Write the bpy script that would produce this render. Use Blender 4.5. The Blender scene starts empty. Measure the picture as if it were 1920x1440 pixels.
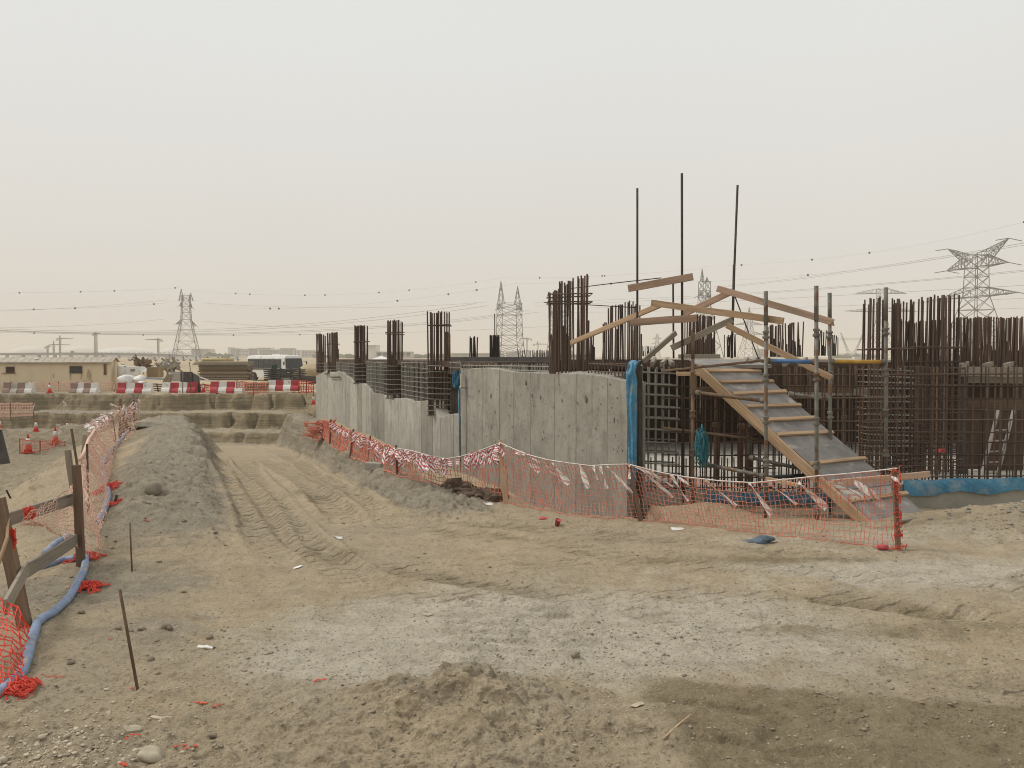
import bpy, math, random
import numpy as np
from mathutils import Vector, Matrix, Quaternion
random.seed(7)
R = random.Random(11)
sc = bpy.context.scene
COL = sc.collection

# ------------------------------------------------------------------ camera
FPX, CAMZ = 1575.0, 2.3
PITCH = math.atan(52.0 / FPX)
cam = bpy.data.cameras.new('camera')
cam.sensor_width = 36.0
cam.lens = 36.0 * FPX / 1920.0
cam.clip_start = 0.05
cam.clip_end = 9000.0
camo = bpy.data.objects.new('camera', cam)
COL.objects.link(camo)
camo.location = (0, 0, CAMZ)
camo.rotation_euler = (math.pi / 2 - PITCH, 0, 0)
sc.camera = camo

# ------------------------------------------------------------------ sky, sun, exposure
SUN_EL, SUN_AZ = math.radians(50), math.radians(-78)     # azimuth from +Y towards +X
w = bpy.data.worlds.new('World')
sc.world = w
w.use_nodes = True
nt = w.node_tree
nt.nodes.clear()
n_out = nt.nodes.new('ShaderNodeOutputWorld')
n_bg = nt.nodes.new('ShaderNodeBackground')
n_bg.inputs['Strength'].default_value = 0.1
n_sky = nt.nodes.new('ShaderNodeTexSky')
n_sky.sky_type = 'NISHITA'
n_sky.sun_disc = False
n_sky.sun_elevation = SUN_EL
n_sky.sun_rotation = SUN_AZ
n_sky.dust_density = 6.0
n_sky.air_density = 1.0
n_tc = nt.nodes.new('ShaderNodeTexCoord')
n_sep = nt.nodes.new('ShaderNodeSeparateXYZ')
n_ramp = nt.nodes.new('ShaderNodeValToRGB')
cr = n_ramp.color_ramp
cr.elements[0].position = 0.0
cr.elements[0].color = (5.85, 5.44, 4.88, 1)
cr.elements[1].position = 1.0
cr.elements[1].color = (6.52, 6.62, 6.5, 1)
e = cr.elements.new(0.12); e.color = (6.2, 5.95, 5.52, 1)
e = cr.elements.new(0.32); e.color = (6.45, 6.43, 6.16, 1)
n_noise = nt.nodes.new('ShaderNodeTexNoise')
n_noise.inputs['Scale'].default_value = 1.0
n_noise.inputs['Detail'].default_value = 3.0
n_map = nt.nodes.new('ShaderNodeMapRange')
n_map.inputs['To Min'].default_value = 0.925
n_map.inputs['To Max'].default_value = 1.07
n_mul = nt.nodes.new('ShaderNodeVectorMath'); n_mul.operation = 'SCALE'
n_mix = nt.nodes.new('ShaderNodeMix'); n_mix.data_type = 'RGBA'
n_mix.inputs[0].default_value = 0.93            # thick dust veil over the clear sky
L = nt.links.new
L(n_tc.outputs['Generated'], n_sep.inputs[0])
L(n_sep.outputs['Z'], n_ramp.inputs[0])
L(n_tc.outputs['Generated'], n_noise.inputs['Vector'])
L(n_noise.outputs[0], n_map.inputs['Value'])
L(n_ramp.outputs[0], n_mul.inputs[0])
L(n_map.outputs[0], n_mul.inputs['Scale'])
L(n_sky.outputs[0], n_mix.inputs[6])
L(n_mul.outputs[0], n_mix.inputs[7])
L(n_mix.outputs[2], n_bg.inputs['Color'])
L(n_bg.outputs[0], n_out.inputs['Surface'])

sun = bpy.data.lights.new('sun', 'SUN')
sun.energy = 1.5
sun.angle = math.radians(12)
sun.color = (1.0, 0.94, 0.85)
suno = bpy.data.objects.new('sun', sun)
COL.objects.link(suno)
sd = Vector((math.cos(SUN_EL) * math.sin(SUN_AZ), math.cos(SUN_EL) * math.cos(SUN_AZ), math.sin(SUN_EL)))
suno.rotation_euler = sd.to_track_quat('Z', 'Y').to_euler()
suno.location = (0, 0, 30)

sc.view_settings.view_transform = 'Standard'
sc.view_settings.look = 'None'
sc.view_settings.exposure = 0.3
sc.view_settings.gamma = 1.0
sc.view_settings.use_curve_mapping = False
sc.cycles.use_denoising = True
sc.cycles.filter_width = 1.05
sc.cycles.max_bounces = 6
sc.cycles.diffuse_bounces = 3
sc.cycles.glossy_bounces = 2
sc.cycles.transmission_bounces = 4
sc.cycles.volume_bounces = 1
sc.cycles.transparent_max_bounces = 8

# ------------------------------------------------------------------ picture -> place helpers
CP, SP = math.cos(PITCH), math.sin(PITCH)
def ray(px, py):
    dx, dy = (px - 960) / FPX, (720 - py) / FPX
    return Vector((dx, CP + dy * SP, -SP + dy * CP))
def P(px, py, Y):
    d = ray(px, py)
    return Vector((0, 0, CAMZ)) + d * (Y / d.y)
def PZ(px, Y, z):
    "point at column px, distance Y, height z"
    dep = Y * CP - (z - CAMZ) * SP
    return Vector(((px - 960) / FPX * dep, Y, z))

# ------------------------------------------------------------------ noise
def _h(ix, iy, seed):
    h = (ix.astype(np.int64) * 374761393 + iy.astype(np.int64) * 668265263 + seed * 1442695041) & 0xFFFFFFFF
    h = ((h ^ (h >> 13)) * 1274126177) & 0xFFFFFFFF
    return ((h ^ (h >> 16)) & 0xFFFFFF) / float(0xFFFFFF)
def vn(x, y, seed=0):
    x = np.asarray(x, float); y = np.asarray(y, float)
    ix, iy = np.floor(x), np.floor(y)
    fx, fy = x - ix, y - iy
    fx = fx * fx * fx * (fx * (fx * 6 - 15) + 10); fy = fy * fy * fy * (fy * (fy * 6 - 15) + 10)
    a, b = _h(ix, iy, seed), _h(ix + 1, iy, seed)
    c, d = _h(ix, iy + 1, seed), _h(ix + 1, iy + 1, seed)
    return (a + (b - a) * fx) * (1 - fy) + (c + (d - c) * fx) * fy
def fbm(x, y, seed=0, o=4):
    s = 0; a = 0.5; n = 0
    x = np.asarray(x, float); y = np.asarray(y, float)
    for k in range(o):
        s = s + a * vn(x, y, seed + k * 17); n += a
        x, y = x * 1.62 + y * 1.22 + 3.1, y * 1.62 - x * 1.22 + 7.7
        a *= 0.5
    return s / n
def S(a, b, x):
    t = np.clip((x - a) / (b - a), 0, 1)
    return t * t * (3 - 2 * t)
# ------------------------------------------------------------------ terrain shape
WX0, WY0, WK = 1.93, 13.7, 0.398           # line of the retaining wall: X = WX0 - WK*(Y-WY0)
def G2(x, y, cx, cy, sx, sy):
    return np.exp(-((x - cx) / sx) ** 2 - ((y - cy) / sy) ** 2)
def pat_(x, y):
    return np.clip((fbm(x * 0.8, y * 0.8, 191, 4) - 0.40) * 6, 0.1, 1.2)
def terrain(x, y):
    x = np.asarray(x, float); y = np.asarray(y, float)
    t = x + 0.39 * y
    wob = fbm(x * 0.45, y * 0.45, 3, 4) - 0.5
    wob2 = fbm(x * 1.7, y * 1.7, 5, 4) - 0.5
    tw = t + 0.9 * wob + 0.35 * wob2
    z = 0.07 * (fbm(x * 0.5, y * 0.5, 9, 4) - 0.5) - 0.2 * S(11.2, 13.4, y) * S(1.6, 2.8, x)
    # haul track going down
    zt = -np.clip(0.0586 * (y - 14), 0, 1.5)
    trk = S(0.0, 0.9, tw) * (1 - S(3.15, 3.75, tw))
    z = z + zt * trk
    lb = np.exp(-(np.clip(np.abs(tw + 0.35) - 0.35, 0, None) / 0.6) ** 2) * S(8.0, 13, y) * (1 - S(29.5, 32, y))
    sl = S(3.05, 3.4, tw) * (1 - S(4.4, 5.0, tw)) * S(11.0, 13.5, y + 1.2 * wob) * (1 - S(31, 34, y))
    rb = np.exp(-((tw - 3.95) / 0.5) ** 2) * S(11.5, 16, y) * (1 - S(30, 33, y))
    z = z + (0.30 - 0.10 * S(18, 28, y)) * lb + 0.26 * rb
    # trench beside the wall
    dist = (WX0 + WK * WY0 - (x + WK * y)) / 1.076
    gap = (1 - S(0.75, 1.75, dist + 0.4 * wob)) * (1 - S(1.9, 2.3, x)) * S(12.3, 13.6, y + 0.25 * x)
    z = z - 1.1 * gap
    # pit on the left
    pit = S(1.3, 6.5, -tw) * S(4.0, 9.0, y)
    z = z - 2.0 * pit * (1 - S(60, 70, y)) * (y < 49)
    # cross trench with stepped far bank
    tr = S(30.3, 36.5, y + 1.6 * wob) * (1 - S(7.3, 9.0, t))
    z = z * (1 - tr) + tr * -2.2
    left = S(-14, -22, x)
    yy = y + 0.5 * wob2 + 0.7 * wob + left * (1.8 * wob)
    for nx, ny, nw in ((-17.6, 49.2, .2), (-15.55, 49.2, .26), (-14.2, 49.2, .1), (-12.2, 49.2, .1), (-15.6, 46.3, .13), (-14.2, 46.3, .16), (-22, 49.2, .2), (-14.0, 43.6, .2)):
        yy = yy - 0.6 * np.exp(-((x - nx + .12 * np.sin(y * 9)) / nw) ** 2) * (np.abs(y - ny) < 1.3)
    zf = -2.2 + 0.5 * S(43.3, 43.9, yy) + 0.84 * S(46.1, 46.6, yy) + 0.94 * S(49.0, 49.6, yy) + 0.12 * wob2 * (y < 49.6)
    fm = S(40.5, 42.5, y) * (1 - S(7.3, 9.0, t))
    z = z * (1 - fm) + zf * fm
    ridge = G2(x, y, -20.5, 41.0, 3.2, 1.3) + 0.8 * G2(x, y, -25, 39.5, 3.0, 1.2)
    z = z + ridge * (1.15 + 1.4 * wob)
    # under the building
    ins = S(0.02, 0.3, -dist) * S(13.95, 14.15, y)
    z = z * (1 - ins) + ins * -0.6
    # small heaps
    z = z + 0.17 * G2(x, y, -0.35, 5.45, 0.6, 0.45) * (0.3 + 1.7 * fbm(x * 5, y * 5, 31, 4))
    z = z + 0.08 * G2(x, y, 0.25, 5.0, 0.9, 0.3) * (0.3 + 1.5 * fbm(x * 6, y * 6, 32, 4))
    z = z + 0.2 * G2(x, y, 6.6, 11.8, 1.3, 0.6) + 0.25 * G2(x, y, 7.4, 11.2, 0.8, 0.6) + 0.2 * G2(x, y, 3.0, 13.0, 0.7, 0.35)
    # wheel tracks
    v = y * 0.93 - x * 0.36
    tread = 0 * x; rut = 0 * x
    for tc, hw, y0, y1, sp, am in ((0.9, .28, 8.5, 26, .36, .10), (1.42, .26, 7.5, 25, .37, .11), (2.2, .26, 10.5, 26, .36, .09), (2.85, .22, 11.5, 27, .35, .08)):
        c = tc + 0.12 * np.sin(y * 0.35 + tc * 4) + 0.25 * S(11, 8, y)
        m = (1 - S(hw * 0.75, hw * 1.15, np.abs(t - c))) * S(y0, y0 + 2.5, y) * (1 - S(y1 - 5, y1, y))
        z = z - 0.035 * m + am * 0.06 * m * np.sin((v + 0.5 * np.abs(t - c)) * 2 * math.pi / sp) * (0.35 + fbm(x * 2, y * 2, 41, 3))
        tread = np.maximum(tread, m * (0.45 + 0.9 * fbm(x * 1.3, y * 1.3, 44, 3)))
        rim = np.exp(-((np.abs(t - c) - hw * 1.35) / 0.07) ** 2) * S(y0, y0 + 2.5, y) * (1 - S(y1 - 5, y1, y))
        z = z + 0.045 * rim
    for tc, hw in ((-3.05, .3), (-1.9, .25)):
        c = tc + 0.5 * np.sin(x * .5 + .6); q_ = np.abs(y - 8.6 + 0.12 * x - c - 2.2)
        tread = np.maximum(tread, 0.5 * (1 - S(hw * .7, hw, q_)) * S(-2.5, -1, x) * fbm(x * 1.5, y * 1.5, 47, 3) * 1.6)
    for pts, am in ((((-3.9, 15.2), (-3.2, 13.6), (-2.5, 12.3), (-1.5, 11.3), (.26, 10.3), (2.1, 9.0), (4.3, 7.1), (6.5, 5.4)), 1.0), (((-5.0, 14.2), (-4.3, 12.4), (-3.2, 10.6), (-1.2, 8.9), (.8, 7.75), (3.2, 6.0), (5.0, 4.6)), .8), (((-2.2, 12.6), (-.6, 11.6), (1.6, 10.6), (4.0, 9.3), (7.0, 7.8)), .7)):
        dm = np.full(x.shape, 9.0)
        for (ax, ay), (bx, by) in zip(pts, pts[1:]):
            lx, ly = bx - ax, by - ay
            s_ = np.clip(((x - ax) * lx + (y - ay) * ly) / (lx * lx + ly * ly), 0, 1)
            dm = np.minimum(dm, np.hypot(x - ax - s_ * lx, y - ay - s_ * ly))
        dm = dm + 0.25 * (wob2 + .5 * wob)
        br = np.clip(fbm(x * .9, y * .9, 48, 3) * 2.6 - .75, 0, 1)
        rut = np.maximum(rut, am * br * (1 - S(.16, .30, np.abs(dm))))
        z = z - 0.026 * am * br * (1 - S(.15, .30, np.abs(dm))) + 0.02 * am * np.exp(-((np.abs(dm) - .34) / .07) ** 2)
    tread = np.maximum(tread, .75 * rut)
    m = (1 - S(0.45, 0.8, np.abs(x - 0.05 + 0.1 * (y - 7)))) * S(5.9, 6.4, y) * (1 - S(7.6, 8.3, y))
    z = z + 0.03 * m * np.sin(y * 2 * math.pi / 0.23 + 0.8 * np.sin(x * 3)) * fbm(x * 3, y * 3, 51, 3) * 1.6
    for (ax, ay, bx, by, wd) in ((0.9, 5.55, 1.7, 5.35, .05), (1.1, 4.95, 2.0, 4.8, .05), (1.75, 5.3, 1.5, 4.95, .06), (1.5, 4.75, 2.9, 4.45, .07), (2.2, 7.4, 5.0, 6.3, .13), (2.6, 8.0, 5.5, 7.1, .13)):
        lx, ly = bx - ax, by - ay; ll = math.hypot(lx, ly)
        s_ = ((x - ax) * lx + (y - ay) * ly) / ll; d_ = ((x - ax) * -ly + (y - ay) * lx) / ll
        z = z - 0.045 * np.exp(-(d_ / wd) ** 2) * S(-0.1, 0.1, s_) * (1 - S(ll - 0.1, ll + 0.1, s_))
    # clods and roughness
    rough = 0.55 + np.clip(1.1 * lb + 1.3 * np.maximum(rb, sl), 0, 1.5) + 0.9 * pit * (y < 44) + 0.6 * S(6.2, 5.0, y) * S(1.0, -0.2, x) - 0.15 * trk * S(12, 16, y)
    rough = rough + 0.5 * fm
    z = z + rough * 0.075 * (fbm(x * 3.1, y * 3.1, 61, 4) - 0.5)
    hi = fbm(x * 11, y * 11, 71, 3)
    lip = np.clip(fbm(x * 6.0 + 2 * wob, y * 9.0, 77, 4) - 0.53, 0, 0.2)
    z = z + rough * 0.05 * (hi - 0.5) + 0.10 * rough * lip * pat_(x, y) + 0.016 * rough * (fbm(x * 24, y * 24, 79, 2) - 0.5)
    z = z + 0.05 * rough * np.clip(vn(x * 13, y * 13, 75) - 0.72, 0, 1)
    # grooves raked down the berm and pit slopes
    rk = np.clip(lb * 1.0 + pit * (1 - pit) * 2.5 + rb, 0, 1)
    z = z + 0.035 * rk * (fbm(v * 2.2, t * 0.5 + 0.15 * v, 81, 3) - 0.5)
    return z, dict(rut=rut, tread=tread, sl=sl, t=t, tw=tw, lb=lb, rb=rb, trk=trk, pit=pit, fm=fm, tr=tr, gap=gap, wob=wob, wob2=wob2)
def H(x, y):
    return float(terrain(np.array([x]), np.array([y]))[0][0])
def GP(px, py, y0=3.5, y1=55.0):
    "where the line of sight through a picture point meets the ground"
    Y = np.geomspace(y0, y1, 500)
    d = ray(px, py)
    pts = np.array([[d.x / d.y * a, a, CAMZ + d.z / d.y * a] for a in Y])
    h = terrain(pts[:, 0], pts[:, 1])[0]
    below = np.where(pts[:, 2] <= h)[0]
    k = below[0] if len(below) else len(Y) - 1
    if 0 < k:
        a, b = pts[k - 1], pts[k]
        fa, fb = a[2] - h[k - 1], b[2] - h[k]
        u = fa / (fa - fb) if fa != fb else 0.5
        q = a + (b - a) * min(max(u, 0), 1)
        return Vector((q[0], q[1], q[2]))
    return Vector(pts[k])

# ------------------------------------------------------------------ materials
MATS = {}
def nd(t, typ, **kw):
    n = t.nodes.new(typ)
    for k, v in kw.items(): setattr(n, k, v)
    return n
def pm(name, c1, c2, scale=6.0, rough=0.8, bump=0.15, detail=5.0, stretch=(1, 1, 1), rnd=0.0, c3=None, s3=25.0, t3=0.62, metal=0.0, bdist=0.01, world=False, spec=0.3, w3=0.06):
    "two-tone procedural material with an optional third speck colour, bump and per-object variation"
    m = bpy.data.materials.new(name); m.use_nodes = True
    t = m.node_tree; b = t.nodes['Principled BSDF']; lk = t.links.new
    tc = nd(t, 'ShaderNodeTexCoord')
    mp = nd(t, 'ShaderNodeMapping'); mp.inputs['Scale'].default_value = stretch
    if world:
        g = nd(t, 'ShaderNodeNewGeometry'); lk(g.outputs['Position'], mp.inputs['Vector'])
    else:
        oi = nd(t, 'ShaderNodeObjectInfo')
        ad = nd(t, 'ShaderNodeVectorMath', operation='MULTIPLY_ADD')
        ad.inputs[1].default_value = (37, 37, 37)
        lk(oi.outputs['Random'], ad.inputs[0]); lk(tc.outputs['Object'], ad.inputs[2])
        lk(ad.outputs[0], mp.inputs['Vector'])
    n = nd(t, 'ShaderNodeTexNoise'); n.inputs['Scale'].default_value = scale; n.inputs['Detail'].default_value = detail; n.inputs['Roughness'].default_value = 0.65
    lk(mp.outputs[0], n.inputs['Vector'])
    r = nd(t, 'ShaderNodeValToRGB')
    r.color_ramp.elements[0].position = 0.33; r.color_ramp.elements[0].color = (*c1, 1)
    r.color_ramp.elements[1].position = 0.67; r.color_ramp.elements[1].color = (*c2, 1)
    lk(n.outputs[0], r.inputs[0])
    colr = r.outputs[0]
    if c3:
        n3 = nd(t, 'ShaderNodeTexNoise'); n3.inputs['Scale'].default_value = s3; n3.inputs['Detail'].default_value = 3
        lk(mp.outputs[0], n3.inputs['Vector'])
        mr = nd(t, 'ShaderNodeMapRange'); mr.inputs['From Min'].default_value = t3; mr.inputs['From Max'].default_value = t3 + w3
        lk(n3.outputs[0], mr.inputs['Value'])
        mx = nd(t, 'ShaderNodeMix', data_type='RGBA'); mx.inputs[7].default_value = (*c3, 1)
        lk(mr.outputs[0], mx.inputs[0]); lk(colr, mx.inputs[6]); colr = mx.outputs[2]
    if rnd:
        oi2 = nd(t, 'ShaderNodeObjectInfo')
        mr2 = nd(t, 'ShaderNodeMapRange'); mr2.inputs['To Min'].default_value = 1 - rnd; mr2.inputs['To Max'].default_value = 1 + rnd
        lk(oi2.outputs['Random'], mr2.inputs['Value'])
        sc_ = nd(t, 'ShaderNodeVectorMath', operation='SCALE')
        lk(colr, sc_.inputs[0]); lk(mr2.outputs[0], sc_.inputs['Scale']); colr = sc_.outputs[0]
    lk(colr, b.inputs['Base Color'])
    b.inputs['Roughness'].default_value = rough
    b.inputs['Metallic'].default_value = metal
    b.inputs['Specular IOR Level'].default_value = spec
    if bump:
        bn = nd(t, 'ShaderNodeTexNoise'); bn.inputs['Scale'].default_value = scale * 3.3; bn.inputs['Detail'].default_value = 4
        lk(mp.outputs[0], bn.inputs['Vector'])
        bp = nd(t, 'ShaderNodeBump'); bp.inputs['Strength'].default_value = bump; bp.inputs['Distance'].default_value = bdist
        lk(bn.outputs[0], bp.inputs['Height']); lk(bp.outputs[0], b.inputs['Normal'])
    MATS[name] = m
    return m

def ground_material():
    m = bpy.data.materials.new('sandy_ground'); m.use_nodes = True
    t = m.node_tree; b = t.nodes['Principled BSDF']; lk = t.links.new
    g = nd(t, 'ShaderNodeNewGeometry')
    at = nd(t, 'ShaderNodeVertexColor', layer_name='soil')
    sp = nd(t, 'ShaderNodeSeparateColor'); lk(at.outputs['Color'], sp.inputs[0])
    def noise(scale, detail=5, rough=0.6, dist=0.0, st=None):
        n = nd(t, 'ShaderNodeTexNoise'); n.inputs['Scale'].default_value = scale; n.inputs['Detail'].default_value = detail
        n.inputs['Roughness'].default_value = rough; n.inputs['Distortion'].default_value = dist
        if st:
            mp = nd(t, 'ShaderNodeMapping'); mp.inputs['Scale'].default_value = st; mp.inputs['Rotation'].default_value = (0, 0, 0.4)
            lk(g.outputs['Position'], mp.inputs['Vector']); lk(mp.outputs[0], n.inputs['Vector'])
        else:
            lk(g.outputs['Position'], n.inputs['Vector'])
        return n.outputs[0]
    def mix(f, a, bb, blend='MIX'):
        x = nd(t, 'ShaderNodeMix', data_type='RGBA', blend_type=blend)
        for i, s_ in ((0, f), (6, a), (7, bb)):
            if isinstance(s_, tuple): x.inputs[i].default_value = (*s_, 1)
            elif isinstance(s_, float): x.inputs[i].default_value = s_
            else: lk(s_, x.inputs[i])
        return x.outputs[2]
    def rng(v, a, b_, c=0.0, d=1.0):
        r = nd(t, 'ShaderNodeMapRange'); r.inputs['From Min'].default_value = a; r.inputs['From Max'].default_value = b_
        r.inputs['To Min'].default_value = c; r.inputs['To Max'].default_value = d
        lk(v, r.inputs['Value']); return r.outputs[0]
    def mth(op, a, bb):
        x = nd(t, 'ShaderNodeMath', operation=op)
        for i, s_ in ((0, a), (1, bb)):
            if isinstance(s_, float): x.inputs[i].default_value = s_
            else: lk(s_, x.inputs[i])
        return x.outputs[0]
    big = noise(0.55, 6, 0.65, 0.6)
    mid = noise(3.2, 7, 0.7, 0.3)
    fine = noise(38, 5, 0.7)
    streak = noise(1.0, 6, 0.7, 0.4, (1.2, 5.0, 1))
    sand = mix(rng(mid, .35, .65), (0.454, 0.363, 0.242), (0.575, 0.472, 0.326))
    sand = mix(rng(big, .4, .62), sand, (0.47, 0.395, 0.285))
    grey = mix(rng(mid, .35, .65), (0.297, 0.260, 0.198), (0.416, 0.370, 0.290))
    pale = mix(rng(mid, .35, .65), (0.533, 0.478, 0.381), (0.666, 0.603, 0.492))
    moist = mix(rng(mid, .35, .68), (0.264, 0.216, 0.134), (0.372, 0.306, 0.202))
    jit = rng(noise(1.6, 9, 0.75, 0.8), .3, .7, -0.42, 0.42)
    def msk(chan):
        return rng(mth('ADD', chan, jit), 0.25, 0.75)
    c = mix(msk(sp.outputs[0]), sand, grey)
    c = mix(msk(sp.outputs[1]), c, pale)
    c = mix(msk(sp.outputs[2]), c, moist)
    c = mix(rng(streak, .5, .72, 0.0, .32), c, (0.21, 0.165, 0.105))
    dirt = noise(7.5, 6, 0.75, 0.5)
    c = mix(rng(dirt, .55, .72, 0.0, .4), c, (0.20, 0.16, 0.105))
    c = mix(rng(dirt, .42, .28, 0.0, .4), c, (0.58, 0.50, 0.385))
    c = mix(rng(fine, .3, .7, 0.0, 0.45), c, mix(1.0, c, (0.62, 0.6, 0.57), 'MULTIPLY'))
    vor = nd(t, 'ShaderNodeTexVoronoi'); vor.inputs['Scale'].default_value = 26; lk(g.outputs['Position'], vor.inputs['Vector'])
    grain = nd(t, 'ShaderNodeTexNoise'); grain.inputs['Scale'].default_value = 2.2; lk(g.outputs['Position'], grain.inputs['Vector'])
    peb = mth('MULTIPLY', rng(vor.outputs['Distance'], .22, .14), rng(grain.outputs[0], .5, .62))
    c = mix(mth('MULTIPLY', peb, 0.5), c, (0.52, 0.48, 0.40))
    vor2 = nd(t, 'ShaderNodeTexVoronoi'); vor2.inputs['Scale'].default_value = 17; lk(g.outputs['Position'], vor2.inputs['Vector'])
    drk = mth('MULTIPLY', rng(vor2.outputs['Distance'], .2, .12), rng(grain.outputs[0], .52, .42))
    c = mix(mth('MULTIPLY', drk, 0.55), c, (0.13, 0.11, 0.085))
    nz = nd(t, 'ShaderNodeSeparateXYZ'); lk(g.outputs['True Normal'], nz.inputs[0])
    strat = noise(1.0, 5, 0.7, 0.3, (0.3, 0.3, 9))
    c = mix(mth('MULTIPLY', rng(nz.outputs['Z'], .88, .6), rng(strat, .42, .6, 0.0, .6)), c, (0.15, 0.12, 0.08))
    crumb_shade = noise(55, 3, 0.6)
    c = mix(rng(crumb_shade, .57, .66, 0.0, .55), c, mix(1.0, c, (0.5, 0.47, 0.43), 'MULTIPLY'))  # small shadows of soil crumbs painted into the colour as dark specks
    crumb_bump_shade = noise(21, 4, 0.65)
    c = mix(mth('MULTIPLY', rng(crumb_bump_shade, .58, .66, 0.0, .6), rng(big, .35, .6)), c, mix(1.0, c, (0.52, 0.48, 0.43), 'MULTIPLY'))  # coarser crumb shadows painted in, from the noise that also drives the bump
    c = mix(rng(crumb_bump_shade, .40, .30, 0.0, .35), c, (0.62, 0.545, 0.43))
    lk(c, b.inputs['Base Color'])
    b.inputs['Roughness'].default_value = 0.95
    b.inputs['Specular IOR Level'].default_value = 0.1
    hgt = mth('ADD', mth('MULTIPLY', dirt, 1.2), mth('ADD', mth('MULTIPLY', fine, 0.45), mth('ADD', mth('MULTIPLY', peb, 0.35), mth('MULTIPLY', drk, 0.3))))
    # lugged tyre tread pressed into the haul track
    def dot(vx, vy):
        q = nd(t, 'ShaderNodeVectorMath', operation='DOT_PRODUCT'); q.inputs[1].default_value = (vx, vy, 0); lk(g.outputs['Position'], q.inputs[0]); return q.outputs['Value']
    wv = mth('MULTIPLY', noise(1.3, 3), 0.07)
    lug = mth('SINE', mth('MULTIPLY', mth('ADD', dot(-0.36, 0.93), mth('ADD', wv, mth('MULTIPLY', mth('SINE', mth('MULTIPLY', dot(1.0, 0.39), 12.0), 0.0), 0.02))), 31.0), 0.0)
    lug = mth('MULTIPLY', rng(lug, -.35, .55), mth('MULTIPLY', at.outputs['Alpha'], rng(noise(5, 4), .3, .55)))
    hgt = mth('ADD', hgt, mth('ADD', mth('MULTIPLY', lug, 3.0), mth('MULTIPLY', crumb_bump_shade, 0.9)))
    bp = nd(t, 'ShaderNodeBump'); bp.inputs['Strength'].default_value = 0.9; bp.inputs['Distance'].default_value = 0.042
    hgt = mth('ADD', hgt, mth('MULTIPLY', noise(3.0, 9, 0.8, 0.3), 1.6)); lk(hgt, bp.inputs['Height']); lk(bp.outputs[0], b.inputs['Normal'])
    return m
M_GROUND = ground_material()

# ------------------------------------------------------------------ ground mesh: a fan of rows, finer near the camera
def grid_mesh(name, X, Y, Z, cols=None):
    nr, nc = X.shape
    me = bpy.data.meshes.new(name)
    co = np.stack([X, Y, Z], -1).reshape(-1, 3).astype(np.float32)
    idx = np.arange(nr * nc).reshape(nr, nc)
    q = np.stack([idx[:-1, :-1], idx[:-1, 1:], idx[1:, 1:], idx[1:, :-1]], -1).reshape(-1, 4).astype(np.int32)
    me.vertices.add(len(co)); me.vertices.foreach_set('co', co.ravel())
    me.loops.add(q.size); me.loops.foreach_set('vertex_index', q.ravel())
    me.polygons.add(len(q))
    me.polygons.foreach_set('loop_start', np.arange(0, q.size, 4, dtype=np.int32))
    me.polygons.foreach_set('use_smooth', np.ones(len(q), bool))
    me.update(calc_edges=True)
    if cols is not None:
        a = me.color_attributes.new('soil', 'FLOAT_COLOR', 'POINT')
        a.data.foreach_set('color', cols.reshape(-1, 4).astype(np.float32).ravel())
    return me
def soil(x, y, a):
    t = a['t']
    g = np.clip(1.25 * np.clip(a['lb'] * 1.1 + a['rb'] * 1.2, 0, 1) + 0.7 * a['pit'] * (y > 24) + 0.55 * a['fm'] * (y < 49.3) + 0.5 * a['tr'] * (y < 42), 0, 1)
    g = np.maximum(g, a['sl'])
    g = np.maximum(g, 0.8 * G2(x, y, -4.2, 8.3, 1.4, 0.9)); g = np.maximum(g, 0.75 * G2(x, y, -2.9, 6.9, 0.5, 0.5))
    g = np.maximum(g, 0.95 * G2(x, y, 7.7, 11.2, 1.0, 0.8)); g = np.maximum(g, 0.6 * G2(x, y, -0.4, 5.5, 0.8, 0.4))
    p = np.clip(1.35 * G2(x, y, 0.65, 6.95, 2.5, 1.15) + 1.0 * G2(x, y, 5.0, 8.9, 2.6, 0.65) + 0.8 * G2(x, y, -1.2, 6.3, 0.8, 0.5) + 0.5 * G2(x, y, 4.5, 10.6, 3, 0.8), 0, 1)
    mo = np.clip(1.1 * S(5.95, 5.6, y + 0.22 * (x - 1.5) + .5 * a['wob']) * S(0.7, 1.2, x) + 0.6 * G2(x, y, 3.6, 7.0, 2.2, 0.4) + 0.7 * G2(x, y, 2.6, 9.4, 2.2, 0.22) + .5 * G2(x, y, 1.2, 10.4, 1.6, .25), 0, 1)
    mo = np.maximum(mo, 0.85 * a['gap']); mo = np.maximum(mo, .62 * a['rut'])
    yy = y + 0.5 * a['wob2'] + 0.7 * a['wob'] + S(-14, -22, x) * 1.8 * a['wob']
    face = np.maximum(np.maximum(S(43.0, 43.4, yy) * S(44.1, 43.9, yy), S(45.8, 46.2, yy) * S(46.8, 46.6, yy)), S(48.6, 49.0, yy) * S(49.75, 49.5, yy)) * (a['fm'] > .5)
    mo = np.maximum(mo, 0.8 * face); mo = np.maximum(mo, .5 * a['pit'] * S(20, 26, y) * (y < 43))
    return np.stack([g, p, mo, np.clip(a['tread'], 0, 1)], -1)
u = 1.0 / np.linspace(1 / 3.0, 1 / 33.0, 740)
u = np.concatenate([np.linspace(1.2, 2.95, 24), u, np.linspace(33.1, 54.0, 170)])
s = np.concatenate([np.linspace(-2.6, -0.70, 50)[:-1], np.linspace(-0.70, 0.70, 820), np.linspace(0.70, 2.6, 50)[1:]])
YY, SS = np.meshgrid(u, s, indexing='ij')
XX = SS * YY
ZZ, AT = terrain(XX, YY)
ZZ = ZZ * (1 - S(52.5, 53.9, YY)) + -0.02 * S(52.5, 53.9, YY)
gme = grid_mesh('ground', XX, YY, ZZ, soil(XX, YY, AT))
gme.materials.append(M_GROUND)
ground = bpy.data.objects.new('ground', gme); COL.objects.link(ground)
ground['kind'] = 'structure'

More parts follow.
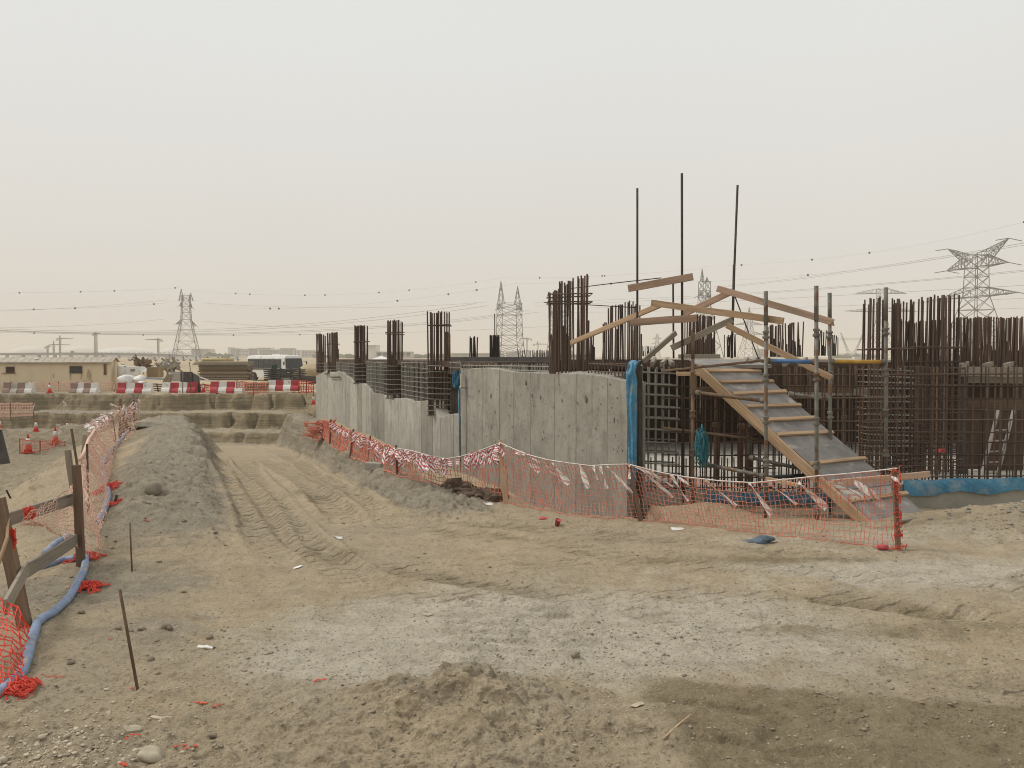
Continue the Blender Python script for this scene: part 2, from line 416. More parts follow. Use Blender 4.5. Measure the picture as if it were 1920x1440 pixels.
# far desert plain (and the land behind and beside the camera)
pm('desert_plain', (0.36, 0.285, 0.18), (0.47, 0.385, 0.27), 0.05, 0.95, 0.3, 8, world=True, c3=(0.27, 0.22, 0.15), s3=0.35, t3=0.58, bdist=0.2, spec=0.1)
def plain():
    vs, fs = [], []
    def quad(a, b, c, d):
        k = len(vs); vs.extend([a, b, c, d]); fs.append((k, k + 1, k + 2, k + 3))
    xs = [-3600, -140.4, 140.4, 3600]
    quad((-3600, 54, -.02), (3600, 54, -.02), (3600, 4200, -.02), (-3600, 4200, -.02))
    quad((-3600, -300, -.02), (-3.12, -300, -.02), (-3.12, 1.2, -.02), (-3600, 1.2, -.02))
    quad((3.12, -300, -.02), (3600, -300, -.02), (3600, 1.2, -.02), (3.12, 1.2, -.02))
    quad((-3.12, -300, -.02), (3.12, -300, -.02), (3.12, 1.2, -.02), (-3.12, 1.2, -.02))
    quad((-3600, 1.2, -.02), (-3.12, 1.2, -.02), (-140.4, 54, -.02), (-3600, 54, -.02))
    quad((3.12, 1.2, -.02), (3600, 1.2, -.02), (3600, 54, -.02), (140.4, 54, -.02))
    me = bpy.data.meshes.new('desert_plain'); me.from_pydata(vs, [], fs); me.update()
    me.materials.append(MATS['desert_plain'])
    o = bpy.data.objects.new('desert_plain', me); COL.objects.link(o); o['kind'] = 'structure'
plain()
# ------------------------------------------------------------------ builders
class MB:
    "collects boxes, bars, tubes and sheets; build() links them as ONE mesh object"
    def __init__(s): s.v = []; s.f = []; s.mi = []; s.m = 0; s.smooth = False
    def add(s, vs, fs):
        k = len(s.v); s.v.extend([tuple(p) for p in vs])
        for f in fs: s.f.append(tuple(i + k for i in f)); s.mi.append(s.m)
        return s
    def box(s, c, size, rot=None):
        hx, hy, hz = size[0] / 2, size[1] / 2, size[2] / 2
        vs = [Vector((x, y, z)) for x in (-hx, hx) for y in (-hy, hy) for z in (-hz, hz)]
        if rot is not None: vs = [rot @ p for p in vs]
        c = Vector(c)
        return s.add([p + c for p in vs], [(0, 1, 3, 2), (4, 6, 7, 5), (0, 4, 5, 1), (2, 3, 7, 6), (0, 2, 6, 4), (1, 5, 7, 3)])
    def frame(s, p0, p1, up=(0, 0, 1)):
        d = (Vector(p1) - Vector(p0)); 
        z = d.normalized(); u_ = Vector(up)
        x = u_.cross(z)
        if x.length < 1e-4: x = Vector((1, 0, 0)).cross(z)
        if x.length < 1e-4: x = Vector((0, 1, 0)).cross(z)
        x.normalize(); y = z.cross(x)
        return x, y, z
    def beam(s, p0, p1, w_, h_, up=(0, 0, 1)):
        x, y, z = s.frame(p0, p1, up)
        vs = []
        for p in (Vector(p0), Vector(p1)):
            for a, b_ in ((-1, -1), (1, -1), (1, 1), (-1, 1)): vs.append(p + x * (a * w_ / 2) + y * (b_ * h_ / 2))
        return s.add(vs, [(3, 2, 1, 0), (4, 5, 6, 7), (0, 1, 5, 4), (1, 2, 6, 5), (2, 3, 7, 6), (3, 0, 4, 7)])
    def tube(s, pts, r, n=6, caps=True, closed=False):
        pts = [Vector(p) for p in pts]; m = len(pts); vs = []
        rr = r if isinstance(r, (list, tuple)) else [r] * m
        px = None
        for i, p in enumerate(pts):
            a = pts[(i - 1) % m] if (closed or i > 0) else p
            b_ = pts[(i + 1) % m] if (closed or i < m - 1) else p
            z = (b_ - a)
            z = z.normalized() if z.length > 1e-9 else Vector((0, 0, 1))
            if px is None:
                px = Vector((0, 0, 1)).cross(z)
                if px.length < 0.05: px = Vector((1, 0, 0))
            x = (px - z * px.dot(z))
            if x.length < 1e-6: x = Vector((0, 1, 0)).cross(z)
            x.normalize(); px = x; y = z.cross(x)
            for k in range(n):
                a_ = 2 * math.pi * k / n
                vs.append(p + (x * math.cos(a_) + y * math.sin(a_)) * rr[i])
        fs = []
        for i in range(m if closed else m - 1):
            j = (i + 1) % m
            for k in range(n):
                fs.append((i * n + k, i * n + (k + 1) % n, j * n + (k + 1) % n, j * n + k))
        if caps and not closed:
            fs.append(tuple(range(n - 1, -1, -1))); fs.append(tuple((m - 1) * n + k for k in range(n)))
        return s.add(vs, fs)
    def lathe(s, c, prof, n=14, axis=None):
        "prof: list of (radius, height)"
        q = Vector((0, 0, 1)).rotation_difference(Vector(axis).normalized()) if axis is not None else Quaternion()
        c = Vector(c); vs = []
        for r, h in prof:
            for k in range(n):
                a = 2 * math.pi * k / n
                vs.append(c + q @ Vector((r * math.cos(a), r * math.sin(a), h)))
        fs = [(i * n + k, i * n + (k + 1) % n, (i + 1) * n + (k + 1) % n, (i + 1) * n + k) for i in range(len(prof) - 1) for k in range(n)]
        fs.append(tuple(range(n - 1, -1, -1))); fs.append(tuple((len(prof) - 1) * n + k for k in range(n)))
        return s.add(vs, fs)
    def prism(s, poly, ext):
        "poly: planar outline (3D points), extruded by vector ext"
        n = len(poly); ext = Vector(ext)
        vs = [Vector(p) for p in poly] + [Vector(p) + ext for p in poly]
        fs = [tuple(range(n - 1, -1, -1)), tuple(range(n, 2 * n))] + [(i, (i + 1) % n, n + (i + 1) % n, n + i) for i in range(n)]
        return s.add(vs, fs)
    def sheet(s, rows, two=False):
        "rows: list of lists of points"
        nr, nc = len(rows), len(rows[0]); vs = [p for r in rows for p in r]
        return s.add(vs, [(i * nc + j, i * nc + j + 1, (i + 1) * nc + j + 1, (i + 1) * nc + j) for i in range(nr - 1) for j in range(nc - 1)])
    def blob(s, c, size, seed=0, n=10, rough=0.25, flat=None, sub=2):
        import bmesh
        bm = bmesh.new(); bmesh.ops.create_icosphere(bm, subdivisions=sub, radius=1.0)
        rr = random.Random(seed); ph = [rr.uniform(0, 6.28) for _ in range(9)]
        vs = []
        for v in bm.verts:
            p = v.co
            k = 1 + rough * (math.sin(2.3 * p.x + ph[0]) * math.sin(2.9 * p.y + ph[1]) + 0.6 * math.sin(4.1 * p.z + ph[2] + 3 * p.x) + 0.4 * math.sin(6.3 * p.y + ph[3] + 2 * p.z))
            q = Vector((p.x * size[0] * k, p.y * size[1] * k, p.z * size[2] * k))
            if flat is not None and q.z < flat: q.z = flat
            vs.append(q + Vector(c))
        bm.verts.index_update()
        fs = [tuple(v.index for v in f.verts) for f in bm.faces]
        bm.free()
        return s.add(vs, fs)
    def build(s, name, mat, parent=None, loc=None, **props):
        base = Vector(loc) if loc is not None else (parent['_w'] and WL[parent.name] if parent is not None else Vector((0, 0, 0)))
        me = bpy.data.meshes.new(name)
        me.from_pydata([(p[0] - base[0], p[1] - base[1], p[2] - base[2]) for p in s.v], [], s.f)
        mats = mat if isinstance(mat, (list, tuple)) else [mat]
        for m in mats: me.materials.append(MATS[m] if isinstance(m, str) else m)
        if len(mats) > 1: me.polygons.foreach_set('material_index', s.mi)
        if s.smooth: me.polygons.foreach_set('use_smooth', [True] * len(me.polygons))
        me.update()
        o = bpy.data.objects.new(name, me); COL.objects.link(o)
        if parent is not None:
            o.parent = parent; WL[o.name] = WL[parent.name]; o['_w'] = 1
        else:
            o.location = base; WL[o.name] = base; o['_w'] = 1
        for k, v in props.items(): o[k] = v
        return o
WL = {}
LABELS = {}
def tag(o, label, cat, group=None, kind=None):
    o['label'] = label; o['category'] = cat
    if group: o['group'] = group
    if kind: o['kind'] = kind
    return o
def thing(name, label, cat, loc, group=None):
    o = bpy.data.objects.new(name, None); COL.objects.link(o)
    o.location = loc; o.empty_display_size = 0.2
    WL[o.name] = Vector(loc); o['_w'] = 1
    return tag(o, label, cat, group)
_um = {}
def unit_bar(mat, n):
    k = (mat, n)
    if k not in _um:
        me = bpy.data.meshes.new('bar_' + mat)
        b = MB(); b.tube([(0, 0, 0), (0, 0, 1)], 1.0, n)
        me.from_pydata(b.v, [], b.f); me.materials.append(MATS[mat])
        me.polygons.foreach_set('use_smooth', [len(p.vertices) == 4 for p in me.polygons]); me.update()
        _um[k] = me
    return _um[k]
def bar(parent, name, p0, p1, r, mat, n=6, label=None):
    "a straight round bar as an object of its own (shared mesh)"
    p0, p1 = Vector(p0), Vector(p1); d = p1 - p0
    o = bpy.data.objects.new(name, unit_bar(mat, n)); COL.objects.link(o)
    o.rotation_mode = 'QUATERNION'
    o.rotation_quaternion = Vector((0, 0, 1)).rotation_difference(d.normalized()) @ Quaternion((0, 0, 1), R.uniform(0, 6))
    o.scale = (r, r, d.length)
    o.parent = parent; o.location = p0 - WL[parent.name]
    WL[o.name] = WL[parent.name]; o['_w'] = 1
    if label: o['label'] = label
    return o
def plank(name, p0, p1, w_, h_, mat, parent=None, up=(0, 0, 1), ch=0.004, roll=0.0, ragged=False):
    "a sawn board: local Z along the grain, small chamfers, w across 'right', h along 'up'"
    p0, p1 = Vector(p0), Vector(p1)
    b = MB(); x, y, z = b.frame(p0, p1, up)
    Lg = (p1 - p0).length
    hw, hh = w_ / 2, h_ / 2; c = min(ch, hw * .4, hh * .4)
    out = [(-hw + c, -hh), (hw - c, -hh), (hw, -hh + c), (hw, hh - c), (hw - c, hh), (-hw + c, hh), (-hw, hh - c), (-hw, -hh + c)]
    vs = []
    K = 5
    for i in range(K):
        zz = Lg * i / (K - 1)
        bx, by = R.uniform(-1, 1) * w_ * .03, R.uniform(-1, 1) * h_ * .03
        for a, q in out:
            dz = R.uniform(-.05, .05) if (ragged and i == K - 1) else 0
            vs.append((a + bx, q + by, zz + dz))
    fs = [tuple(range(7, -1, -1)), tuple((K - 1) * 8 + k for k in range(8))]
    for i in range(K - 1):
        fs += [(i * 8 + k, i * 8 + (k + 1) % 8, (i + 1) * 8 + (k + 1) % 8, (i + 1) * 8 + k) for k in range(8)]
    me = bpy.data.meshes.new(name); me.from_pydata(vs, [], fs); me.materials.append(MATS[mat]); me.update()
    o = bpy.data.objects.new(name, me); COL.objects.link(o)
    m = Matrix((x, y, z)).transposed()
    if roll: m = Matrix.Rotation(roll, 3, z) @ m
    o.rotation_mode = 'QUATERNION'; o.rotation_quaternion = m.to_quaternion()
    if parent is not None:
        o.parent = parent; o.location = p0 - WL[parent.name]; WL[o.name] = WL[parent.name]
    else:
        o.location = p0; WL[o.name] = p0
    o['_w'] = 1
    return o

# ------------------------------------------------------------------ material list
def concrete_mat(name, c1, c2, dark, VAR0=.84):
    m = bpy.data.materials.new(name); m.use_nodes = True
    t = m.node_tree; b = t.nodes['Principled BSDF']; lk = t.links.new
    tc = nd(t, 'ShaderNodeTexCoord'); oi = nd(t, 'ShaderNodeObjectInfo')
    ad = nd(t, 'ShaderNodeVectorMath', operation='MULTIPLY_ADD'); ad.inputs[1].default_value = (53, 53, 53)
    lk(oi.outputs['Random'], ad.inputs[0]); lk(tc.outputs['Object'], ad.inputs[2])
    def ns(scale, det, rough, st=(1, 1, 1), dist=0):
        mp = nd(t, 'ShaderNodeMapping'); mp.inputs['Scale'].default_value = st; lk(ad.outputs[0], mp.inputs['Vector'])
        n = nd(t, 'ShaderNodeTexNoise'); n.inputs['Scale'].default_value = scale; n.inputs['Detail'].default_value = det; n.inputs['Roughness'].default_value = rough; n.inputs['Distortion'].default_value = dist
        lk(mp.outputs[0], n.inputs['Vector']); return n.outputs[0]
    def rng(v, a, b_, c=0.0, d=1.0):
        r = nd(t, 'ShaderNodeMapRange'); r.inputs['From Min'].default_value = a; r.inputs['From Max'].default_value = b_; r.inputs['To Min'].default_value = c; r.inputs['To Max'].default_value = d
        lk(v, r.inputs['Value']); return r.outputs[0]
    def mix(f, a, bb):
        x = nd(t, 'ShaderNodeMix', data_type='RGBA'); lk(f, x.inputs[0])
        for i, s_ in ((6, a), (7, bb)):
            if isinstance(s_, tuple): x.inputs[i].default_value = (*s_, 1)
            else: lk(s_, x.inputs[i])
        return x.outputs[2]
    c = mix(rng(ns(1.3, 8, .68), .3, .7), c1, c2)
    c = mix(rng(ns(3.6, 8, .78), .48, .7, 0, .75), c, tuple(v * .70 for v in c1))
    c = mix(rng(ns(2.6, 6, .75, (1, 1, .16), .8), .5, .74, 0, .85), c, dark)
    c = mix(rng(ns(11, 6, .75, (1, 1, .6), .5), .58, .70, 0, .6), c, dark)
    c = mix(rng(ns(.8, 6, .7), .52, .72, 0, .5), c, tuple(min(1, v * 1.22) for v in c2))
    c = mix(rng(ns(26, 4, .7, (1, 1, .55)), .66, .72, 0, .6), c, tuple(v * .5 for v in dark))
    mr = rng(oi.outputs['Random'], 0, 1, VAR0, 1.07); sc_ = nd(t, 'ShaderNodeVectorMath', operation='SCALE'); lk(c, sc_.inputs[0]); lk(mr, sc_.inputs['Scale'])
    lk(sc_.outputs[0], b.inputs['Base Color']); b.inputs['Roughness'].default_value = .9; b.inputs['Specular IOR Level'].default_value = .2
    bp = nd(t, 'ShaderNodeBump'); bp.inputs['Strength'].default_value = .5; bp.inputs['Distance'].default_value = .008
    lk(ns(22, 5, .7), bp.inputs['Height']); lk(bp.outputs[0], b.inputs['Normal']); MATS[name] = m
concrete_mat('concrete', (0.27, 0.255, 0.215), (0.375, 0.354, 0.302), (0.17, 0.162, 0.138), .94)
concrete_mat('concrete_pale', (0.365, 0.345, 0.297), (0.475, 0.45, 0.39), (0.21, 0.2, 0.175))
pm('concrete_dark', (0.10, 0.095, 0.085), (0.16, 0.15, 0.135), 14, 0.95, 0.5)
pm('slab_concrete', (0.42, 0.40, 0.35), (0.56, 0.53, 0.47), 1.2, 0.9, 0.2, 7, c3=(0.3, 0.28, 0.24), s3=4, t3=0.62)
pm('kicker', (0.27, 0.255, 0.215), (0.38, 0.36, 0.31), 2.5, 0.9, 0.4, 7)
pm('rust_bar', (0.075, 0.05, 0.038), (0.15, 0.105, 0.08), 9, 0.85, 0.3, 5, rnd=0.45, stretch=(1, 1, 4))
pm('rust_bright', (0.115, 0.068, 0.042), (0.195, 0.12, 0.08), 9, 0.85, 0.3, 5, rnd=0.25, stretch=(1, 1, 4))
pm('grey_bar', (0.20, 0.19, 0.165), (0.34, 0.325, 0.285), 7, 0.85, 0.3, 5, rnd=0.22, stretch=(1, 1, 4))
pm('dark_bar', (0.035, 0.028, 0.024), (0.07, 0.055, 0.047), 9, 0.8, 0.2, 4, rnd=0.25)
pm('scaffold_steel', (0.12, 0.115, 0.10), (0.22, 0.205, 0.175), 8, 0.65, 0.2, 5, rnd=0.12, c3=(0.15, 0.085, 0.05), s3=6, t3=0.55, metal=0.25)
pm('scaffold_rusty', (0.12, 0.075, 0.045), (0.20, 0.135, 0.09), 8, 0.75, 0.3, 5, rnd=0.15)
pm('blue_tube', (0.05, 0.12, 0.26), (0.08, 0.17, 0.34), 7, 0.5, 0.1, 4, c3=(0.2, 0.19, 0.17), s3=5, t3=0.6)
pm('yellow_tube', (0.42, 0.24, 0.045), (0.55, 0.33, 0.07), 7, 0.5, 0.1, 4, c3=(0.2, 0.13, 0.06), s3=8, t3=0.66)
pm('timber', (0.35, 0.235, 0.14), (0.52, 0.37, 0.24), 9, 0.8, 0.35, 7, stretch=(3, 3, 0.22), rnd=0.2, c3=(0.21, 0.145, 0.095), s3=2.4, t3=0.55, w3=.2)
pm('timber_pink', (0.32, 0.215, 0.155), (0.46, 0.325, 0.245), 9, 0.8, 0.35, 7, stretch=(3, 3, 0.22), rnd=0.18, c3=(0.22, 0.165, 0.125), s3=2.4, t3=0.55, w3=.2)
pm('timber_grey', (0.215, 0.185, 0.145), (0.32, 0.28, 0.225), 9, 0.85, 0.3, 6, stretch=(3, 3, 0.18), rnd=0.15, c3=(0.13, 0.105, 0.08), s3=3.0, t3=0.66)
pm('timber_brown', (0.13, 0.085, 0.055), (0.22, 0.15, 0.10), 9, 0.85, 0.3, 6, stretch=(3, 3, 0.18), rnd=0.2)
pm('plywood_dark', (0.16, 0.15, 0.142), (0.26, 0.242, 0.222), 3.0, 0.75, 0.25, 8, rnd=0.15, c3=(0.38, 0.355, 0.315), s3=4, t3=0.56, w3=.2)
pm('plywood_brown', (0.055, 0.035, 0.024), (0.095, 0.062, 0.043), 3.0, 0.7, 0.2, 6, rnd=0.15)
pm('orange_net', (0.58, 0.17, 0.11), (0.68, 0.26, 0.18), 3, 0.65, 0, 3)
pm('pale_net', (0.60, 0.36, 0.27), (0.70, 0.47, 0.38), 3, 0.65, 0, 3)
pm('red_net', (0.62, 0.055, 0.035), (0.74, 0.10, 0.06), 3, 0.6, 0, 3)
pm('blue_sheet', (0.05, 0.19, 0.32), (0.10, 0.29, 0.44), 5, 0.55, 0.8, 7, c3=(0.30, 0.34, 0.35), s3=3.5, t3=0.5, w3=.25, bdist=0.03)
pm('blue_rope', (0.03, 0.14, 0.17), (0.06, 0.21, 0.24), 30, 0.7, 0, 3)
pm('blue_hose', (0.17, 0.225, 0.34), (0.26, 0.325, 0.46), 6, 0.6, 0.1, 5, c3=(0.36, 0.35, 0.33), s3=7, t3=0.62)
pm('white_paint', (0.62, 0.60, 0.555), (0.74, 0.72, 0.68), 3, 0.7, 0.15, 6, rnd=0.05, c3=(0.42, 0.38, 0.32), s3=5, t3=0.63)
pm('red_paint', (0.36, 0.045, 0.055), (0.46, 0.07, 0.075), 3, 0.65, 0.15, 6, rnd=0.1, c3=(0.35, 0.20, 0.17), s3=6, t3=0.66)
pm('faded_red', (0.24, 0.155, 0.13), (0.32, 0.22, 0.185), 3, 0.8, 0.15, 6)
pm('grey_paint', (0.36, 0.335, 0.295), (0.46, 0.43, 0.385), 3, 0.8, 0.15, 6)
pm('cone_orange', (0.55, 0.055, 0.03), (0.62, 0.09, 0.05), 8, 0.6, 0, 3, c3=(0.4, 0.2, 0.14), s3=10, t3=0.65)
pm('cabin_cream', (0.60, 0.50, 0.345), (0.68, 0.575, 0.405), 0.7, 0.75, 0.1, 6, c3=(0.38, 0.305, 0.2), s3=1.6, t3=0.6, stretch=(1, 1, 0.4))
pm('roof_sheet', (0.36, 0.315, 0.25), (0.47, 0.42, 0.345), 1.5, 0.7, 0.1, 5)
pm('dark_glass', (0.022, 0.024, 0.024), (0.04, 0.042, 0.04), 3, 0.15, 0, 2, spec=0.6)
pm('black_rubber', (0.02, 0.02, 0.02), (0.04, 0.04, 0.038), 12, 0.8, 0.1, 3)
pm('dark_steel', (0.055, 0.05, 0.047), (0.095, 0.085, 0.078), 4, 0.7, 0.15, 5, rnd=0.2)
pm('bus_white', (0.64, 0.64, 0.61), (0.74, 0.74, 0.71), 1.5, 0.4, 0, 4, spec=0.5, c3=(0.52, 0.49, 0.43), s3=2.5, t3=0.62)
pm('bus_green', (0.02, 0.045, 0.04), (0.035, 0.06, 0.055), 2, 0.4, 0, 4, spec=0.5)
pm('brown_board', (0.22, 0.165, 0.085), (0.29, 0.225, 0.125), 2, 0.8, 0.1, 5)
pm('pylon_steel', (0.15, 0.15, 0.145), (0.21, 0.21, 0.20), 0.6, 0.6, 0, 3, metal=0.2)
pm('cable', (0.10, 0.098, 0.094), (0.14, 0.137, 0.13), 0.6, 0.6, 0, 2)
pm('marker_ball', (0.10, 0.085, 0.08), (0.13, 0.11, 0.10), 1, 0.6, 0, 2)
pm('far_wall', (0.40, 0.385, 0.36), (0.47, 0.455, 0.43), 0.06, 0.8, 0, 4, rnd=0.1)
pm('far_white', (0.60, 0.59, 0.57), (0.68, 0.67, 0.65), 0.06, 0.8, 0, 4)
pm('far_dark', (0.13, 0.14, 0.15), (0.18, 0.19, 0.20), 0.06, 0.6, 0, 4)
pm('white_plastic', (0.66, 0.65, 0.62), (0.76, 0.75, 0.72), 8, 0.5, 0.2, 5, c3=(0.5, 0.47, 0.42), s3=12, t3=0.62)
pm('stone', (0.36, 0.31, 0.225), (0.50, 0.44, 0.34), 9, 0.9, 0.5, 6, rnd=0.15)
pm('clod', (0.185, 0.155, 0.11), (0.29, 0.245, 0.18), 12, 0.95, 0.5, 5, rnd=0.2)
pm('boulder', (0.22, 0.195, 0.15), (0.29, 0.26, 0.20), 10, 0.95, 0.5, 6)
pm('aluminium', (0.25, 0.235, 0.21), (0.35, 0.33, 0.30), 8, 0.5, 0.05, 3, metal=0.3)
pm('blue_cloth', (0.08, 0.11, 0.14), (0.13, 0.17, 0.21), 14, 0.9, 0.4, 4)
pm('yellow_pipe', (0.52, 0.41, 0.19), (0.62, 0.51, 0.27), 2, 0.6, 0, 4)
pm('insulator', (0.13, 0.11, 0.10), (0.17, 0.15, 0.14), 2, 0.5, 0, 3)
pm('grey_stone', (0.16, 0.15, 0.135), (0.30, 0.28, 0.25), 9, 0.95, 0.5, 6, rnd=.2)
def stripe_mat(name, ca, cb, wave, mixc):
    "diagonal hazard stripes along the tape (object Z along the length)"
    m = bpy.data.materials.new(name); m.use_nodes = True
    t = m.node_tree; b = t.nodes['Principled BSDF']; lk = t.links.new
    tc = nd(t, 'ShaderNodeTexCoord'); sp = nd(t, 'ShaderNodeSeparateXYZ'); lk(tc.outputs['UV'], sp.inputs[0])
    a = nd(t, 'ShaderNodeMath', operation='ADD'); lk(sp.outputs[0], a.inputs[0]); lk(sp.outputs[1], a.inputs[1])
    m1 = nd(t, 'ShaderNodeMath', operation='MULTIPLY'); m1.inputs[1].default_value = wave; lk(a.outputs[0], m1.inputs[0])
    f = nd(t, 'ShaderNodeMath', operation='FRACT'); lk(m1.outputs[0], f.inputs[0])
    g = nd(t, 'ShaderNodeMath', operation='GREATER_THAN'); g.inputs[1].default_value = mixc; lk(f.outputs[0], g.inputs[0])
    mx = nd(t, 'ShaderNodeMix', data_type='RGBA'); mx.inputs[6].default_value = (*ca, 1); mx.inputs[7].default_value = (*cb, 1)
    lk(g.outputs[0], mx.inputs[0]); lk(mx.outputs[2], b.inputs['Base Color'])
    b.inputs['Roughness'].default_value = 0.5
    MATS[name] = m
stripe_mat('hazard_tape', (0.76, 0.74, 0.71), (0.48, 0.06, 0.08), 0.8, 0.56)
stripe_mat('faded_tape', (0.72, 0.70, 0.66), (0.60, 0.33, 0.30), 0.7, 0.68)
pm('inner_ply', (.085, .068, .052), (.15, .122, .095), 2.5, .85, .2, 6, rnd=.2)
pm('stop_end', (.045, .04, .036), (.08, .073, .065), 4, .8, .2)
# ------------------------------------------------------------------ retaining wall cast board by board
WD = Vector((-WK, 1, 0)).normalized()            # along the wall, away from the camera
WN = Vector((-1, -WK, 0)).normalized()           # out of the wall face, towards the track
def wallhit(px, off=0.0):
    "distance Y where column px meets the wall plane moved 'off' towards the track"
    k = (px - 960) / FPX
    x0, y0 = WX0 + WN.x * off, WY0 + WN.y * off
    Y = (x0 + WK * y0) / (k + WK)
    for _ in range(4):
        dep = Y * CP
        Y = (x0 + WK * y0) / (k * CP + WK)
    return Y
def wpt(px, py, off=0.0):
    return P(px, py, wallhit(px, off))
def lerp_tab(tab, x):
    for (a, b), (c, d) in zip(tab, tab[1:]):
        if a <= x <= c: return b + (d - b) * (x - a) / (c - a)
    return tab[0][1] if x < tab[0][0] else tab[-1][1]
TOPB = [(592, 704), (603, 700), (612, 694), (622, 699), (628, 699), (635, 696), (644, 700), (652, 707), (661, 713), (670, 720), (680, 719), (690, 725), (694, 733), (697, 737), (712, 739), (727, 741), (735, 751), (738, 748), (742, 747), (757, 747), (766, 749), (775, 753), (792, 752), (810, 751), (813, 758), (820, 775), (824, 781), (830, 783), (838, 778), (847, 776), (854, 777), (862, 780)]
TOPA = [(864, 695), (878, 692), (892, 690), (915, 690), (937, 692), (957, 697), (985, 698), (1035, 700), (1080, 700), (1122, 704), (1150, 709), (1175, 714)]
JB = [592.5, 601, 607.5, 614, 622.5, 628, 637.5, 647.5, 656, 670, 677.5, 686, 696, 709, 720, 732.5, 746, 762.5, 776, 789, 811, 826, 850, 862]
JA = [864, 874, 905, 936, 962.5, 995, 1040, 1080, 1139, 1177]
def cast_wall(name, label, joints, top, mat, off):
    root = thing(name, label, 'wall', P(joints[0], 700, wallhit(joints[0])) * 1.0)
    for a, b_ in zip(joints, joints[1:]):
        mb = MB()
        o2 = off + R.uniform(-.005, .005)
        n = max(4, int((b_ - a) / 2.5))
        n = min(n, 14)
        ya, yb = wallhit(a, o2), wallhit(b_, o2)
        g = 0.006 if joints[0] > 860 else 0.014     # half the open joint between boards
        s0 = P(a, 700, ya); s1 = P(b_, 700, yb)
        dv = Vector((s1.x - s0.x, s1.y - s0.y, 0)); ln = dv.length; dv.normalize()
        front, back = [], []
        zb = -2.4 if a < 864 else -1.6
        for i in range(n + 1):
            f = g + (ln - 2 * g) * i / n
            p = Vector((s0.x, s0.y, 0)) + dv * f
            px = 960 + p.x / (p.y * CP) * FPX
            pyt = lerp_tab(top, px) + R.uniform(-1.0, 1.0)
            dep = p.y
            d = ray(px, pyt); zt = CAMZ + d.z / d.y * dep
            front.append((p.x, p.y, zt))
        th = 0.34
        # face set with a thin edge chamfer so joints read as recesses
        ch = 0.014
        def ring(pts, inn, edge):
            return [(x + WN.x * inn, y + WN.y * inn) for x, y, z in pts]
        fr = [Vector(p) for p in front]
        ins = [p - WN * ch for p in fr]
        bk = [p - WN * th for p in fr]
        rows = []
        m = len(fr)
        vs = []
        for lst, dz in ((fr, -0.01), (ins, 0.0), (bk, R.uniform(-.03, .05))):
            vs += [p + Vector((0, 0, dz)) for p in lst]
        for lst in (fr, bk):
            vs += [Vector((p.x, p.y, zb)) for p in lst]
        fs = []
        for i in range(m - 1):
            fs.append((3 * m + i, 3 * m + i + 1, i + 1, i))
            fs.append((i, i + 1, m + i + 1, m + i))
            fs.append((m + i, m + i + 1, 2 * m + i + 1, 2 * m + i))
            fs.append((2 * m + i, 2 * m + i + 1, 4 * m + i + 1, 4 * m + i))
        fs.append((3 * m, 0, m, 2 * m, 4 * m))
        fs.append((3 * m + m - 1, 4 * m + m - 1, 2 * m + m - 1, m + m - 1, m - 1))
        mb.add(vs, fs)
        mb.build('panel', mat if R.random() < .8 else 'concrete', root)
    # core behind the boards closes the open joints
    mb = MB()
    pts = []
    for px in np.linspace(joints[0], joints[-1], 60):
        p = P(px, 700, wallhit(px, off - 0.05)); d = ray(px, lerp_tab(top, px) + 3)
        pts.append((p.x, p.y, CAMZ + d.z / d.y * p.y - 0.03))
    mb.sheet([pts, [(x, y, -2.3 if joints[0] < 864 else -1.5) for x, y, z in pts]])
    mb.build('joint_backing', 'concrete_dark', root)
    return root
wallB = cast_wall('retaining_wall', 'long pale board-marked concrete wall with a broken stepped top edge, receding beside the track', JB, TOPB, 'concrete_pale', 0.0)
wallA = cast_wall('retaining_wall', 'taller nearer length of stained grey concrete wall with a nearly level top, behind the orange net', JA, TOPA, 'concrete', 0.05)
# tie holes, spalls and stains sit on the near wall
def wall_marks():
    rr = random.Random(5)
    spots = [(985, 718, 5), (1013, 744, 4), (1053, 751, 3.5), (1082, 756, 3), (1098, 747, 7), (1143, 721, 3), (920, 742, 4.5), (898, 733, 3), (955, 760, 3), (997, 742, 3), (1126, 758, 2.5), (1151, 788, 5), (928, 772, 2.5), (1017, 823, 3), (960, 800, 3)]
    spots += [(rr.uniform(880, 1170), rr.uniform(720, 850), rr.uniform(.9, 2.1)) for _ in range(130)]
    mb = MB()
    for px, py, r in spots:
        Y = wallhit(px, 0.064); c = P(px, py, Y); rad = r * Y / FPX
        n = 8; ring = []
        for k in range(n):
            a = 6.283 * k / n; q = rad * rr.uniform(.4, 1.15)
            ring.append(c + WD * (q * math.cos(a) * .8) + Vector((0, 0, q * math.sin(a) * 1.35)))
        inner = c - WN * 0.0 
        mb.add([c + WN * 0.002] + ring, [(0, 1 + k, 1 + (k + 1) % n) for k in range(n)])
    mb.build('spall_marks', 'concrete_dark', wallA, kind='stuff')
    for px, py, dx in ((864, 727, 12),):
        a = wpt(px, py, .2); bar(wallA, 'tie_rod', a, wpt(px + dx, py + .5, .2), .013, 'dark_bar')
    for px, py in ((612, 701), (622, 707), (627, 707), (634, 707)):
        a = wpt(px - 2.5, py, .08); bar(wallB, 'tie_rod', a, wpt(px + 3.5, py, .08), .03, 'dark_bar')
wall_marks()

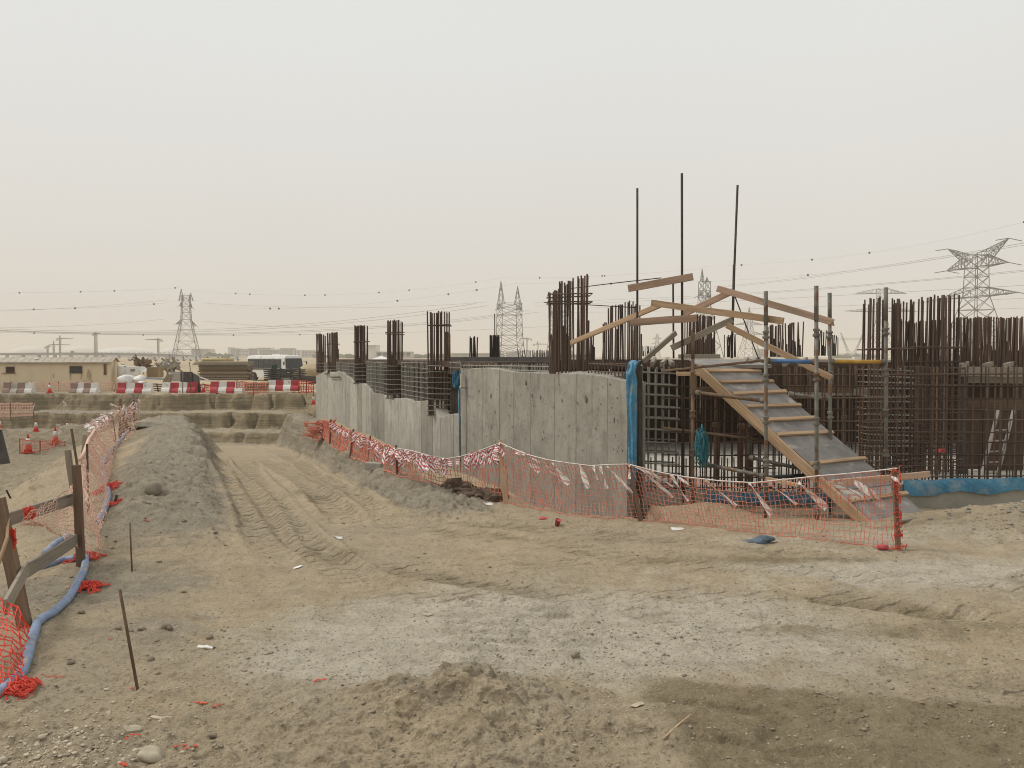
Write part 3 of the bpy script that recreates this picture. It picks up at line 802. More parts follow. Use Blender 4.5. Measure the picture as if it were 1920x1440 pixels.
# ------------------------------------------------------------------ rebar standing above the wall
def ztop(px, py, Y):
    d = ray(px, py); return CAMZ + d.z / d.y * Y
def column_bars(label, px0, px1, pyt, pyb, Y, n, rows=2, depth=0.5, mat='rust_bar', r=0.016, ties=(), jit=6, hoops=None, group=None, ybase=None, hmat=None):
    "a bundle of starter bars: n bars over rows, each bar a part; optional ties and hoops"
    Yf = Y if not callable(Y) else Y((px0 + px1) / 2)
    zb = ybase if ybase is not None else ztop((px0 + px1) / 2, pyb, Yf)
    x0, x1 = PZ(px0, Yf, zb).x, PZ(px1, Yf, zb).x
    root = thing('rebar_column', label, 'rebar', ((x0 + x1) / 2, Yf, zb), group)
    per = max(2, n // rows)
    tops = []
    for q in range(rows):
        for i in range(per):
            f = (i + 0.5 * (q % 2) + R.uniform(-.3, .3)) / per
            f = min(max(f, 0), 1)
            y = Yf + depth * q / max(1, rows - 1)
            x = x0 + (x1 - x0) * f
            pt = lerp_tab(pyt, px0 + (px1 - px0) * f) if isinstance(pyt, list) else pyt
            pt = pt + abs(R.gauss(0, jit * 0.5))
            zt = ztop(px0, pt, Yf)
            lean = R.gauss(0, .018)
            bar(root, 'bar', (x, y, zb), (x + lean, y + R.gauss(0, .02), zt), r * R.uniform(.85, 1.1), 'rust_bright' if mat == 'rust_bar' and R.random() < .11 else mat, 6)
            if R.random() < .35:
                bar(root, 'lap_bar', (x + .035, y, zb), (x + .035 + lean * .5, y, zb + (zt - zb) * R.uniform(.35, .62)), r, mat, 6)
    for py in ties:
        z = ztop(px0, py, Yf)
        m = MB(); e = .04; zj = [R.uniform(-.03, .03) for _ in range(4)]
        m.tube([(x0 - e, Yf - e, z + zj[0]), (x1 + e, Yf - e, z + zj[1]), (x1 + e, Yf + depth + e, z + zj[2]), (x0 - e, Yf + depth + e, z + zj[3])], r * .8, 5, closed=True)
        m.build('hoop', mat, root)
    if hoops:
        za, zc, st = hoops
        z = za
        while z < zc:
            m = MB(); e = .05; zj = [R.uniform(-.025, .025) for _ in range(4)]
            m.tube([(x0 - e, Yf - e, z + zj[0]), (x1 + e, Yf - e, z + zj[1]), (x1 + e, Yf + depth + e, z + zj[2]), (x0 - e, Yf + depth + e, z + zj[3])], r * .75, 5, closed=True)
            m.build('hoop', hmat or mat, root)
            z += st
    return root
# five columns rising through the long wall, far to near, and the big one on the near wall
for lab, a, b_, pt, ties, hz in (
        ('dark rebar starter column farthest left, at the far end of the pale wall', 594, 607, 625, (660,), 699),
        ('second rebar starter column from the far end of the pale wall, tied once near its middle', 615, 631.5, 622, (645,), 699),
        ('rebar starter column third from the far end of the pale wall, standing alone', 665.5, 687.5, 609, (641,), 719),
        ('rebar starter column fourth from the far end of the pale wall with a tie near its top', 726, 753, 599, (627, 622), 747),
        ('tall thick rebar starter column at the near end of the broken pale wall, beside the blue roll', 804.5, 842, 583, (609,), 780)):
    Yc = wallhit((a + b_) / 2, -0.12)
    zt = ztop(a, 677, Yc)
    column_bars(lab, a, b_, pt, hz, Yc, 16, 2, 0.45, 'rust_bar', 0.027 if a < 720 else 0.022, ties, 4, hoops=(ztop(a, hz, Yc), zt - .1, 0.16), group='rebar starter columns along the wall', hmat='grey_bar')
Yc = wallhit(1068, -0.15)
column_bars('tall open cluster of ragged rebar starters on the near grey wall, taller towards its right', 1031, 1106, [(1031, 545), (1050, 540), (1052, 521), (1060, 530), (1072, 522), (1080, 518), (1090, 516), (1106, 510)], 701, Yc, 26, 2, 0.5, 'rust_bar', 0.018, (553, 566), 6, group='rebar starter columns along the wall')
# mesh cages between the columns (grey with cement)
def wall_mat(label, pxa, pxb, zt_py, step, layers=(0.10, 0.3), mat='grey_bar', hstep=.19, r=.011):
    root = thing('rebar_mat', label, 'rebar', wpt(pxa, 720, -layers[0]), 'cement-grey rebar mats above the wall')
    for li, off in enumerate(layers):
        a, b_ = wpt(pxa, 700, -off), wpt(pxb, 700, -off)
        ln = (Vector((b_.x - a.x, b_.y - a.y, 0))).length
        n = int(ln / step)
        tp = TOPB if pxb < 863 else TOPA
        def q(f, z): return Vector((a.x + (b_.x - a.x) * f, a.y + (b_.y - a.y) * f, z))
        def zz(f, py):
            p = q(f, 0); px = 960 + p.x / (p.y * CP) * FPX
            return px, ztop(px, py, p.y)
        zlow = 9
        for i in range(n + 1):
            f = i / n + R.uniform(-.1, .1) / n
            px, zt = zz(f, zt_py + R.uniform(-1, 2.5))
            _, zc = zz(f, lerp_tab(tp, px) + 6)
            zlow = min(zlow, zc)
            if zt - zc > .06:
                bar(root, 'bar', q(f, zc), q(f + R.gauss(0, .004), zt), r, mat if R.random() < .85 else 'rust_bar', 5)
        _, z1 = zz(0.5, zt_py + 1)
        z = z1 - .04
        while z > zlow + .05:
            f0 = 0
            # only where the mat shows above the concrete
            run = [f for f in np.linspace(0, 1, 25) if zz(f, lerp_tab(tp, zz(f, 0)[0]))[1] < z - .02]
            if len(run) > 2:
                bar(root, 'cross_bar', q(run[0], z + R.uniform(-.02, .02)), q(run[-1], z + R.uniform(-.03, .03)), r, mat, 5)
            z -= hstep
    return root
wall_mat('rebar mat between the two farthest starter columns of the pale wall', 608, 616, 679, .12, hstep=.15)
wall_mat('grey rebar mat between the second and third starter columns from the far end', 631, 666, 678, .12, hstep=.15)
wall_mat('grey rebar mat between the third and fourth starter columns from the far end', 687, 727, 677, .11, hstep=.15)
wall_mat('wide grey rebar mat between the fourth starter column and the tall near one', 753, 806, 677, .105, hstep=.15)
wall_mat('narrow grey rebar mat beside the blue roll, right of the tall near column', 842, 864, 676, .105, hstep=.15)
wall_mat('row of short bent grey bars on the near wall, left of the ragged cluster', 866, 1032, 682, .13, (0.12, 0.32), r=.013, hstep=.09)
wall_mat('row of short rusty bars on the near wall, right of the ragged cluster', 1104, 1174, 679, .12, (0.12, 0.32), 'rust_bar', r=.012, hstep=.11)

inn = thing('inner_shutter', 'dark plywood shutter standing behind the grey rebar mats of the long wall', 'formwork', wpt(860, 700, -.8))
ia, ib = wpt(860, 700, -.8), wpt(604, 700, -.8); nI = 18
for k in range(nI):
    a, c = ia.lerp(ib, k / nI), ia.lerp(ib, (k + .985) / nI)
    b = MB(); b.beam((a.x, a.y, .35), (c.x, c.y, .35), .05, 3.1 + R.uniform(-.1, .06)); b.build('panel', 'inner_ply', inn)

# ------------------------------------------------------------------ blue waterproofing sheet at the ends of the pours
def drape(name, label, cat, pts, mat, nz=26, amp=.02, fold=5, seed=1):
    "hanging crumpled sheet with thickness; pts = [(left point, right point)] down its length"
    rr = random.Random(seed); ph = [rr.uniform(0, 6.28) for _ in range(6)]
    rows = []; nx = 12
    for i in range(nz + 1):
        f = i / nz * (len(pts) - 1); k = min(int(f), len(pts) - 2); g = f - k
        l = pts[k][0].lerp(pts[k + 1][0], g); r_ = pts[k][1].lerp(pts[k + 1][1], g)
        row = []
        for j in range(nx + 1):
            s_ = j / nx; p = l.lerp(r_, s_)
            bulge = math.sin(s_ * math.pi) * .05 + amp * math.sin(fold * s_ * 3.1 + ph[0] + 1.2 * math.sin(i * .35 + ph[1])) + amp * .6 * math.sin(i * .6 + 7 * s_ + ph[2])
            row.append(p + Vector((0, -1, 0)) * bulge)
        rows.append(row)
    mb = MB(); mb.smooth = True
    mb.sheet(rows); mb.sheet([[p + Vector((0, .012, 0)) for p in r_[::-1]] for r_ in rows])
    o = mb.build(name, mat, None, pts[-1][0]); return tag(o, label, cat)
Yn = 13.45
drape('membrane_sheet', 'long blue waterproofing sheet hanging down the near end of the grey wall', 'sheet',
      [(P(1185, 675, Yn + .3), P(1203, 676, Yn + .3)), (P(1176, 681, Yn + .05), P(1198, 678, Yn + .1)), (P(1174, 700, Yn), P(1191, 699, Yn)), (P(1174, 716, Yn), P(1195, 716, Yn)), (P(1175, 760, Yn), P(1195, 760, Yn)), (P(1177, 820, Yn), P(1195, 820, Yn)), (P(1178, 880, Yn), P(1193, 880, Yn)), (P(1180, 925, Yn), P(1192, 925, Yn))], 'blue_sheet', 40)
Yr = wallhit(855, 0.28)
drape('membrane_roll', 'bright blue folded roll of sheet hooked over the joint between the two walls', 'sheet',
      [(P(858, 694, Yr), P(864, 694, Yr)), (P(849, 698, Yr), P(863, 697, Yr)), (P(848, 712, Yr), P(863, 712, Yr)), (P(849, 724, Yr), P(863, 722, Yr)), (P(853, 729, Yr), P(860, 727, Yr))], 'blue_sheet', 20, .05, 7, 4)
drape('membrane_strip', 'narrow blue strip hanging in the joint between the two walls below the roll', 'sheet',
      [(P(858.5, 728, Yr), P(863.5, 728, Yr)), (P(859.5, 780, Yr), P(863.5, 780, Yr)), (P(860.5, 857, Yr), P(862.8, 857, Yr))], 'blue_sheet', 16, .01, 3, 5)
o = plank('stop_end_post', (PZ(1197, 13.75, -1.0)), (PZ(1197, 13.75, 2.14)), .115, .16, 'plywood_dark', up=(0, 1, 0))
o.data.materials[0] = MATS['stop_end']
tag(o, 'dark upright stop-end board beside the hanging blue sheet at the wall corner', 'board')

# ------------------------------------------------------------------ floor slab, kicker, deck and dark interior
YC = 14.05                                         # plane of the front rebar curtain
CX0 = PZ(1202, YC, 1).x
def struct_box(name, mat, c, size, label=None, cat=None, parent=None):
    b = MB(); b.box(c, size); o = b.build(name, mat, parent, None if parent else c)
    if label: tag(o, label, cat)
    return o
fl = MB()
fl.prism([(2.02, 13.92, -.55), (14, 13.92, -.55), (14, 34, -.55), (-5.6, 34, -.55)], (0, 0, .54))
floor = fl.build('floor_slab', 'slab_concrete'); floor['kind'] = 'structure'
kick = MB()
xs = np.linspace(2.02, 10.5, 44)
rows_t, rows_f, rows_b = [], [], []
for x in xs:
    rt = R.uniform(-.015, .015) + (.12 if x > 5.4 else 0) * S(5.2, 5.9, x)
    rows_t.append((x, 13.83, .06 + rt)); rows_b.append((x, 13.80, -.5))
kick.sheet([[(p[0], 13.918, p[2]) for p in rows_t], rows_t, rows_b])
kick.sheet([[(p[0], 13.918, -.5) for p in rows_t], [(p[0], 13.918, p[2]) for p in rows_t]])
kk = kick.build('concrete_kicker', 'kicker', None, (2, 13.8, -.3)); tag(kk, 'low rough concrete kicker along the foot of the rebar curtain', 'kicker')
def band(name, label, x0, x1, zt0, zt1, zb0, zb1, seed):
    rr = random.Random(seed); n = 40; a_, b_, c_ = [], [], []
    for i in range(n + 1):
        f = i / n; x = x0 + (x1 - x0) * f
        wv = .02 * math.sin(f * 21 + seed) + rr.uniform(-.012, .012)
        a_.append((x, 13.76 + .02 * math.sin(f * 33), zt0 + (zt1 - zt0) * f + wv * .5))
        c_.append((x, 13.74 + .02 * math.sin(f * 27 + 1), (zt0 + zb0) / 2 + ((zt1 + zb1) - (zt0 + zb0)) / 2 * f + .02 * math.sin(f * 40)))
        b_.append((x, 13.765, zb0 + (zb1 - zb0) * f + wv * 1.6))
    m = MB(); m.smooth = True; m.sheet([a_, c_, b_]); m.sheet([[(x, y + .02, z) for x, y, z in q] for q in (b_, c_, a_)])
    tag(m.build(name, 'blue_sheet', None, (x0, 13.75, zb0)), label, 'sheet')
band('membrane_band', 'blue sheet laid along the kicker at the far right, above bare concrete', 6.45, 10.2, .27, .33, .02, .12, 3)
band('membrane_band', 'blue sheet along the kicker behind the orange net, left of the ramp foot', 3.2, 5.35, .05, .03, -.12, -.12, 8)
# dark interior: back shutter wall, soffit deck and props
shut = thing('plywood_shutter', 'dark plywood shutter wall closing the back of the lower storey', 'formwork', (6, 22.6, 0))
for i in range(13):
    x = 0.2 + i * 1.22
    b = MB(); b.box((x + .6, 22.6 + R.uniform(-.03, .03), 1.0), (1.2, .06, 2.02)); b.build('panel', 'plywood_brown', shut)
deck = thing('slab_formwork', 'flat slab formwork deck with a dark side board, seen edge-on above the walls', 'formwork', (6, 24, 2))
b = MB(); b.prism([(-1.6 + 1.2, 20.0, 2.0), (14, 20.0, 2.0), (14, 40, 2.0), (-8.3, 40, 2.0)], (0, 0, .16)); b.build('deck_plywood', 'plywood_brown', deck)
b = MB()
e0, e1 = PZ(852, 22.9, 2.1), PZ(1034, 22.9, 2.1)
pa, pb = P(846, 680, 23.6), P(1036, 680, 21.2)
b.beam((pa.x, pa.y, 2.185), (pb.x, pb.y, 2.185), .05, .19); b.build('side_board', 'dark_steel', deck)
pa, pb = P(1036, 678, 21.2), P(1450, 676, 20.2)
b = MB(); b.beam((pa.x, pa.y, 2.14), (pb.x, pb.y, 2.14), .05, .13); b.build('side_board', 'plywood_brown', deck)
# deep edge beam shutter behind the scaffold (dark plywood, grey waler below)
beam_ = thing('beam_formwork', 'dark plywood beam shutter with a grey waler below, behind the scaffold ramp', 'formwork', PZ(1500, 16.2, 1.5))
b = MB(); b.box(((PZ(1385, 16.2, 2).x + PZ(1626, 16.2, 2).x) / 2, 16.2, 1.9), (PZ(1626, 16.2, 2).x - PZ(1385, 16.2, 2).x, .05, .44)); b.build('dark_board', 'plywood_brown', beam_)
plank('waler', PZ(1395, 16.12, 1.61), PZ(1630, 16.12, 1.61), .12, .13, 'timber_grey', beam_)
for px in (1420, 1470, 1515, 1560, 1605):
    plank('stud', PZ(px, 16.14, 1.70), PZ(px, 16.14, 2.12), .05, .07, 'timber_brown', beam_, up=(0, 1, 0))
bm2 = thing('beam_formwork', 'grey timber edge beam under open joists at the far right', 'formwork', PZ(1860, 16.4, 1.9))
plank('edge_beam', PZ(1797, 16.4, 2.0), PZ(1990, 16.4, 1.98), .12, .19, 'timber_grey', bm2)
plank('ledger_board', PZ(1806, 16.7, 1.83), PZ(1990, 16.7, 1.81), .06, .12, 'timber_grey', bm2)
plank('back_beam', PZ(1780, 19.8, 2.12), PZ(1990, 19.8, 2.12), .12, .12, 'timber_grey', bm2)
for px in (1800, 1846, 1884, 1926):
    a = PZ(px, 16.45, 2.11); c = PZ(px + 24, 19.8, 2.16)
    plank('joist', a, c, .075, .1, 'timber_grey', bm2)
for k in range(5):
    a, c = PZ(1800 + 40 * k, 16.95, 0), PZ(1838 + 40 * k, 16.95, 0); m_ = MB(); m_.box(((a.x + c.x) / 2, 16.95 + R.uniform(-.02, .02), .6), (c.x - a.x, .04, 1.2 + R.uniform(-.06, .06))); m_.build('dark_board', 'plywood_brown', bm2)  # dark boards added to black out the bright floor in this bay
plank('brace_board', PZ(1797, 17.6, 1.32), PZ(1960, 17.6, 1.30), .05, .2, 'timber_brown', bm2)
plank('upright', PZ(1803, 16.5, -.02), PZ(1803, 16.5, 1.9), .14, .14, 'dark_steel', bm2, up=(0, 1, 0))
def prop(px, Y, z1, label, mat='scaffold_rusty', r=.045):
    t = thing('steel_prop', label, 'prop', PZ(px, Y, -.01), 'steel props under the formwork')
    p = PZ(px, Y, -.01); ztop_ = z1
    b = MB(); b.tube([p, (p.x, p.y, 1.05)], r, 10); b.build('outer_tube', mat, t)
    b = MB(); b.tube([(p.x, p.y, 1.05), (p.x, p.y, ztop_ - .01)], r * .75, 10); b.build('inner_tube', mat, t)
    b = MB(); b.lathe((p.x, p.y, 1.0), [(r * 1.1, 0), (r * 1.7, .02), (r * 1.7, .08), (r * 1.1, .1)], 10); b.build('collar', mat, t)
    b = MB(); b.box((p.x, p.y, ztop_), (.16, .16, .012)); b.box((p.x, p.y, .0), (.16, .16, .012)); b.build('end_plates', mat, t)
prop(1342, 15.3, 1.95, 'brown steel prop behind the curtain, right of the blue rope')
prop(1389, 15.0, 1.95, 'rust-red steel prop close under the left side of the ramp', 'rust_bright')
prop(1405, 14.6, 1.6, 'grey adjustable prop with a collar beneath the middle of the ramp', 'scaffold_steel', .04)
prop(1582, 17.2, 1.95, 'thin steel prop in the dark bay right of the ramp', 'scaffold_rusty', .035)
prop(1612, 18.4, 1.95, 'second thin steel prop deeper in the dark bay right of the ramp', 'scaffold_rusty', .035)
prop(1850, 18.8, 1.95, 'steel prop in the dark bay at the far right', 'scaffold_rusty', .035)
prop(1905, 20.5, 1.95, 'steel prop deepest in the far right bay', 'scaffold_rusty', .035)
# platform at the head of the ramp
plat = thing('landing_platform', 'grey plywood landing at the head of the cleated ramp', 'platform', PZ(1350, 15, 2.1))
b = MB(); b.prism([P(1292, 673, 17.2), P(1400, 673.5, 17.0), P(1447, 684, 14.1), P(1310, 684.5, 13.95)], (0, 0, -.03)); b.build('plywood_sheet', 'plywood_dark', plat)
plank('edge_board', P(1272, 668.5, 17.3), P(1350, 668, 17.3), .06, .09, 'timber_grey', plat)
b = MB(); b.prism([P(1310, 684.8, 13.9), P(1447, 684.3, 14.05), P(1447, 690, 14.05), P(1310, 692, 13.9)], (0, .03, 0)); b.build('riser_board', 'plywood_dark', plat)
JL = ('loose grey joist across the slab edge, nearest the blue sheet', 'loose grey joist across the slab edge, second from the blue sheet', 'loose grey joist just left of the landing', 'loose grey joist just right of the landing', 'loose grey joist between the landing and the nearest standard', 'loose grey joist behind the blue tube', 'loose grey joist just left of the tallest standard')
for k, (px, px2) in enumerate(((1222, 1228), (1240, 1252), (1262, 1250), (1392, 1402), (1406, 1420), (1470, 1485), (1500, 1512))):
    o = plank('deck_joist', P(px, 683, 14.6), P(px2, 673, 17.5), .06, .08, 'timber_grey'); tag(o, JL[k], 'timber', 'loose joists on the slab edge')

# ------------------------------------------------------------------ the rebar curtain
def curtain():
    root = thing('rebar_curtain', 'wide curtain grid of reinforcing bars on the kicker, grey at its left end', 'rebar', (CX0, YC, 0))
    X1 = 9.2
    n = int((X1 - CX0) / .118)
    low = (PZ(1304, YC, 2).x, PZ(1452, YC, 2).x)
    for li, y in enumerate((YC, YC + .24)):
        for i in range(n + 1):
            x = CX0 + i * .118 + R.gauss(0, .008) + li * .045
            if x < CX0 - .02: continue
            g = x < CX0 + .72 - li * .1
            zt = 2.13 + R.gauss(0, .018)
            if low[0] < x < low[1]: zt = 1.9 + R.gauss(0, .03)
            bar(root, 'vertical_bar', (x, y, .0), (x + R.gauss(0, .008), y + R.gauss(0, .01), zt), .0125 if not g else .0145, 'grey_bar' if g else ('rust_bright' if R.random() < .09 else 'rust_bar'), 6)
        if li == 0:
            for i in range(n):
                if R.random() < .25: continue
                x = CX0 + (i + .5) * .118 + R.gauss(0, .012)
                bar(root, 'starter_bar', (x, y + .02, .0), (x + R.gauss(0, .01), y + .02, .62 + R.gauss(0, .05)), .011, 'rust_bar', 5)
        z = .1
        k = 0
        while z < 2.1:
            cut = CX0 + .66 + R.uniform(-.12, .12)
            z0, z1 = z + R.gauss(0, .006) + .015, z + R.gauss(0, .01) - .015
            dx = -.06
            bar(root, 'horizontal_bar', (CX0 - .07, y - .022, z0 + .02), (cut, y - .022, z0 - .01), .0135, 'grey_bar', 6)
            sp = [cut - .3, 3.9 + R.uniform(-.3, .3), 6.2 + R.uniform(-.3, .3), X1 + .1]
            for a, c in zip(sp, sp[1:]) if li == 0 else ():
                if z > 1.85 and low[0] - .5 < (a + c) / 2 < low[1]: continue
                bar(root, 'horizontal_bar', (a, y - .024, z1), (c + .25, y - .024, z1 + R.gauss(0, .02)), .0125, 'rust_bar', 6)
            z += .19; k += 1
curtain()
for lab, a, b_, pt, Y, n, rows, dp, mt, ties, zb, hp, hm in (
        ('tall starter bars of the greyish cage right of the scaffold, in front of the big pylon', 1628, 1702, 555, 15.7, 26, 2, .45, 'rust_bar', (653,), 0.0, (.12, 2.1, .12), 'grey_bar'),
        ('dense dark rusty cage with the tallest ragged bars, right of the greyish cage', 1704, 1799, [(1704, 566), (1740, 553), (1770, 549), (1799, 549)], 16.3, 36, 3, .6, 'rust_bar', (652,), 0.0, (.1, 2.2, .11), 'rust_bar')):
    column_bars(lab, a, b_, pt, 830, Y, n, rows, dp, mt, .017, ties, 14, hoops=hp, ybase=zb, hmat=hm)
column_bars('close fence of shorter dark starter bars inside the dense rusty cage', 1690, 1800, [(1690, 598), (1740, 600), (1800, 590)], 672, 17.2, 48, 2, .4, 'rust_bar', .016, (), 14, ybase=2.0)
column_bars('long even row of dark starter bars running out of the picture at the far right', 1800, 1985, 593, 672, 18.2, 84, 2, .35, 'rust_bar', .017, (), 4, ybase=1.9)
for lab, a, b_, pt, pb_, Y, n, r in (
        ('small dark starter column on the deck left of the horned pylon', 881, 894, 630, 672, 26, 9, .022),
        ('starter column on the deck against the foot of the horned pylon', 919, 937, 627, 673, 26, 12, .022),
        ('tall uneven starter bars behind the left tall pole', 1131, 1204, [(1131, 605), (1140, 600), (1142, 572), (1165, 570), (1180, 562), (1204, 575)], 684, 19, 26, .017),
        ('short dark starter stub beside the ragged cluster', 1107, 1115, 624, 678, 24, 6, .02),
        ('dense starter bars under the crossed boards', 1290, 1344, [(1290, 594), (1310, 588), (1344, 592)], 670, 22, 30, .019),
        ('pale short starter column right of the crossed boards', 1364, 1384, 627, 670, 28, 11, .02),
        ('row of starter bars behind the nearest scaffold standard', 1443, 1509, [(1443, 608), (1475, 606), (1506, 602), (1509, 601)], 669, 22, 26, .018),
        ('small starter column left of the perforated standard', 1535, 1552, 619, 667, 27, 9, .018),
        ('small short starter column right of the perforated standard', 1562, 1575, 627, 667, 28, 7, .018),
        ('low distant row of fine starter bars under the horned pylon', 972, 1050, 655, 676, 36, 36, .014),
        ('low distant row of fine starter bars behind the leaning grey brace', 1206, 1232, 648, 668, 36, 14, .014)):
    column_bars(lab, a, b_, pt, pb_, Y, n, 2, .5, 'rust_bar' if Y < 25 else 'dark_bar', r, (), 4, group='starter bars on the slab deck')

# ------------------------------------------------------------------ tall loose poles
def pole(name, label, pts, r, mat='dark_bar', cat='pole'):
    m = MB(); m.smooth = True; m.tube(pts, r, 8)
    return tag(m.build(name, mat, None, pts[0]), label, cat)
pole('steel_pole', 'tall thin dark bar nearest the blue sheet, sticking up into the sky', [PZ(1196, 13.6, -.3), P(1195, 560, 13.6), P(1195, 353, 13.6)], .018)
pole('steel_pole', 'tallest thin dark bar, in the middle of three, rising past the loose board', [PZ(1282, 13.4, -.1), P(1279, 600, 13.4), P(1278.5, 325, 13.4)], .02)
pole('steel_pole', 'tall slightly leaning dark bar rising from where two boards meet', [P(1372, 672, 13.8), P(1377, 500, 13.8), P(1383, 347, 13.8)], .019)
pole('lapped_bar', 'shorter bar lapped against the leaning tall bar', [P(1372.5, 640, 13.78), P(1376, 496, 13.78)], .018)
pole('guy_bar', 'thin rod slanting down from the meeting boards to the slab', [P(1377, 553, 13.8), P(1422, 672, 14.5)], .01)
pole('steel_pole', 'short upright bar between the first two tall bars', [P(1263, 672, 14.5), P(1262, 532, 14.5)], .017)
pole('thin_wire', 'thin wire stretched from the ragged cluster to the loose board', [P(1070, 541, 15.5), P(1150, 531, 14.5), P(1240, 521, 13.7)], .008, cat='wire')
pole('thin_wire', 'second thin wire running low from the ragged cluster to the dark starters', [P(1020, 567, 16), P(1110, 572, 15.5), P(1196, 577, 15)], .008, cat='wire')
pole('steel_pole', 'single slim bar standing out of the starter column by the horned pylon', [P(928, 672, 26.1), P(927.5, 588, 26.1)], .016)
b = MB(); b.smooth = True; b.tube([P(837, 700, 24.6), P(837.5, 622, 24.6)], .05, 8); b.tube([P(842.5, 700, 24.5), P(842, 626, 24.5)], .04, 8)
tag(b.build('orange_rust_bars', 'rust_bright', None, P(840, 700, 24.5)), 'pair of bright rusty bars against the tall near column', 'rebar')

# ------------------------------------------------------------------ scaffold
SCAF = {}
def standard(px, py, Y, zb, label, tilt=0, mat='scaffold_steel', holes=False):
    top = P(px, py, Y); bx = PZ(px + tilt, Y, zb)
    t = thing('scaffold_standard', label, 'scaffold pole', bx, 'scaffold standards round the ramp')
    m = MB(); m.smooth = True; m.tube([bx, bx.lerp(top, .86)], .0275, 12); m.build('pole', mat, t)
    m = MB(); m.smooth = True; m.tube([bx.lerp(top, .858), top], .031, 12); m.build('spigot', mat, t)
    d = (top - bx).normalized()
    z = .34
    Lh = (top - bx).length
    while z < Lh * .93:
        m = MB(); m.smooth = False
        m.lathe(bx + d * z, [(.03, -.05), (.05, -.045), (.053, -.012), (.034, -.008), (.034, .03), (.047, .034), (.047, .06), (.03, .07)], 12, d)
        m.build('cup_joint', mat, t)
        z += .62
    m = MB(); m.box(bx + Vector((0, 0, .008)), (.14, .14, .014)); m.build('base_plate', mat, t)
    return t
standard(1436, 546, 12.2, -.22, 'scaffold standard in front of the upper ramp, left of the taller ones')
standard(1530.5, 536, 11.75, -.2, 'tallest scaffold standard, crossing in front of the ramp', 1)
standard(1555.5, 549, 13.0, -.2, 'scaffold standard behind the ramp with a hole near its top', 2)
standard(1661, 539, 12.8, -.15, 'scaffold standard right of the ramp, before the rusty cages')
standard(1299, 624, 13.3, -.2, 'thick brown scaffold standard left of the ramp, behind the blue rope', 0, 'scaffold_rusty')
def tube_thing(name, label, p0, p1, r, mat, clamp=True):
    t = thing(name, label, 'scaffold tube', p0)
    m = MB(); m.smooth = True; m.tube([p0, p1], r, 12); m.build('tube', mat, t)
    if clamp:
        for f in (.02, .97):
            q = p0.lerp(p1, f); m = MB(); m.lathe(q, [(r * 1.05, -.04), (r * 1.5, -.035), (r * 1.5, .035), (r * 1.05, .04)], 10, (p1 - p0)); m.build('clamp', 'scaffold_steel', t)
    return t
tube_thing('ledger_tube', 'blue painted scaffold tube between the first two standards', P(1437, 676, 12.25), P(1531, 679, 11.8), .03, 'blue_tube')
tube_thing('ledger_tube', 'yellow painted scaffold tube between the two right standards', P(1557, 677.5, 13.0), P(1660, 678.5, 12.8), .03, 'yellow_tube')
tube_thing('ledger_tube', 'brown scaffold tube crossing in front of the ramp to the first standard', P(1307, 736, 13.2), P(1435, 752, 12.25), .028, 'scaffold_rusty')
tube_thing('ledger_tube', 'grey-blue scaffold tube right of the ramp between two standards', P(1482, 739, 13.1), P(1556, 748, 13.05), .028, 'scaffold_steel')
tube_thing('ledger_tube', 'low grey scaffold tube left of the ramp, below the blue rope', P(1322, 870, 13.2), P(1434, 893, 12.3), .03, 'scaffold_steel')
tube_thing('ledger_tube', 'dark scaffold tube under the lower ramp', P(1408, 858, 13.0), P(1515, 882, 12.3), .028, 'dark_steel')
tube_thing('ledger_tube', 'lowest black scaffold tube behind the net', P(1434, 895, 12.6), P(1530, 890, 12.5), .026, 'black_rubber', False)
tube_thing('loose_bar', 'rusty bar sloping across the curtain behind the blue rope', P(1240, 802, 13.6), P(1462, 829, 13.0), .022, 'scaffold_rusty', False)
tube_thing('loose_bar', 'rusty bar lying across the head of the ramp', P(1240, 696, 13.5), P(1440, 675, 13.0), .02, 'scaffold_rusty', False)

# ------------------------------------------------------------------ timber boards
def tb(label, p0, p1, th, wd=.045, mat='timber_pink', name='timber_board', ragged=False):
    d = (p1 - p0).normalized()
    up = Vector((0, 0, 1)) - d * d.z
    o = plank(name, p0, p1, wd, th, mat, None, up=(0, 0, 1), ragged=ragged)
    return tag(o, label, 'timber board')
def pxh(px, Y): return px * Y / FPX
tb('pinkish loose board hanging tilted across two tall bars, highest of the boards', P(1177.5, 541, 13.5), P(1299.5, 519, 13.35), .115)
tb('long brown board sloping down left from the first ridge to the ragged cluster', P(1240, 571, 13.5), P(1071, 642.5, 15.5), .085, mat='timber')
tb('long board falling gently right from the first ridge to the nearest standard', P(1222, 568, 13.45), P(1469, 602, 12.1), .1, mat='timber')
tb('nearly level pink board tied across the two left tall bars', P(1181, 605, 13.4), P(1306, 596.5, 13.35), .115)
tb('board climbing right to the second ridge, behind the first ridge', P(1280, 590, 14.2), P(1373, 546, 13.7), .1, mat='timber_pink')
tb('long splintered pink board sloping down right from the second ridge to the standards', P(1345, 541, 13.72), P(1562, 604, 12.75), .105, ragged=True)
tb('grey brace board rising right below the long gentle board', P(1259, 653, 13.5), P(1373, 599, 13.5), .1, mat='timber_grey')
tb('grey brace board leaning up right from the blue sheet', P(1207, 677, 14.0), P(1267, 624, 14.4), .085, mat='timber_grey')
tb('yellowish board sloping steeply down right past the blue tube', P(1363, 610, 13.3), P(1559, 709, 12.4), .09, mat='timber')
tb('short stub of board at the top of the ramp stringer', P(1268, 701, 13.4), P(1312, 701, 13.3), .065, .1, mat='timber')
tb('short upright timber under the stub at the ramp head', P(1300, 738, 13.25), P(1300, 702, 13.25), .085, .06, mat='timber_brown')
tb('red-brown level board behind the upper ramp stringer', P(1307, 732, 13.95), P(1365, 731, 13.95), .095, mat='timber_brown')
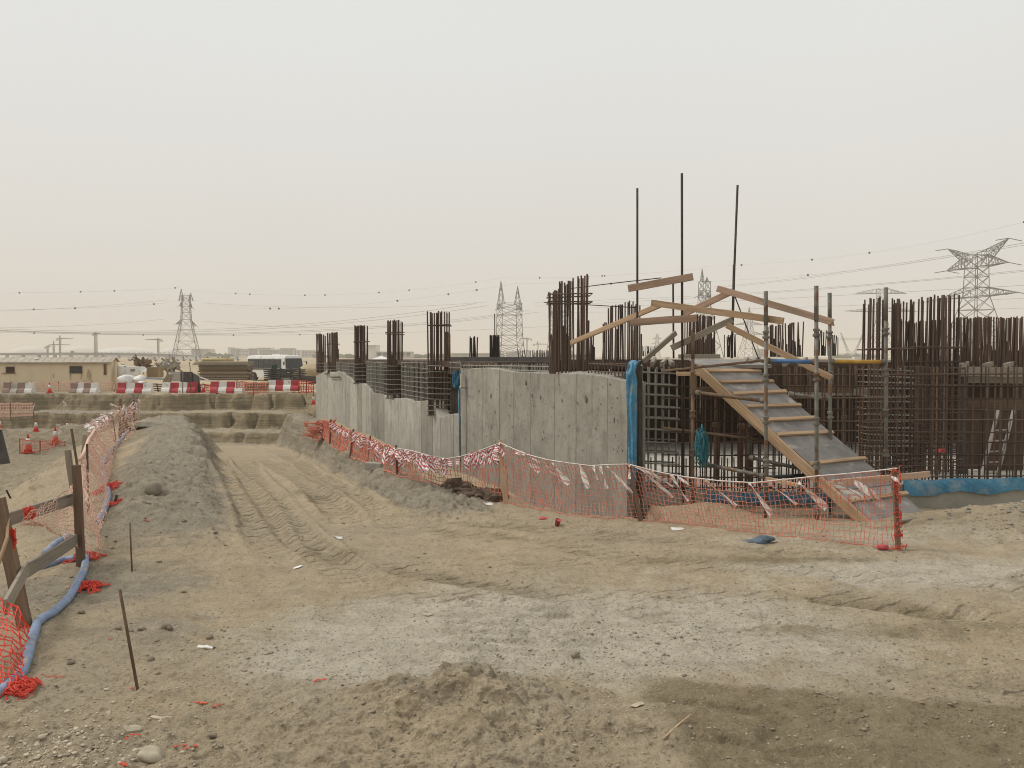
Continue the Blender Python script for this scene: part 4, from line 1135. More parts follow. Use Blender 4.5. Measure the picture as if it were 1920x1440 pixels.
tb('red-brown level board in the bay right of the upper ramp', P(1478, 728, 14.7), P(1600, 731, 14.7), .12, mat='timber_brown')
tb('orange-brown short timber low before the kicker, left of the ramp', P(1435, 897, 12.2), P(1496, 910, 11.9), .055, mat='timber')
tb('board fixed across the ramp foot, ending right of the net post', P(1560, 906, 11.2), P(1742, 889, 11.6), .085, mat='timber_pink')
tb('thin lath lying on the sand right of the net post', P(1683, 977, 11.3), P(1762, 965, 11.9), .03, .08, mat='timber_grey')

# ------------------------------------------------------------------ cleated ramp
def ramp():
    A0, A1 = P(1316, 694, 13.6), P(1640, 990, 11.42)
    cdir = Vector((.875, .485, 0)).normalized(); W = 1.2
    t = thing('access_ramp', 'steep plywood access ramp with pale timber cleats and a heavy left stringer', 'ramp', A1)
    d = (A1 - A0).normalized(); n = cdir.cross(d); 
    if n.z < 0: n = -n
    Lr = (A1 - A0).length
    def q(s_, c_, h_): return A0 + d * (Lr * s_) + cdir * c_ + n * h_
    def slab(name, s0, s1, c0, c1, h0, h1, mat):
        m = MB(); lo = [q(s0, c0, h0), q(s0, c1, h0), q(s1, c1, h0), q(s1, c0, h0)]
        m.prism(lo, n * (h1 - h0)); return m.build(name, mat, t)
    for s0, s1, h in ((-.02, .29, .02), (.29, .56, .012), (.55, .80, .022), (.80, .985, .012)):
        slab('plywood_sheet', s0, s1, .05, W, h - .018, h + .006, 'plywood_dark')
    plank('stringer', q(-.03, .0, -.03), q(1.0, .0, -.05), .05, .15, 'timber', t, up=n)
    plank('stringer', q(-.02, W - .06, -.075), q(.97, W - .06, -.085), .05, .11, 'timber', t, up=n)
    for s_ in (.02, .10, .185, .275, .37, .465, .645, .86):
        a = q(s_ + R.uniform(-.004, .004), .04, .045); c = q(s_ + R.uniform(-.006, .006), W + R.uniform(-.02, .08), .045)
        plank('cleat', a, c, .065, .036, 'timber', t, up=n)
    m = MB(); m.box(A1 + Vector((.25, .2, -.06)), (.7, .35, .05)); m.build('foot_pad', 'timber_grey', t)
ramp()

# ------------------------------------------------------------------ blue rope coil
def rope():
    m = MB(); m.smooth = True; rr = random.Random(3)
    c = P(1316, 842, 13.05)
    for k in range(34):
        w_ = rr.uniform(.03, .10); h_ = rr.uniform(.16, .29); ox = rr.uniform(-.05, .05); oy = rr.uniform(-.05, .05); oz = rr.uniform(-.03, .05)
        ph = rr.uniform(0, .9); pts = []
        for i in range(22):
            a = 6.283 * i / 22
            pts.append(c + Vector((ox + w_ * math.sin(a) + .02 * math.sin(3 * a + k), oy + .05 * math.sin(a + ph), oz + h_ * math.cos(a) + .012 * math.sin(4 * a + k))))
        m.tube(pts, .0055, 5, closed=True)
    m.tube([c + Vector((.0, 0, .27)), c + Vector((.01, .05, .38))], .012, 6)
    tag(m.build('rope_coil', 'blue_rope', None, c), 'tangled teal-blue rope coil hanging on the curtain left of the ramp', 'rope')
rope()

# ------------------------------------------------------------------ ladder in the far right bay
def ladder():
    a0, a1 = PZ(1836, 15.0, -.0), P(1872, 768, 15.6)
    t = thing('ladder', 'aluminium ladder leaning in the dark bay at the far right', 'ladder', a0)
    side = Vector((.36, .12, 0))
    for s_ in (Vector((0, 0, 0)), side):
        plank('rail', a0 + s_, a1 + s_, .03, .065, 'aluminium', t, up=(0, 1, .3))
    for i in range(1, 7):
        f = i / 7; bar(t, 'rung', a0.lerp(a1, f), a0.lerp(a1, f) + side, .015, 'aluminium', 6)
ladder()
o = struct_box('red_can', 'red_paint', P(1766, 845, 15.2), (.1, .1, .06), 'small bright red lump on the floor slab before the rusty cage', 'can')
# ------------------------------------------------------------------ orange safety nets
def resample(pts, n):
    d = [0]
    for a, b_ in zip(pts, pts[1:]): d.append(d[-1] + (Vector(b_) - Vector(a)).length)
    out = []
    for i in range(n + 1):
        t_ = d[-1] * i / n; k = 0
        while k < len(d) - 2 and d[k + 1] < t_: k += 1
        g = (t_ - d[k]) / max(1e-9, d[k + 1] - d[k])
        out.append(Vector(pts[k]).lerp(Vector(pts[k + 1]), min(1, g)))
    return out, d[-1]
def net_part(name, parent, top, bot, cell, mat, wv=.0045, wh=.003, nodes=True, belly=.06, seed=0, rows=None, sag=0.0, skip=0.0, double_top=True, mats=None):
    "woven plastic mesh between a top and a bottom line: every strand a thin ribbon of real thickness"
    rr = random.Random(seed)
    _, lt = resample(top, 10); _, lb_ = resample(bot, 10)
    nu = max(3, int(max(lt, lb_) / cell))
    T, _ = resample(top, nu); B, _ = resample(bot, nu)
    hgt = sum((a - b_).length for a, b_ in zip(T, B)) / len(T)
    nv = rows or max(3, int(hgt / cell))
    ph = [rr.uniform(0, 6.28) for _ in range(5)]
    Gd = []
    for i in range(nu + 1):
        col = []
        for j in range(nv + 1):
            f = j / nv; p = T[i].lerp(B[i], f)
            tang = (T[min(nu, i + 1)] - T[max(0, i - 1)]); nrm = Vector((tang.y, -tang.x, 0))
            if nrm.length > 0: nrm.normalize()
            off = belly * math.sin(f * math.pi) * (0.6 + .5 * math.sin(i * cell * 1.7 + ph[0])) + .012 * math.sin(i * cell * 9 + f * 5 + ph[1])
            p = p + nrm * off - Vector((0, 0, sag * math.sin(f * math.pi) * (.5 + .5 * math.sin(i * cell * 1.1 + ph[2]))))
            p = p + Vector((rr.gauss(0, .12 * cell), rr.gauss(0, .12 * cell), rr.gauss(0, .10 * cell)))
            col.append(p)
        Gd.append(col)
    m = MB()
    def strand(p, q, hw, hh):
        d = q - p
        if d.length < 1e-6: return
        z = d.normalized(); x = Vector((0, 1, 0)).cross(z)
        if x.length < .2: x = Vector((1, 0, 0)).cross(z)
        x.normalize(); y = z.cross(x)
        vs = []
        for c in (p, q):
            vs += [c + x * hw, c + y * hh * .6, c - x * hw, c - y * hh * .6]
        m.add(vs, [(0, 1, 5, 4), (1, 2, 6, 5), (2, 3, 7, 6), (3, 0, 4, 7)])
    for i in range(nu + 1):
        for j in range(nv + 1):
            if i < nu and rr.random() > skip: strand(Gd[i][j], Gd[i + 1][j], wh * (2.0 if (j in (0, nv) and double_top) else 1), wh)
            if j < nv and rr.random() > skip: strand(Gd[i][j], Gd[i][j + 1], wv, wv)
            if nodes:
                c = Gd[i][j]; a = wv * 1.9
                m.add([c + Vector((a, 0, 0)), c + Vector((0, 0, a)), c - Vector((a, 0, 0)), c - Vector((0, 0, a)), c + Vector((0, -a * .6, 0)), c + Vector((0, a * .6, 0))],
                      [(0, 1, 4), (1, 2, 4), (2, 3, 4), (3, 0, 4), (1, 0, 5), (2, 1, 5), (3, 2, 5), (0, 3, 5)])
    return m.build(name, mat, parent, None, kind='stuff')
_tapes = {}
def tape_mesh(k, mat):
    "a twisting strip of tape, unit length along -Z, width along X, striped in UV"
    key = (k, mat)
    if key in _tapes: return _tapes[key]
    rr = random.Random(100 + k)
    n = 10; vs, fs, uv = [], [], []
    a = rr.uniform(0, 3); tw = rr.uniform(.15, .5) * rr.choice((-1, 1)); bx, by = rr.uniform(-.06, .06), rr.uniform(-.1, .1)
    for i in range(n + 1):
        f = i / n; a += tw * rr.uniform(.3, 1.2)
        hw = .5 * (.55 + .45 * abs(math.sin(f * 2.6 + .35 + .2 * k)))
        c = Vector((bx * math.sin(f * 5 + k), by * math.sin(f * 4 + 2 * k), -f))
        x = Vector((math.cos(a), math.sin(a), 0)) * hw
        vs += [c - x, c + x]; uv += [(0, f * 4), (1.1, f * 4)]
    for i in range(n): fs.append((2 * i, 2 * i + 1, 2 * i + 3, 2 * i + 2))
    me = bpy.data.meshes.new('tape'); me.from_pydata([tuple(v) for v in vs], [], fs)
    ul = me.uv_layers.new(name='UVMap')
    for l in me.loops: ul.data[l.index].uv = uv[l.vertex_index]
    me.materials.append(MATS[mat]); me.update(); _tapes[key] = me
    return me
def tape_tail(parent, p0, p1, wd, mat, name='tape_tail'):
    p0, p1 = Vector(p0), Vector(p1); d = p1 - p0
    o = bpy.data.objects.new(name, tape_mesh(R.randrange(9), mat)); COL.objects.link(o)
    o.rotation_mode = 'QUATERNION'
    o.rotation_quaternion = Vector((0, 0, -1)).rotation_difference(d.normalized()) @ Quaternion((0, 0, 1), R.uniform(-.7, .7))
    o.scale = (wd, wd * .6, d.length)
    o.parent = parent; o.location = p0 - WL[parent.name]; WL[o.name] = WL[parent.name]; o['_w'] = 1
    return o
# stations of the right-hand net: (bottom px, bottom py, top px, top py)
ST = [(1685, 1031, 1681, 879), (1640, 1026, 1636, 884), (1590, 1020, 1588, 889), (1535, 1013, 1535, 893), (1470, 1006, 1470, 900), (1410, 1000, 1410, 906), (1345, 991, 1346, 902), (1285, 983, 1285, 895), (1240, 980, 1235, 886), (1205, 977, 1178, 871), (1150, 974, 1140, 872), (1110, 971, 1107, 874), (1070, 967, 1066, 869), (1027, 960, 1027, 863), (985, 951, 985, 852), (950, 943, 938, 831), (918, 935, 915, 840), (893, 928, 893, 848), (866, 921, 866, 856), (837, 913, 837, 861), (805, 905, 805, 855), (773, 899, 773, 846), (745, 892, 743, 841), (718, 880, 718, 833), (690, 868, 694, 822), (676, 864, 678, 816), (655, 857, 662, 810), (640, 848, 650, 806), (632, 841, 640, 802), (618, 832, 620, 791), (604, 818, 606, 788)]
FT, FB = [], []
def spot(px, py, ymin=3.5):
    g = GP(px, py); return g
for bx, by, tx, ty in ST:
    g = GP(bx, by)
    if 720 <= bx < 1130: g = P(bx, by, min(g.y, 3622 / (by - 668)))
    if bx < 720: g = P(bx, by, min(g.y, 16.0 + (720 - bx) * .093))
    FB.append(g + Vector((0, 0, .01))); FT.append(P(tx, ty, g.y))
fence = thing('safety_net_fence', 'long sagging orange net fence with striped tape tails along the concrete wall and ramp', 'fence', FB[9])
net_part('net', fence, FT[:10], FB[:10], .06, 'orange_net', .0042, .003, seed=1, belly=.10, sag=.05)
net_part('net', fence, FT[9:16], FB[9:16], .06, 'orange_net', .0042, .003, seed=2, belly=.13, sag=.06)
net_part('net', fence, FT[15:23], FB[15:23], .075, 'orange_net', .0055, .0042, nodes=False, seed=3, belly=.06)
net_part('net', fence, FT[22:], FB[22:], .10, 'orange_net', .009, .007, nodes=False, seed=4, belly=.05)
def stake(parent, name, p0, p1, w_, h_, mat):
    return plank(name, p0, p1, w_, h_, mat, parent, up=(0, 1, 0))
stake(fence, 'post', FB[0] - Vector((0, 0, .08)), P(1676, 877, FB[0].y + .03), .05, .05, 'timber_brown')
stake(fence, 'post', FB[9] - Vector((0, 0, .1)), P(1178, 869, FB[9].y + .06), .06, .05, 'timber_brown')
stake(fence, 'post', FB[15] - Vector((0, 0, .1)), P(937, 825, FB[15].y + .05), .085, .05, 'timber')
for i, r in ((22, .018), (24, .016), (26, .02), (28, .02), (29, .025)):
    bar(fence, 'stake', FB[i] - Vector((0, 0, .1)), FT[i] + (FT[i] - FB[i]) * .12, r, 'rust_bar' if i < 25 else 'rust_bright', 6)
# rolled net round the end post
m = MB(); rr = random.Random(9)
c0 = FB[0]; hh = (FT[0] - FB[0])
for k in range(46):
    f = rr.random(); a0 = rr.uniform(0, 6.28); pts = []
    for i in range(7):
        a = a0 + i * .5; q = c0 + hh * min(1.04, max(0, f + (i - 3) * .02 * rr.uniform(-1, 1)))
        rad = rr.uniform(.03, .055) + (.05 if f < .12 else 0)
        pts.append(q + Vector((rad * math.cos(a), rad * math.sin(a) * .7, rr.uniform(-.01, .01))))
    m.tube(pts, .004, 4, False)
m.build('rolled_net', 'red_net', fence, None, kind='stuff')
# top cord and the blown tape tails
tails = [((1208, 886), (1262, 932), .05), ((1258, 890), (1290, 940), .05), ((1270, 893), (1298, 913), .04), ((1322, 900), (1381, 949), .065), ((1405, 905), (1447, 966), .07), ((1444, 908), (1494, 946), .05), ((1497, 904), (1550, 953), .10), ((1552, 902), (1608, 932), .06), ((1572, 905), (1630, 937), .06), ((1602, 903), (1662, 945), .09), ((1672, 893), (1690, 908), .05),
         ((968, 848), (1012, 884), .09), ((1036, 868), (1067, 908), .09), ((1087, 872), (1103, 916), .08), ((1125, 874), (1138, 916), .07), ((1138, 874), (1186, 924), .06), ((1014, 862), (1054, 902), .06), ((948, 836), (985, 852), .06), ((985, 852), (1012, 868), .06), ((1176, 870), (1215, 886), .06), ((1180, 871), (1180, 898), .05), ((1215, 884), (1262, 912), .05), ((1112, 872), (1120, 900), .05)]
def topY(px):
    for (a, b_) in zip(FT, FT[1:]):
        ax = 960 + a.x / (a.y * CP) * FPX; bx = 960 + b_.x / (b_.y * CP) * FPX
        if bx <= px <= ax: return b_.y + (a.y - b_.y) * (px - bx) / (ax - bx + 1e-9)
    return FT[0].y
for (a, b_), (c, d_), wd in tails:
    Y = topY(a); tape_tail(fence, P(a, b_, Y - .04), P(c, d_, Y - .12), wd * 1.15, 'faded_tape')
rr = random.Random(21)
for px in np.arange(622, 936, 2.7):
    px = float(px) + rr.uniform(-1.5, 1.5)
    if 842 < px < 872 and rr.random() < .7: continue
    k = lerp_tab([(604, 788), (620, 791), (640, 802), (662, 810), (694, 822), (718, 833), (743, 841), (773, 846), (805, 855), (837, 861), (866, 856), (893, 848), (915, 840), (938, 831)], px)
    Y = topY(px); ln = rr.uniform(9, 23) if px < 700 else rr.uniform(13, 36)
    lean = rr.uniform(-5, 3) if px < 780 else rr.uniform(-3, 6)
    if px > 875: lean += 6
    tape_tail(fence, P(px, k + rr.uniform(0, 3), Y - .05), P(px + lean, k + ln, Y - .1 - rr.uniform(0, .1)), rr.uniform(.065, .105) * (1 if px > 700 else 1.3), 'hazard_tape')
cord = MB(); cord.tube([p + Vector((0, -.02, .01)) for p in FT[:23]], .007, 5); cord.build('top_cord', 'white_plastic', fence)
# crumpled net heap at the far end
def net_heap(label, px, py, sx, sy, sz, n, seed, r=.005, mat='red_net', Y=None, group=None, lift=0):
    "a crumpled patch of net: a square grid of strands folded up and dropped on the ground (or hung up when Y is given)"
    rr = random.Random(seed); g = P(px, py, Y) if Y else GP(px, py); m = MB()
    K = 15 if n < 80 else 20; ph = [rr.uniform(0, 6.28) for _ in range(8)]
    Gd = []
    for i in range(K + 1):
        row = []
        for j in range(K + 1):
            u_, v_ = i / K * 2 - 1, j / K * 2 - 1
            x = u_ * .8 + .28 * math.sin(5.5 * v_ + ph[0]) + .18 * math.sin(9 * u_ + 4 * v_ + ph[1]) + rr.gauss(0, .05)
            y = v_ * .8 + .28 * math.sin(6.1 * u_ + ph[2]) + .18 * math.sin(8 * v_ - 5 * u_ + ph[3]) + rr.gauss(0, .05)
            e_ = max(0, 1 - (x * x + y * y) * .55)
            z = e_ * (.5 + .5 * math.sin(7 * u_ + 3 * v_ + ph[4]) * math.sin(6 * v_ - 2 * u_ + ph[5])) + abs(rr.gauss(0, .12))
            if Y: q = g + Vector((x * sx, z * sy - sy * .5, y * sz))
            else:
                q = g + Vector((x * sx, y * sy, 0)); q.z = H(q.x, q.y) + .006 + z * sz
            row.append(q)
        Gd.append(row)
    for i in range(K + 1):
        m.tube(Gd[i], r, 4, False); m.tube([Gd[k][i] for k in range(K + 1)], r * .8, 4, False)
        for j in range(K + 1):
            if rr.random() < .5:
                c = Gd[i][j]; a_ = r * 2.2
                m.add([c + Vector((a_, 0, 0)), c + Vector((0, a_, 0)), c - Vector((a_, 0, 0)), c - Vector((0, a_, 0)), c + Vector((0, 0, a_ * .7))], [(0, 1, 4), (1, 2, 4), (2, 3, 4), (3, 0, 4)])
    return tag(m.build('net_heap', mat, None, g), label, 'net', group)
net_heap('crumpled orange-red net heap at the far end of the wall', 606, 806, .42, .4, .26, 150, 3, .009, 'orange_net', Y=FB[-1].y)
m = MB(); rr = random.Random(91)
for k in range(34):
    f = rr.random(); p = P(840 + 98 * f, 922 + 12 * f, 14.3 - 1.0 * f + rr.uniform(-.15, .35)); p.z = H(p.x, p.y)
    m.blob(p + Vector((0, 0, .03)), (rr.uniform(.07, .2), rr.uniform(.07, .16), rr.uniform(.05, .13)), k, sub=2, rough=.35)
pm('dark_soil', (.075, .052, .036), (.13, .092, .065), 10, .95, .6, 6)
o = m.build('dark_spoil', 'dark_soil', None, P(890, 925, 13.8)); o['kind'] = 'stuff'; o['label'] = 'lumps of dark brown soil slipping into the gap behind the net'; o['category'] = 'soil'
# ------------------------------------------------------------------ left fence on the crest of the berm
lf = thing('safety_net_fence', 'leaning orange net fence on the left berm, strung on stakes and topped with white tape', 'fence', GP(150, 1058))
LT = [(263, 756, 799), (247, 762, 806), (226, 770, 822), (205, 786, 832), (190, 798, 842), (178, 806, 860), (168, 826, 885), (163, 838, 905)]
lt_, lb2 = [], []
base_px = [268, 256, 240, 224, 217, 213, 207, 203]
for (tx, ty, by), bx in zip(LT, base_px):
    g = GP(bx, by); lt_.append(P(tx, ty, g.y)); lb2.append(g + Vector((0, 0, .02)))
net_part('net', lf, lt_, lb2, .13, 'pale_net', .004, .0085, nodes=False, seed=11, belly=.1, rows=12)
g0 = [GP(203, 905), GP(204, 935), GP(200, 962), GP(190, 988), GP(180, 1050)]
t0 = [P(163, 838, g0[0].y), P(150, 872, g0[1].y - 1.2), P(158, 905, g0[2].y - 1.0), P(160, 935, g0[3].y - .6), P(150, 985, g0[4].y)]
net_part('net', lf, t0, [g + Vector((0, 0, .02)) for g in g0], .075, 'pale_net', .0025, .0048, nodes=False, seed=12, belly=-.12, sag=.1, rows=13)
a1 = [P(160, 862, 10.6), P(140, 905, 9.6), P(100, 940, 8.6), P(58, 958, 7.8)]
b1 = [P(186, 1056, 9.3), P(160, 1035, 9.2), P(110, 1003, 8.5), P(60, 975, 7.75)]
net_part('net', lf, a1, b1, .06, 'pale_net', .0022, .0035, nodes=False, seed=13, belly=.1, sag=.08)
a1 = [P(-25, 1105, 6.7), P(10, 1128, 6.5), P(34, 1140, 6.4), P(52, 1178, 6.35)]
b1 = [GP(-30, 1300) , GP(8, 1312), GP(34, 1312), GP(62, 1302)]
net_part('net', lf, a1, b1, .06, 'red_net', .006, .0045, nodes=True, seed=14, belly=.05, sag=.12)
def lpost(px0, py0, px1, py1, w_, mat, kind='plank', dY=0, zsub=.15, label=None):
    g = GP(px1, py1); top = P(px0, py0, g.y + dY); base = g - (top - g).normalized() * zsub
    if kind == 'bar': return bar(lf, 'stake', base, top, w_, mat, 6, label)
    o = plank('post', base, top, w_, w_ * .6, mat, lf, up=(0, 1, 0))
    if label: o['label'] = label
    return o
lpost(143, 872, 152, 1062, .085, 'timber_brown')
lpost(127, 844, 141, 950, .085, 'timber_grey')
lpost(134, 804, 146, 880, .05, 'timber_brown')
lpost(163, 832, 166, 960, .016, 'rust_bar', 'bar')
lpost(159, 815, 156, 850, .10, 'timber_grey')
lpost(173, 789, 170, 830, .09, 'timber_brown')
lpost(200, 788, 216, 830, .016, 'rust_bright', 'bar')
lpost(212, 787, 218, 831, .016, 'rust_bright', 'bar')
lpost(226, 748, 225, 822, .08, 'timber_brown')
lpost(235, 766, 233, 812, .17, 'timber_brown')
lpost(251, 750, 251, 795, .03, 'rust_bright', 'bar')
rr = random.Random(31)
for k in range(95):
    f = rr.random(); n_ = (len(lt_) - 3) * f; i = int(n_); p = lt_[i].lerp(lt_[i + 1], n_ - i) + Vector((0, 0, rr.uniform(-.05, .12)))
    d = Vector((-rr.uniform(.1, .34), rr.uniform(-.2, .2), rr.uniform(-.18, .06))) if f > .5 else Vector((rr.uniform(-.22, .2), rr.uniform(-.2, .2), rr.uniform(-.34, .12)))
    tape_tail(lf, p, p + d, rr.uniform(.05, .09), 'faded_tape' if rr.random() < .6 else 'hazard_tape')
# edge cord hanging down the near post
m = MB(); m.smooth = True
m.tube([P(178, 806, lb2[5].y), P(166, 824, 15.2), P(158, 848, 13.2), P(150, 862, 12.0)], .03, 6); m.build('edge_cord', 'pale_net', lf)
m = MB(); m.smooth = True
m.tube([P(152, 880, 10.0), P(154, 910, 9.7), P(151, 935, 9.5), P(158, 965, 9.2), P(156, 990, 9.1), P(150, 1004, 9.1)], .017, 6); m.build('edge_cord', 'pale_net', lf)

# timber barricade at the left edge
tr_ = thing('timber_barricade', 'grey timber barricade of a post and nailed rails at the left edge', 'barricade', GP(47, 1172))
plank('rail', P(-40, 990, 7.3), P(152, 931, 9.35), .035, .125, 'timber_grey', tr_)
plank('rail', P(153, 1006, 9.25), P(46, 1072, 7.2), .03, .125, 'timber_grey', tr_)
plank('rail', P(50, 1066, 7.25), P(10, 1138, 6.45), .03, .13, 'timber_grey', tr_)
pb_ = GP(49, 1175)
plank('post', pb_ + Vector((.02, 0, -.15)), P(-5, 935, 7.1), .10, .08, 'timber_brown', tr_, up=(0, 1, 0))
plank('batten', P(16, 966, 7.15), P(13, 1010, 7.0), .022, .03, 'timber', tr_)
plank('batten', P(13, 1010, 7.0), P(-4, 1060, 6.85), .022, .03, 'timber', tr_)
bd = thing('sign_back', 'dark board back on a post at the left edge over the pit', 'sign', GP(-30, 985))
q = [P(-44, 802, 11), P(1, 806, 11), P(17, 869, 11), P(-40, 876, 11)]
m = MB(); m.prism(q, (0, .03, 0)); m.build('board', 'dark_steel', bd)
plank('post', WL[bd.name] - Vector((0, 0, .2)), P(-24, 806, 11.06), .06, .06, 'timber_brown', bd, up=(0, 1, 0))
net_heap('bright red knot of net wrapped on the long grey rail', 56, 962, .055, .05, .06, 40, 41, .004, Y=7.9)
net_heap('red tangle of net hanging beside the barricade post', 23, 1012, .035, .04, .09, 46, 42, .0035, Y=7.1)
net_heap('flat red heap of torn net lying across the blue hose', 165, 1104, .15, .14, .05, 95, 43, .004)
net_heap('red torn net at the hose end in the near left corner', 36, 1296, .12, .11, .07, 110, 44, .0035)
net_heap('red net crumpled on the berm beside the hose, further up', 200, 917, .22, .2, .07, 70, 45, .005)
net_heap('red net scrap with a dark stub right of the upper hose', 213, 946, .1, .1, .04, 30, 46, .004)
net_heap('red net gathered at the foot of the tall left post', 160, 1046, .17, .14, .06, 70, 47, .004)

# blue lay-flat hose along the berm
def hose(label, pix, r, name='hose', ys=None, lift=.8):
    pts = []
    for i, (px, py) in enumerate(pix):
        g = GP(px, py); pts.append(g + Vector((0, 0, r * lift)))
    fine = []
    for i in range(len(pts) - 1):
        p0, p1, p2, p3 = pts[max(0, i - 1)], pts[i], pts[i + 1], pts[min(len(pts) - 1, i + 2)]
        for k in range(6):
            u_ = k / 6
            q = 0.5 * ((2 * p1) + (p2 - p0) * u_ + (2 * p0 - 5 * p1 + 4 * p2 - p3) * u_ ** 2 + (3 * p1 - p0 - 3 * p2 + p3) * u_ ** 3)
            q.z = max(q.z, H(q.x, q.y) + r * .6) if i > 0 else q.z
            fine.append(q)
    fine.append(pts[-1])
    m = MB(); m.smooth = True; m.tube(fine, [r * (1 + .06 * math.sin(i * 1.3)) for i in range(len(fine))], 12)
    return tag(m.build(name, 'blue_hose', None, fine[0]), label, 'hose')
hose('thick blue hose winding from the near left corner up to the net posts', [(-10, 1312), (18, 1290), (44, 1262), (58, 1215), (73, 1172), (100, 1154), (128, 1128), (146, 1098), (158, 1073), (160, 1052), (156, 1049)], .038)
hose('upper blue hose curving along the crest of the berm under the net', [(180, 985), (192, 968), (200, 950), (203, 930), (197, 905), (191, 880), (200, 860), (218, 838), (232, 820), (243, 806)], .042)
hose('short blue hose end poking out left of the tall post', [(78, 1068), (96, 1062), (120, 1054), (140, 1052)], .035)
hose('short blue hose lying behind the lower rail', [(84, 1042), (96, 1030), (112, 1018), (130, 1008)], .035)

# small nets and cones down in the pit
def small_net(label, top, bot, Ys, cell=.12, mat='orange_net', w_=.014):
    T = [P(x, y, Y) for (x, y), Y in zip(top, Ys)]; B = [P(x, y, Y) for (x, y), Y in zip(bot, Ys)]
    t = thing('orange_net', label, 'net', B[0])
    net_part('net_panel', t, T, B, cell, mat, w_, w_ * .8, nodes=False, seed=int(top[0][0] + 99), belly=.05)
    for i in range(0, len(T)): bar(t, 'stake', B[i] - Vector((0, 0, .2)), T[i] + Vector((0, 0, .06)), .022, 'rust_bright', 5)
gY = GP(50, 850).y
small_net('small orange net standing in the pit beside two cones', [(37, 824), (75, 828), (104, 825), (122, 829)], [(37, 852), (75, 846), (104, 838), (120, 838)], [GP(37, 852).y, GP(60, 848).y, GP(104, 836).y, GP(120, 835).y])
small_net('faded orange net before the dark bank at the far left', [(-40, 757), (20, 757), (63, 757)], [(-40, 781), (20, 780), (63, 778)], [43.4, 43.4, 43.4], .14, 'pale_net', .03)
small_net('faded orange net in front of the cream cabin', [(60, 717), (110, 717), (160, 717), (214, 717)], [(60, 737), (110, 737), (160, 737), (214, 737)], [52.2, 52.2, 52.2, 52.2], .16, 'pale_net', .026)
small_net('orange net hung with tape between the barriers and the brown pipes', [(444, 716), (475, 718), (503, 718)], [(444, 737), (475, 737), (503, 737)], [50.2, 50.2, 50.2], .15, 'orange_net', .022)
small_net('red-orange net right of the last barrier', [(560, 714), (575, 715), (588, 716)], [(560, 735), (575, 735), (588, 735)], [50.4, 50.4, 50.4], .13, 'red_net', .024)
small_net('orange net between the striped barriers behind the steel panel', [(372, 722), (384, 722), (395, 722)], [(372, 737), (384, 737), (395, 737)], [51.5, 51.5, 51.5], .13, 'red_net', .024)
# ------------------------------------------------------------------ traffic cones
def cone(label, px, py, h_px, Y, dirt=False):
    g = P(px, py, Y); g.z = H(g.x, g.y) if Y < 52 else g.z
    h = h_px * Y / FPX
    t = thing('traffic_cone', label, 'traffic cone', g, 'orange and white traffic cones')
    m = MB(); m.smooth = False; m.box(g + Vector((0, 0, h * .03)), (h * .52, h * .52, h * .06)); m.build('base', 'cone_orange', t)
    m = MB(); m.smooth = True; m.lathe(g + Vector((0, 0, h * .06)), [(h * .20, 0), (h * .135, h * .38)], 14); m.build('lower_cone', 'cone_orange', t)
    m = MB(); m.smooth = True; m.lathe(g + Vector((0, 0, h * .44)), [(h * .138, 0), (h * .08, h * .34)], 14); m.build('white_sleeve', 'white_paint', t)
    m = MB(); m.smooth = True; m.lathe(g + Vector((0, 0, h * .78)), [(h * .078, 0), (h * .04, h * .2), (h * .03, h * .22)], 14); m.build('tip', 'cone_orange', t)
    return t
cone('traffic cone in the pit, nearest one, inside the small orange net', 53, 850, 35, GP(52, 849).y)
cone('traffic cone at the far end of the small net in the pit', 104, 832, 31, GP(104, 832).y)
cone('traffic cone on the ledge at the end of the faded net', 67, 780, 23, 44.6)
cone('traffic cone on the ledge with white tape beside it', 126, 780, 22, 44.6)
cone('traffic cone cut off by the left edge of the picture', -1, 782, 24, 44.6)
cone('traffic cone standing between the grey barriers before the cabin', 93, 738, 20, 50.3)
cone('traffic cone behind the barriers beside the brown steel panel', 381, 736, 18, 51)
cone('traffic cone at the far end of the pale wall, by the last barrier', 587.5, 732, 20, 50.2)
for lab, px, py, Y in (('fluttering white tape beside the cone on the ledge', 121, 760, 44.4), ('white tape tied to the cone tip in the pit', 108, 802, GP(104, 832).y)):
    m = tag(thing('tape_bunch', lab, 'tape', P(px, py, Y)), lab, 'tape')
    for k in range(5): tape_tail(m, P(px + R.uniform(-4, 4), py + R.uniform(-8, 0), Y), P(px + R.uniform(-4, 7), py + R.uniform(4, 12), Y), .13, 'faded_tape', 'tape_strip')

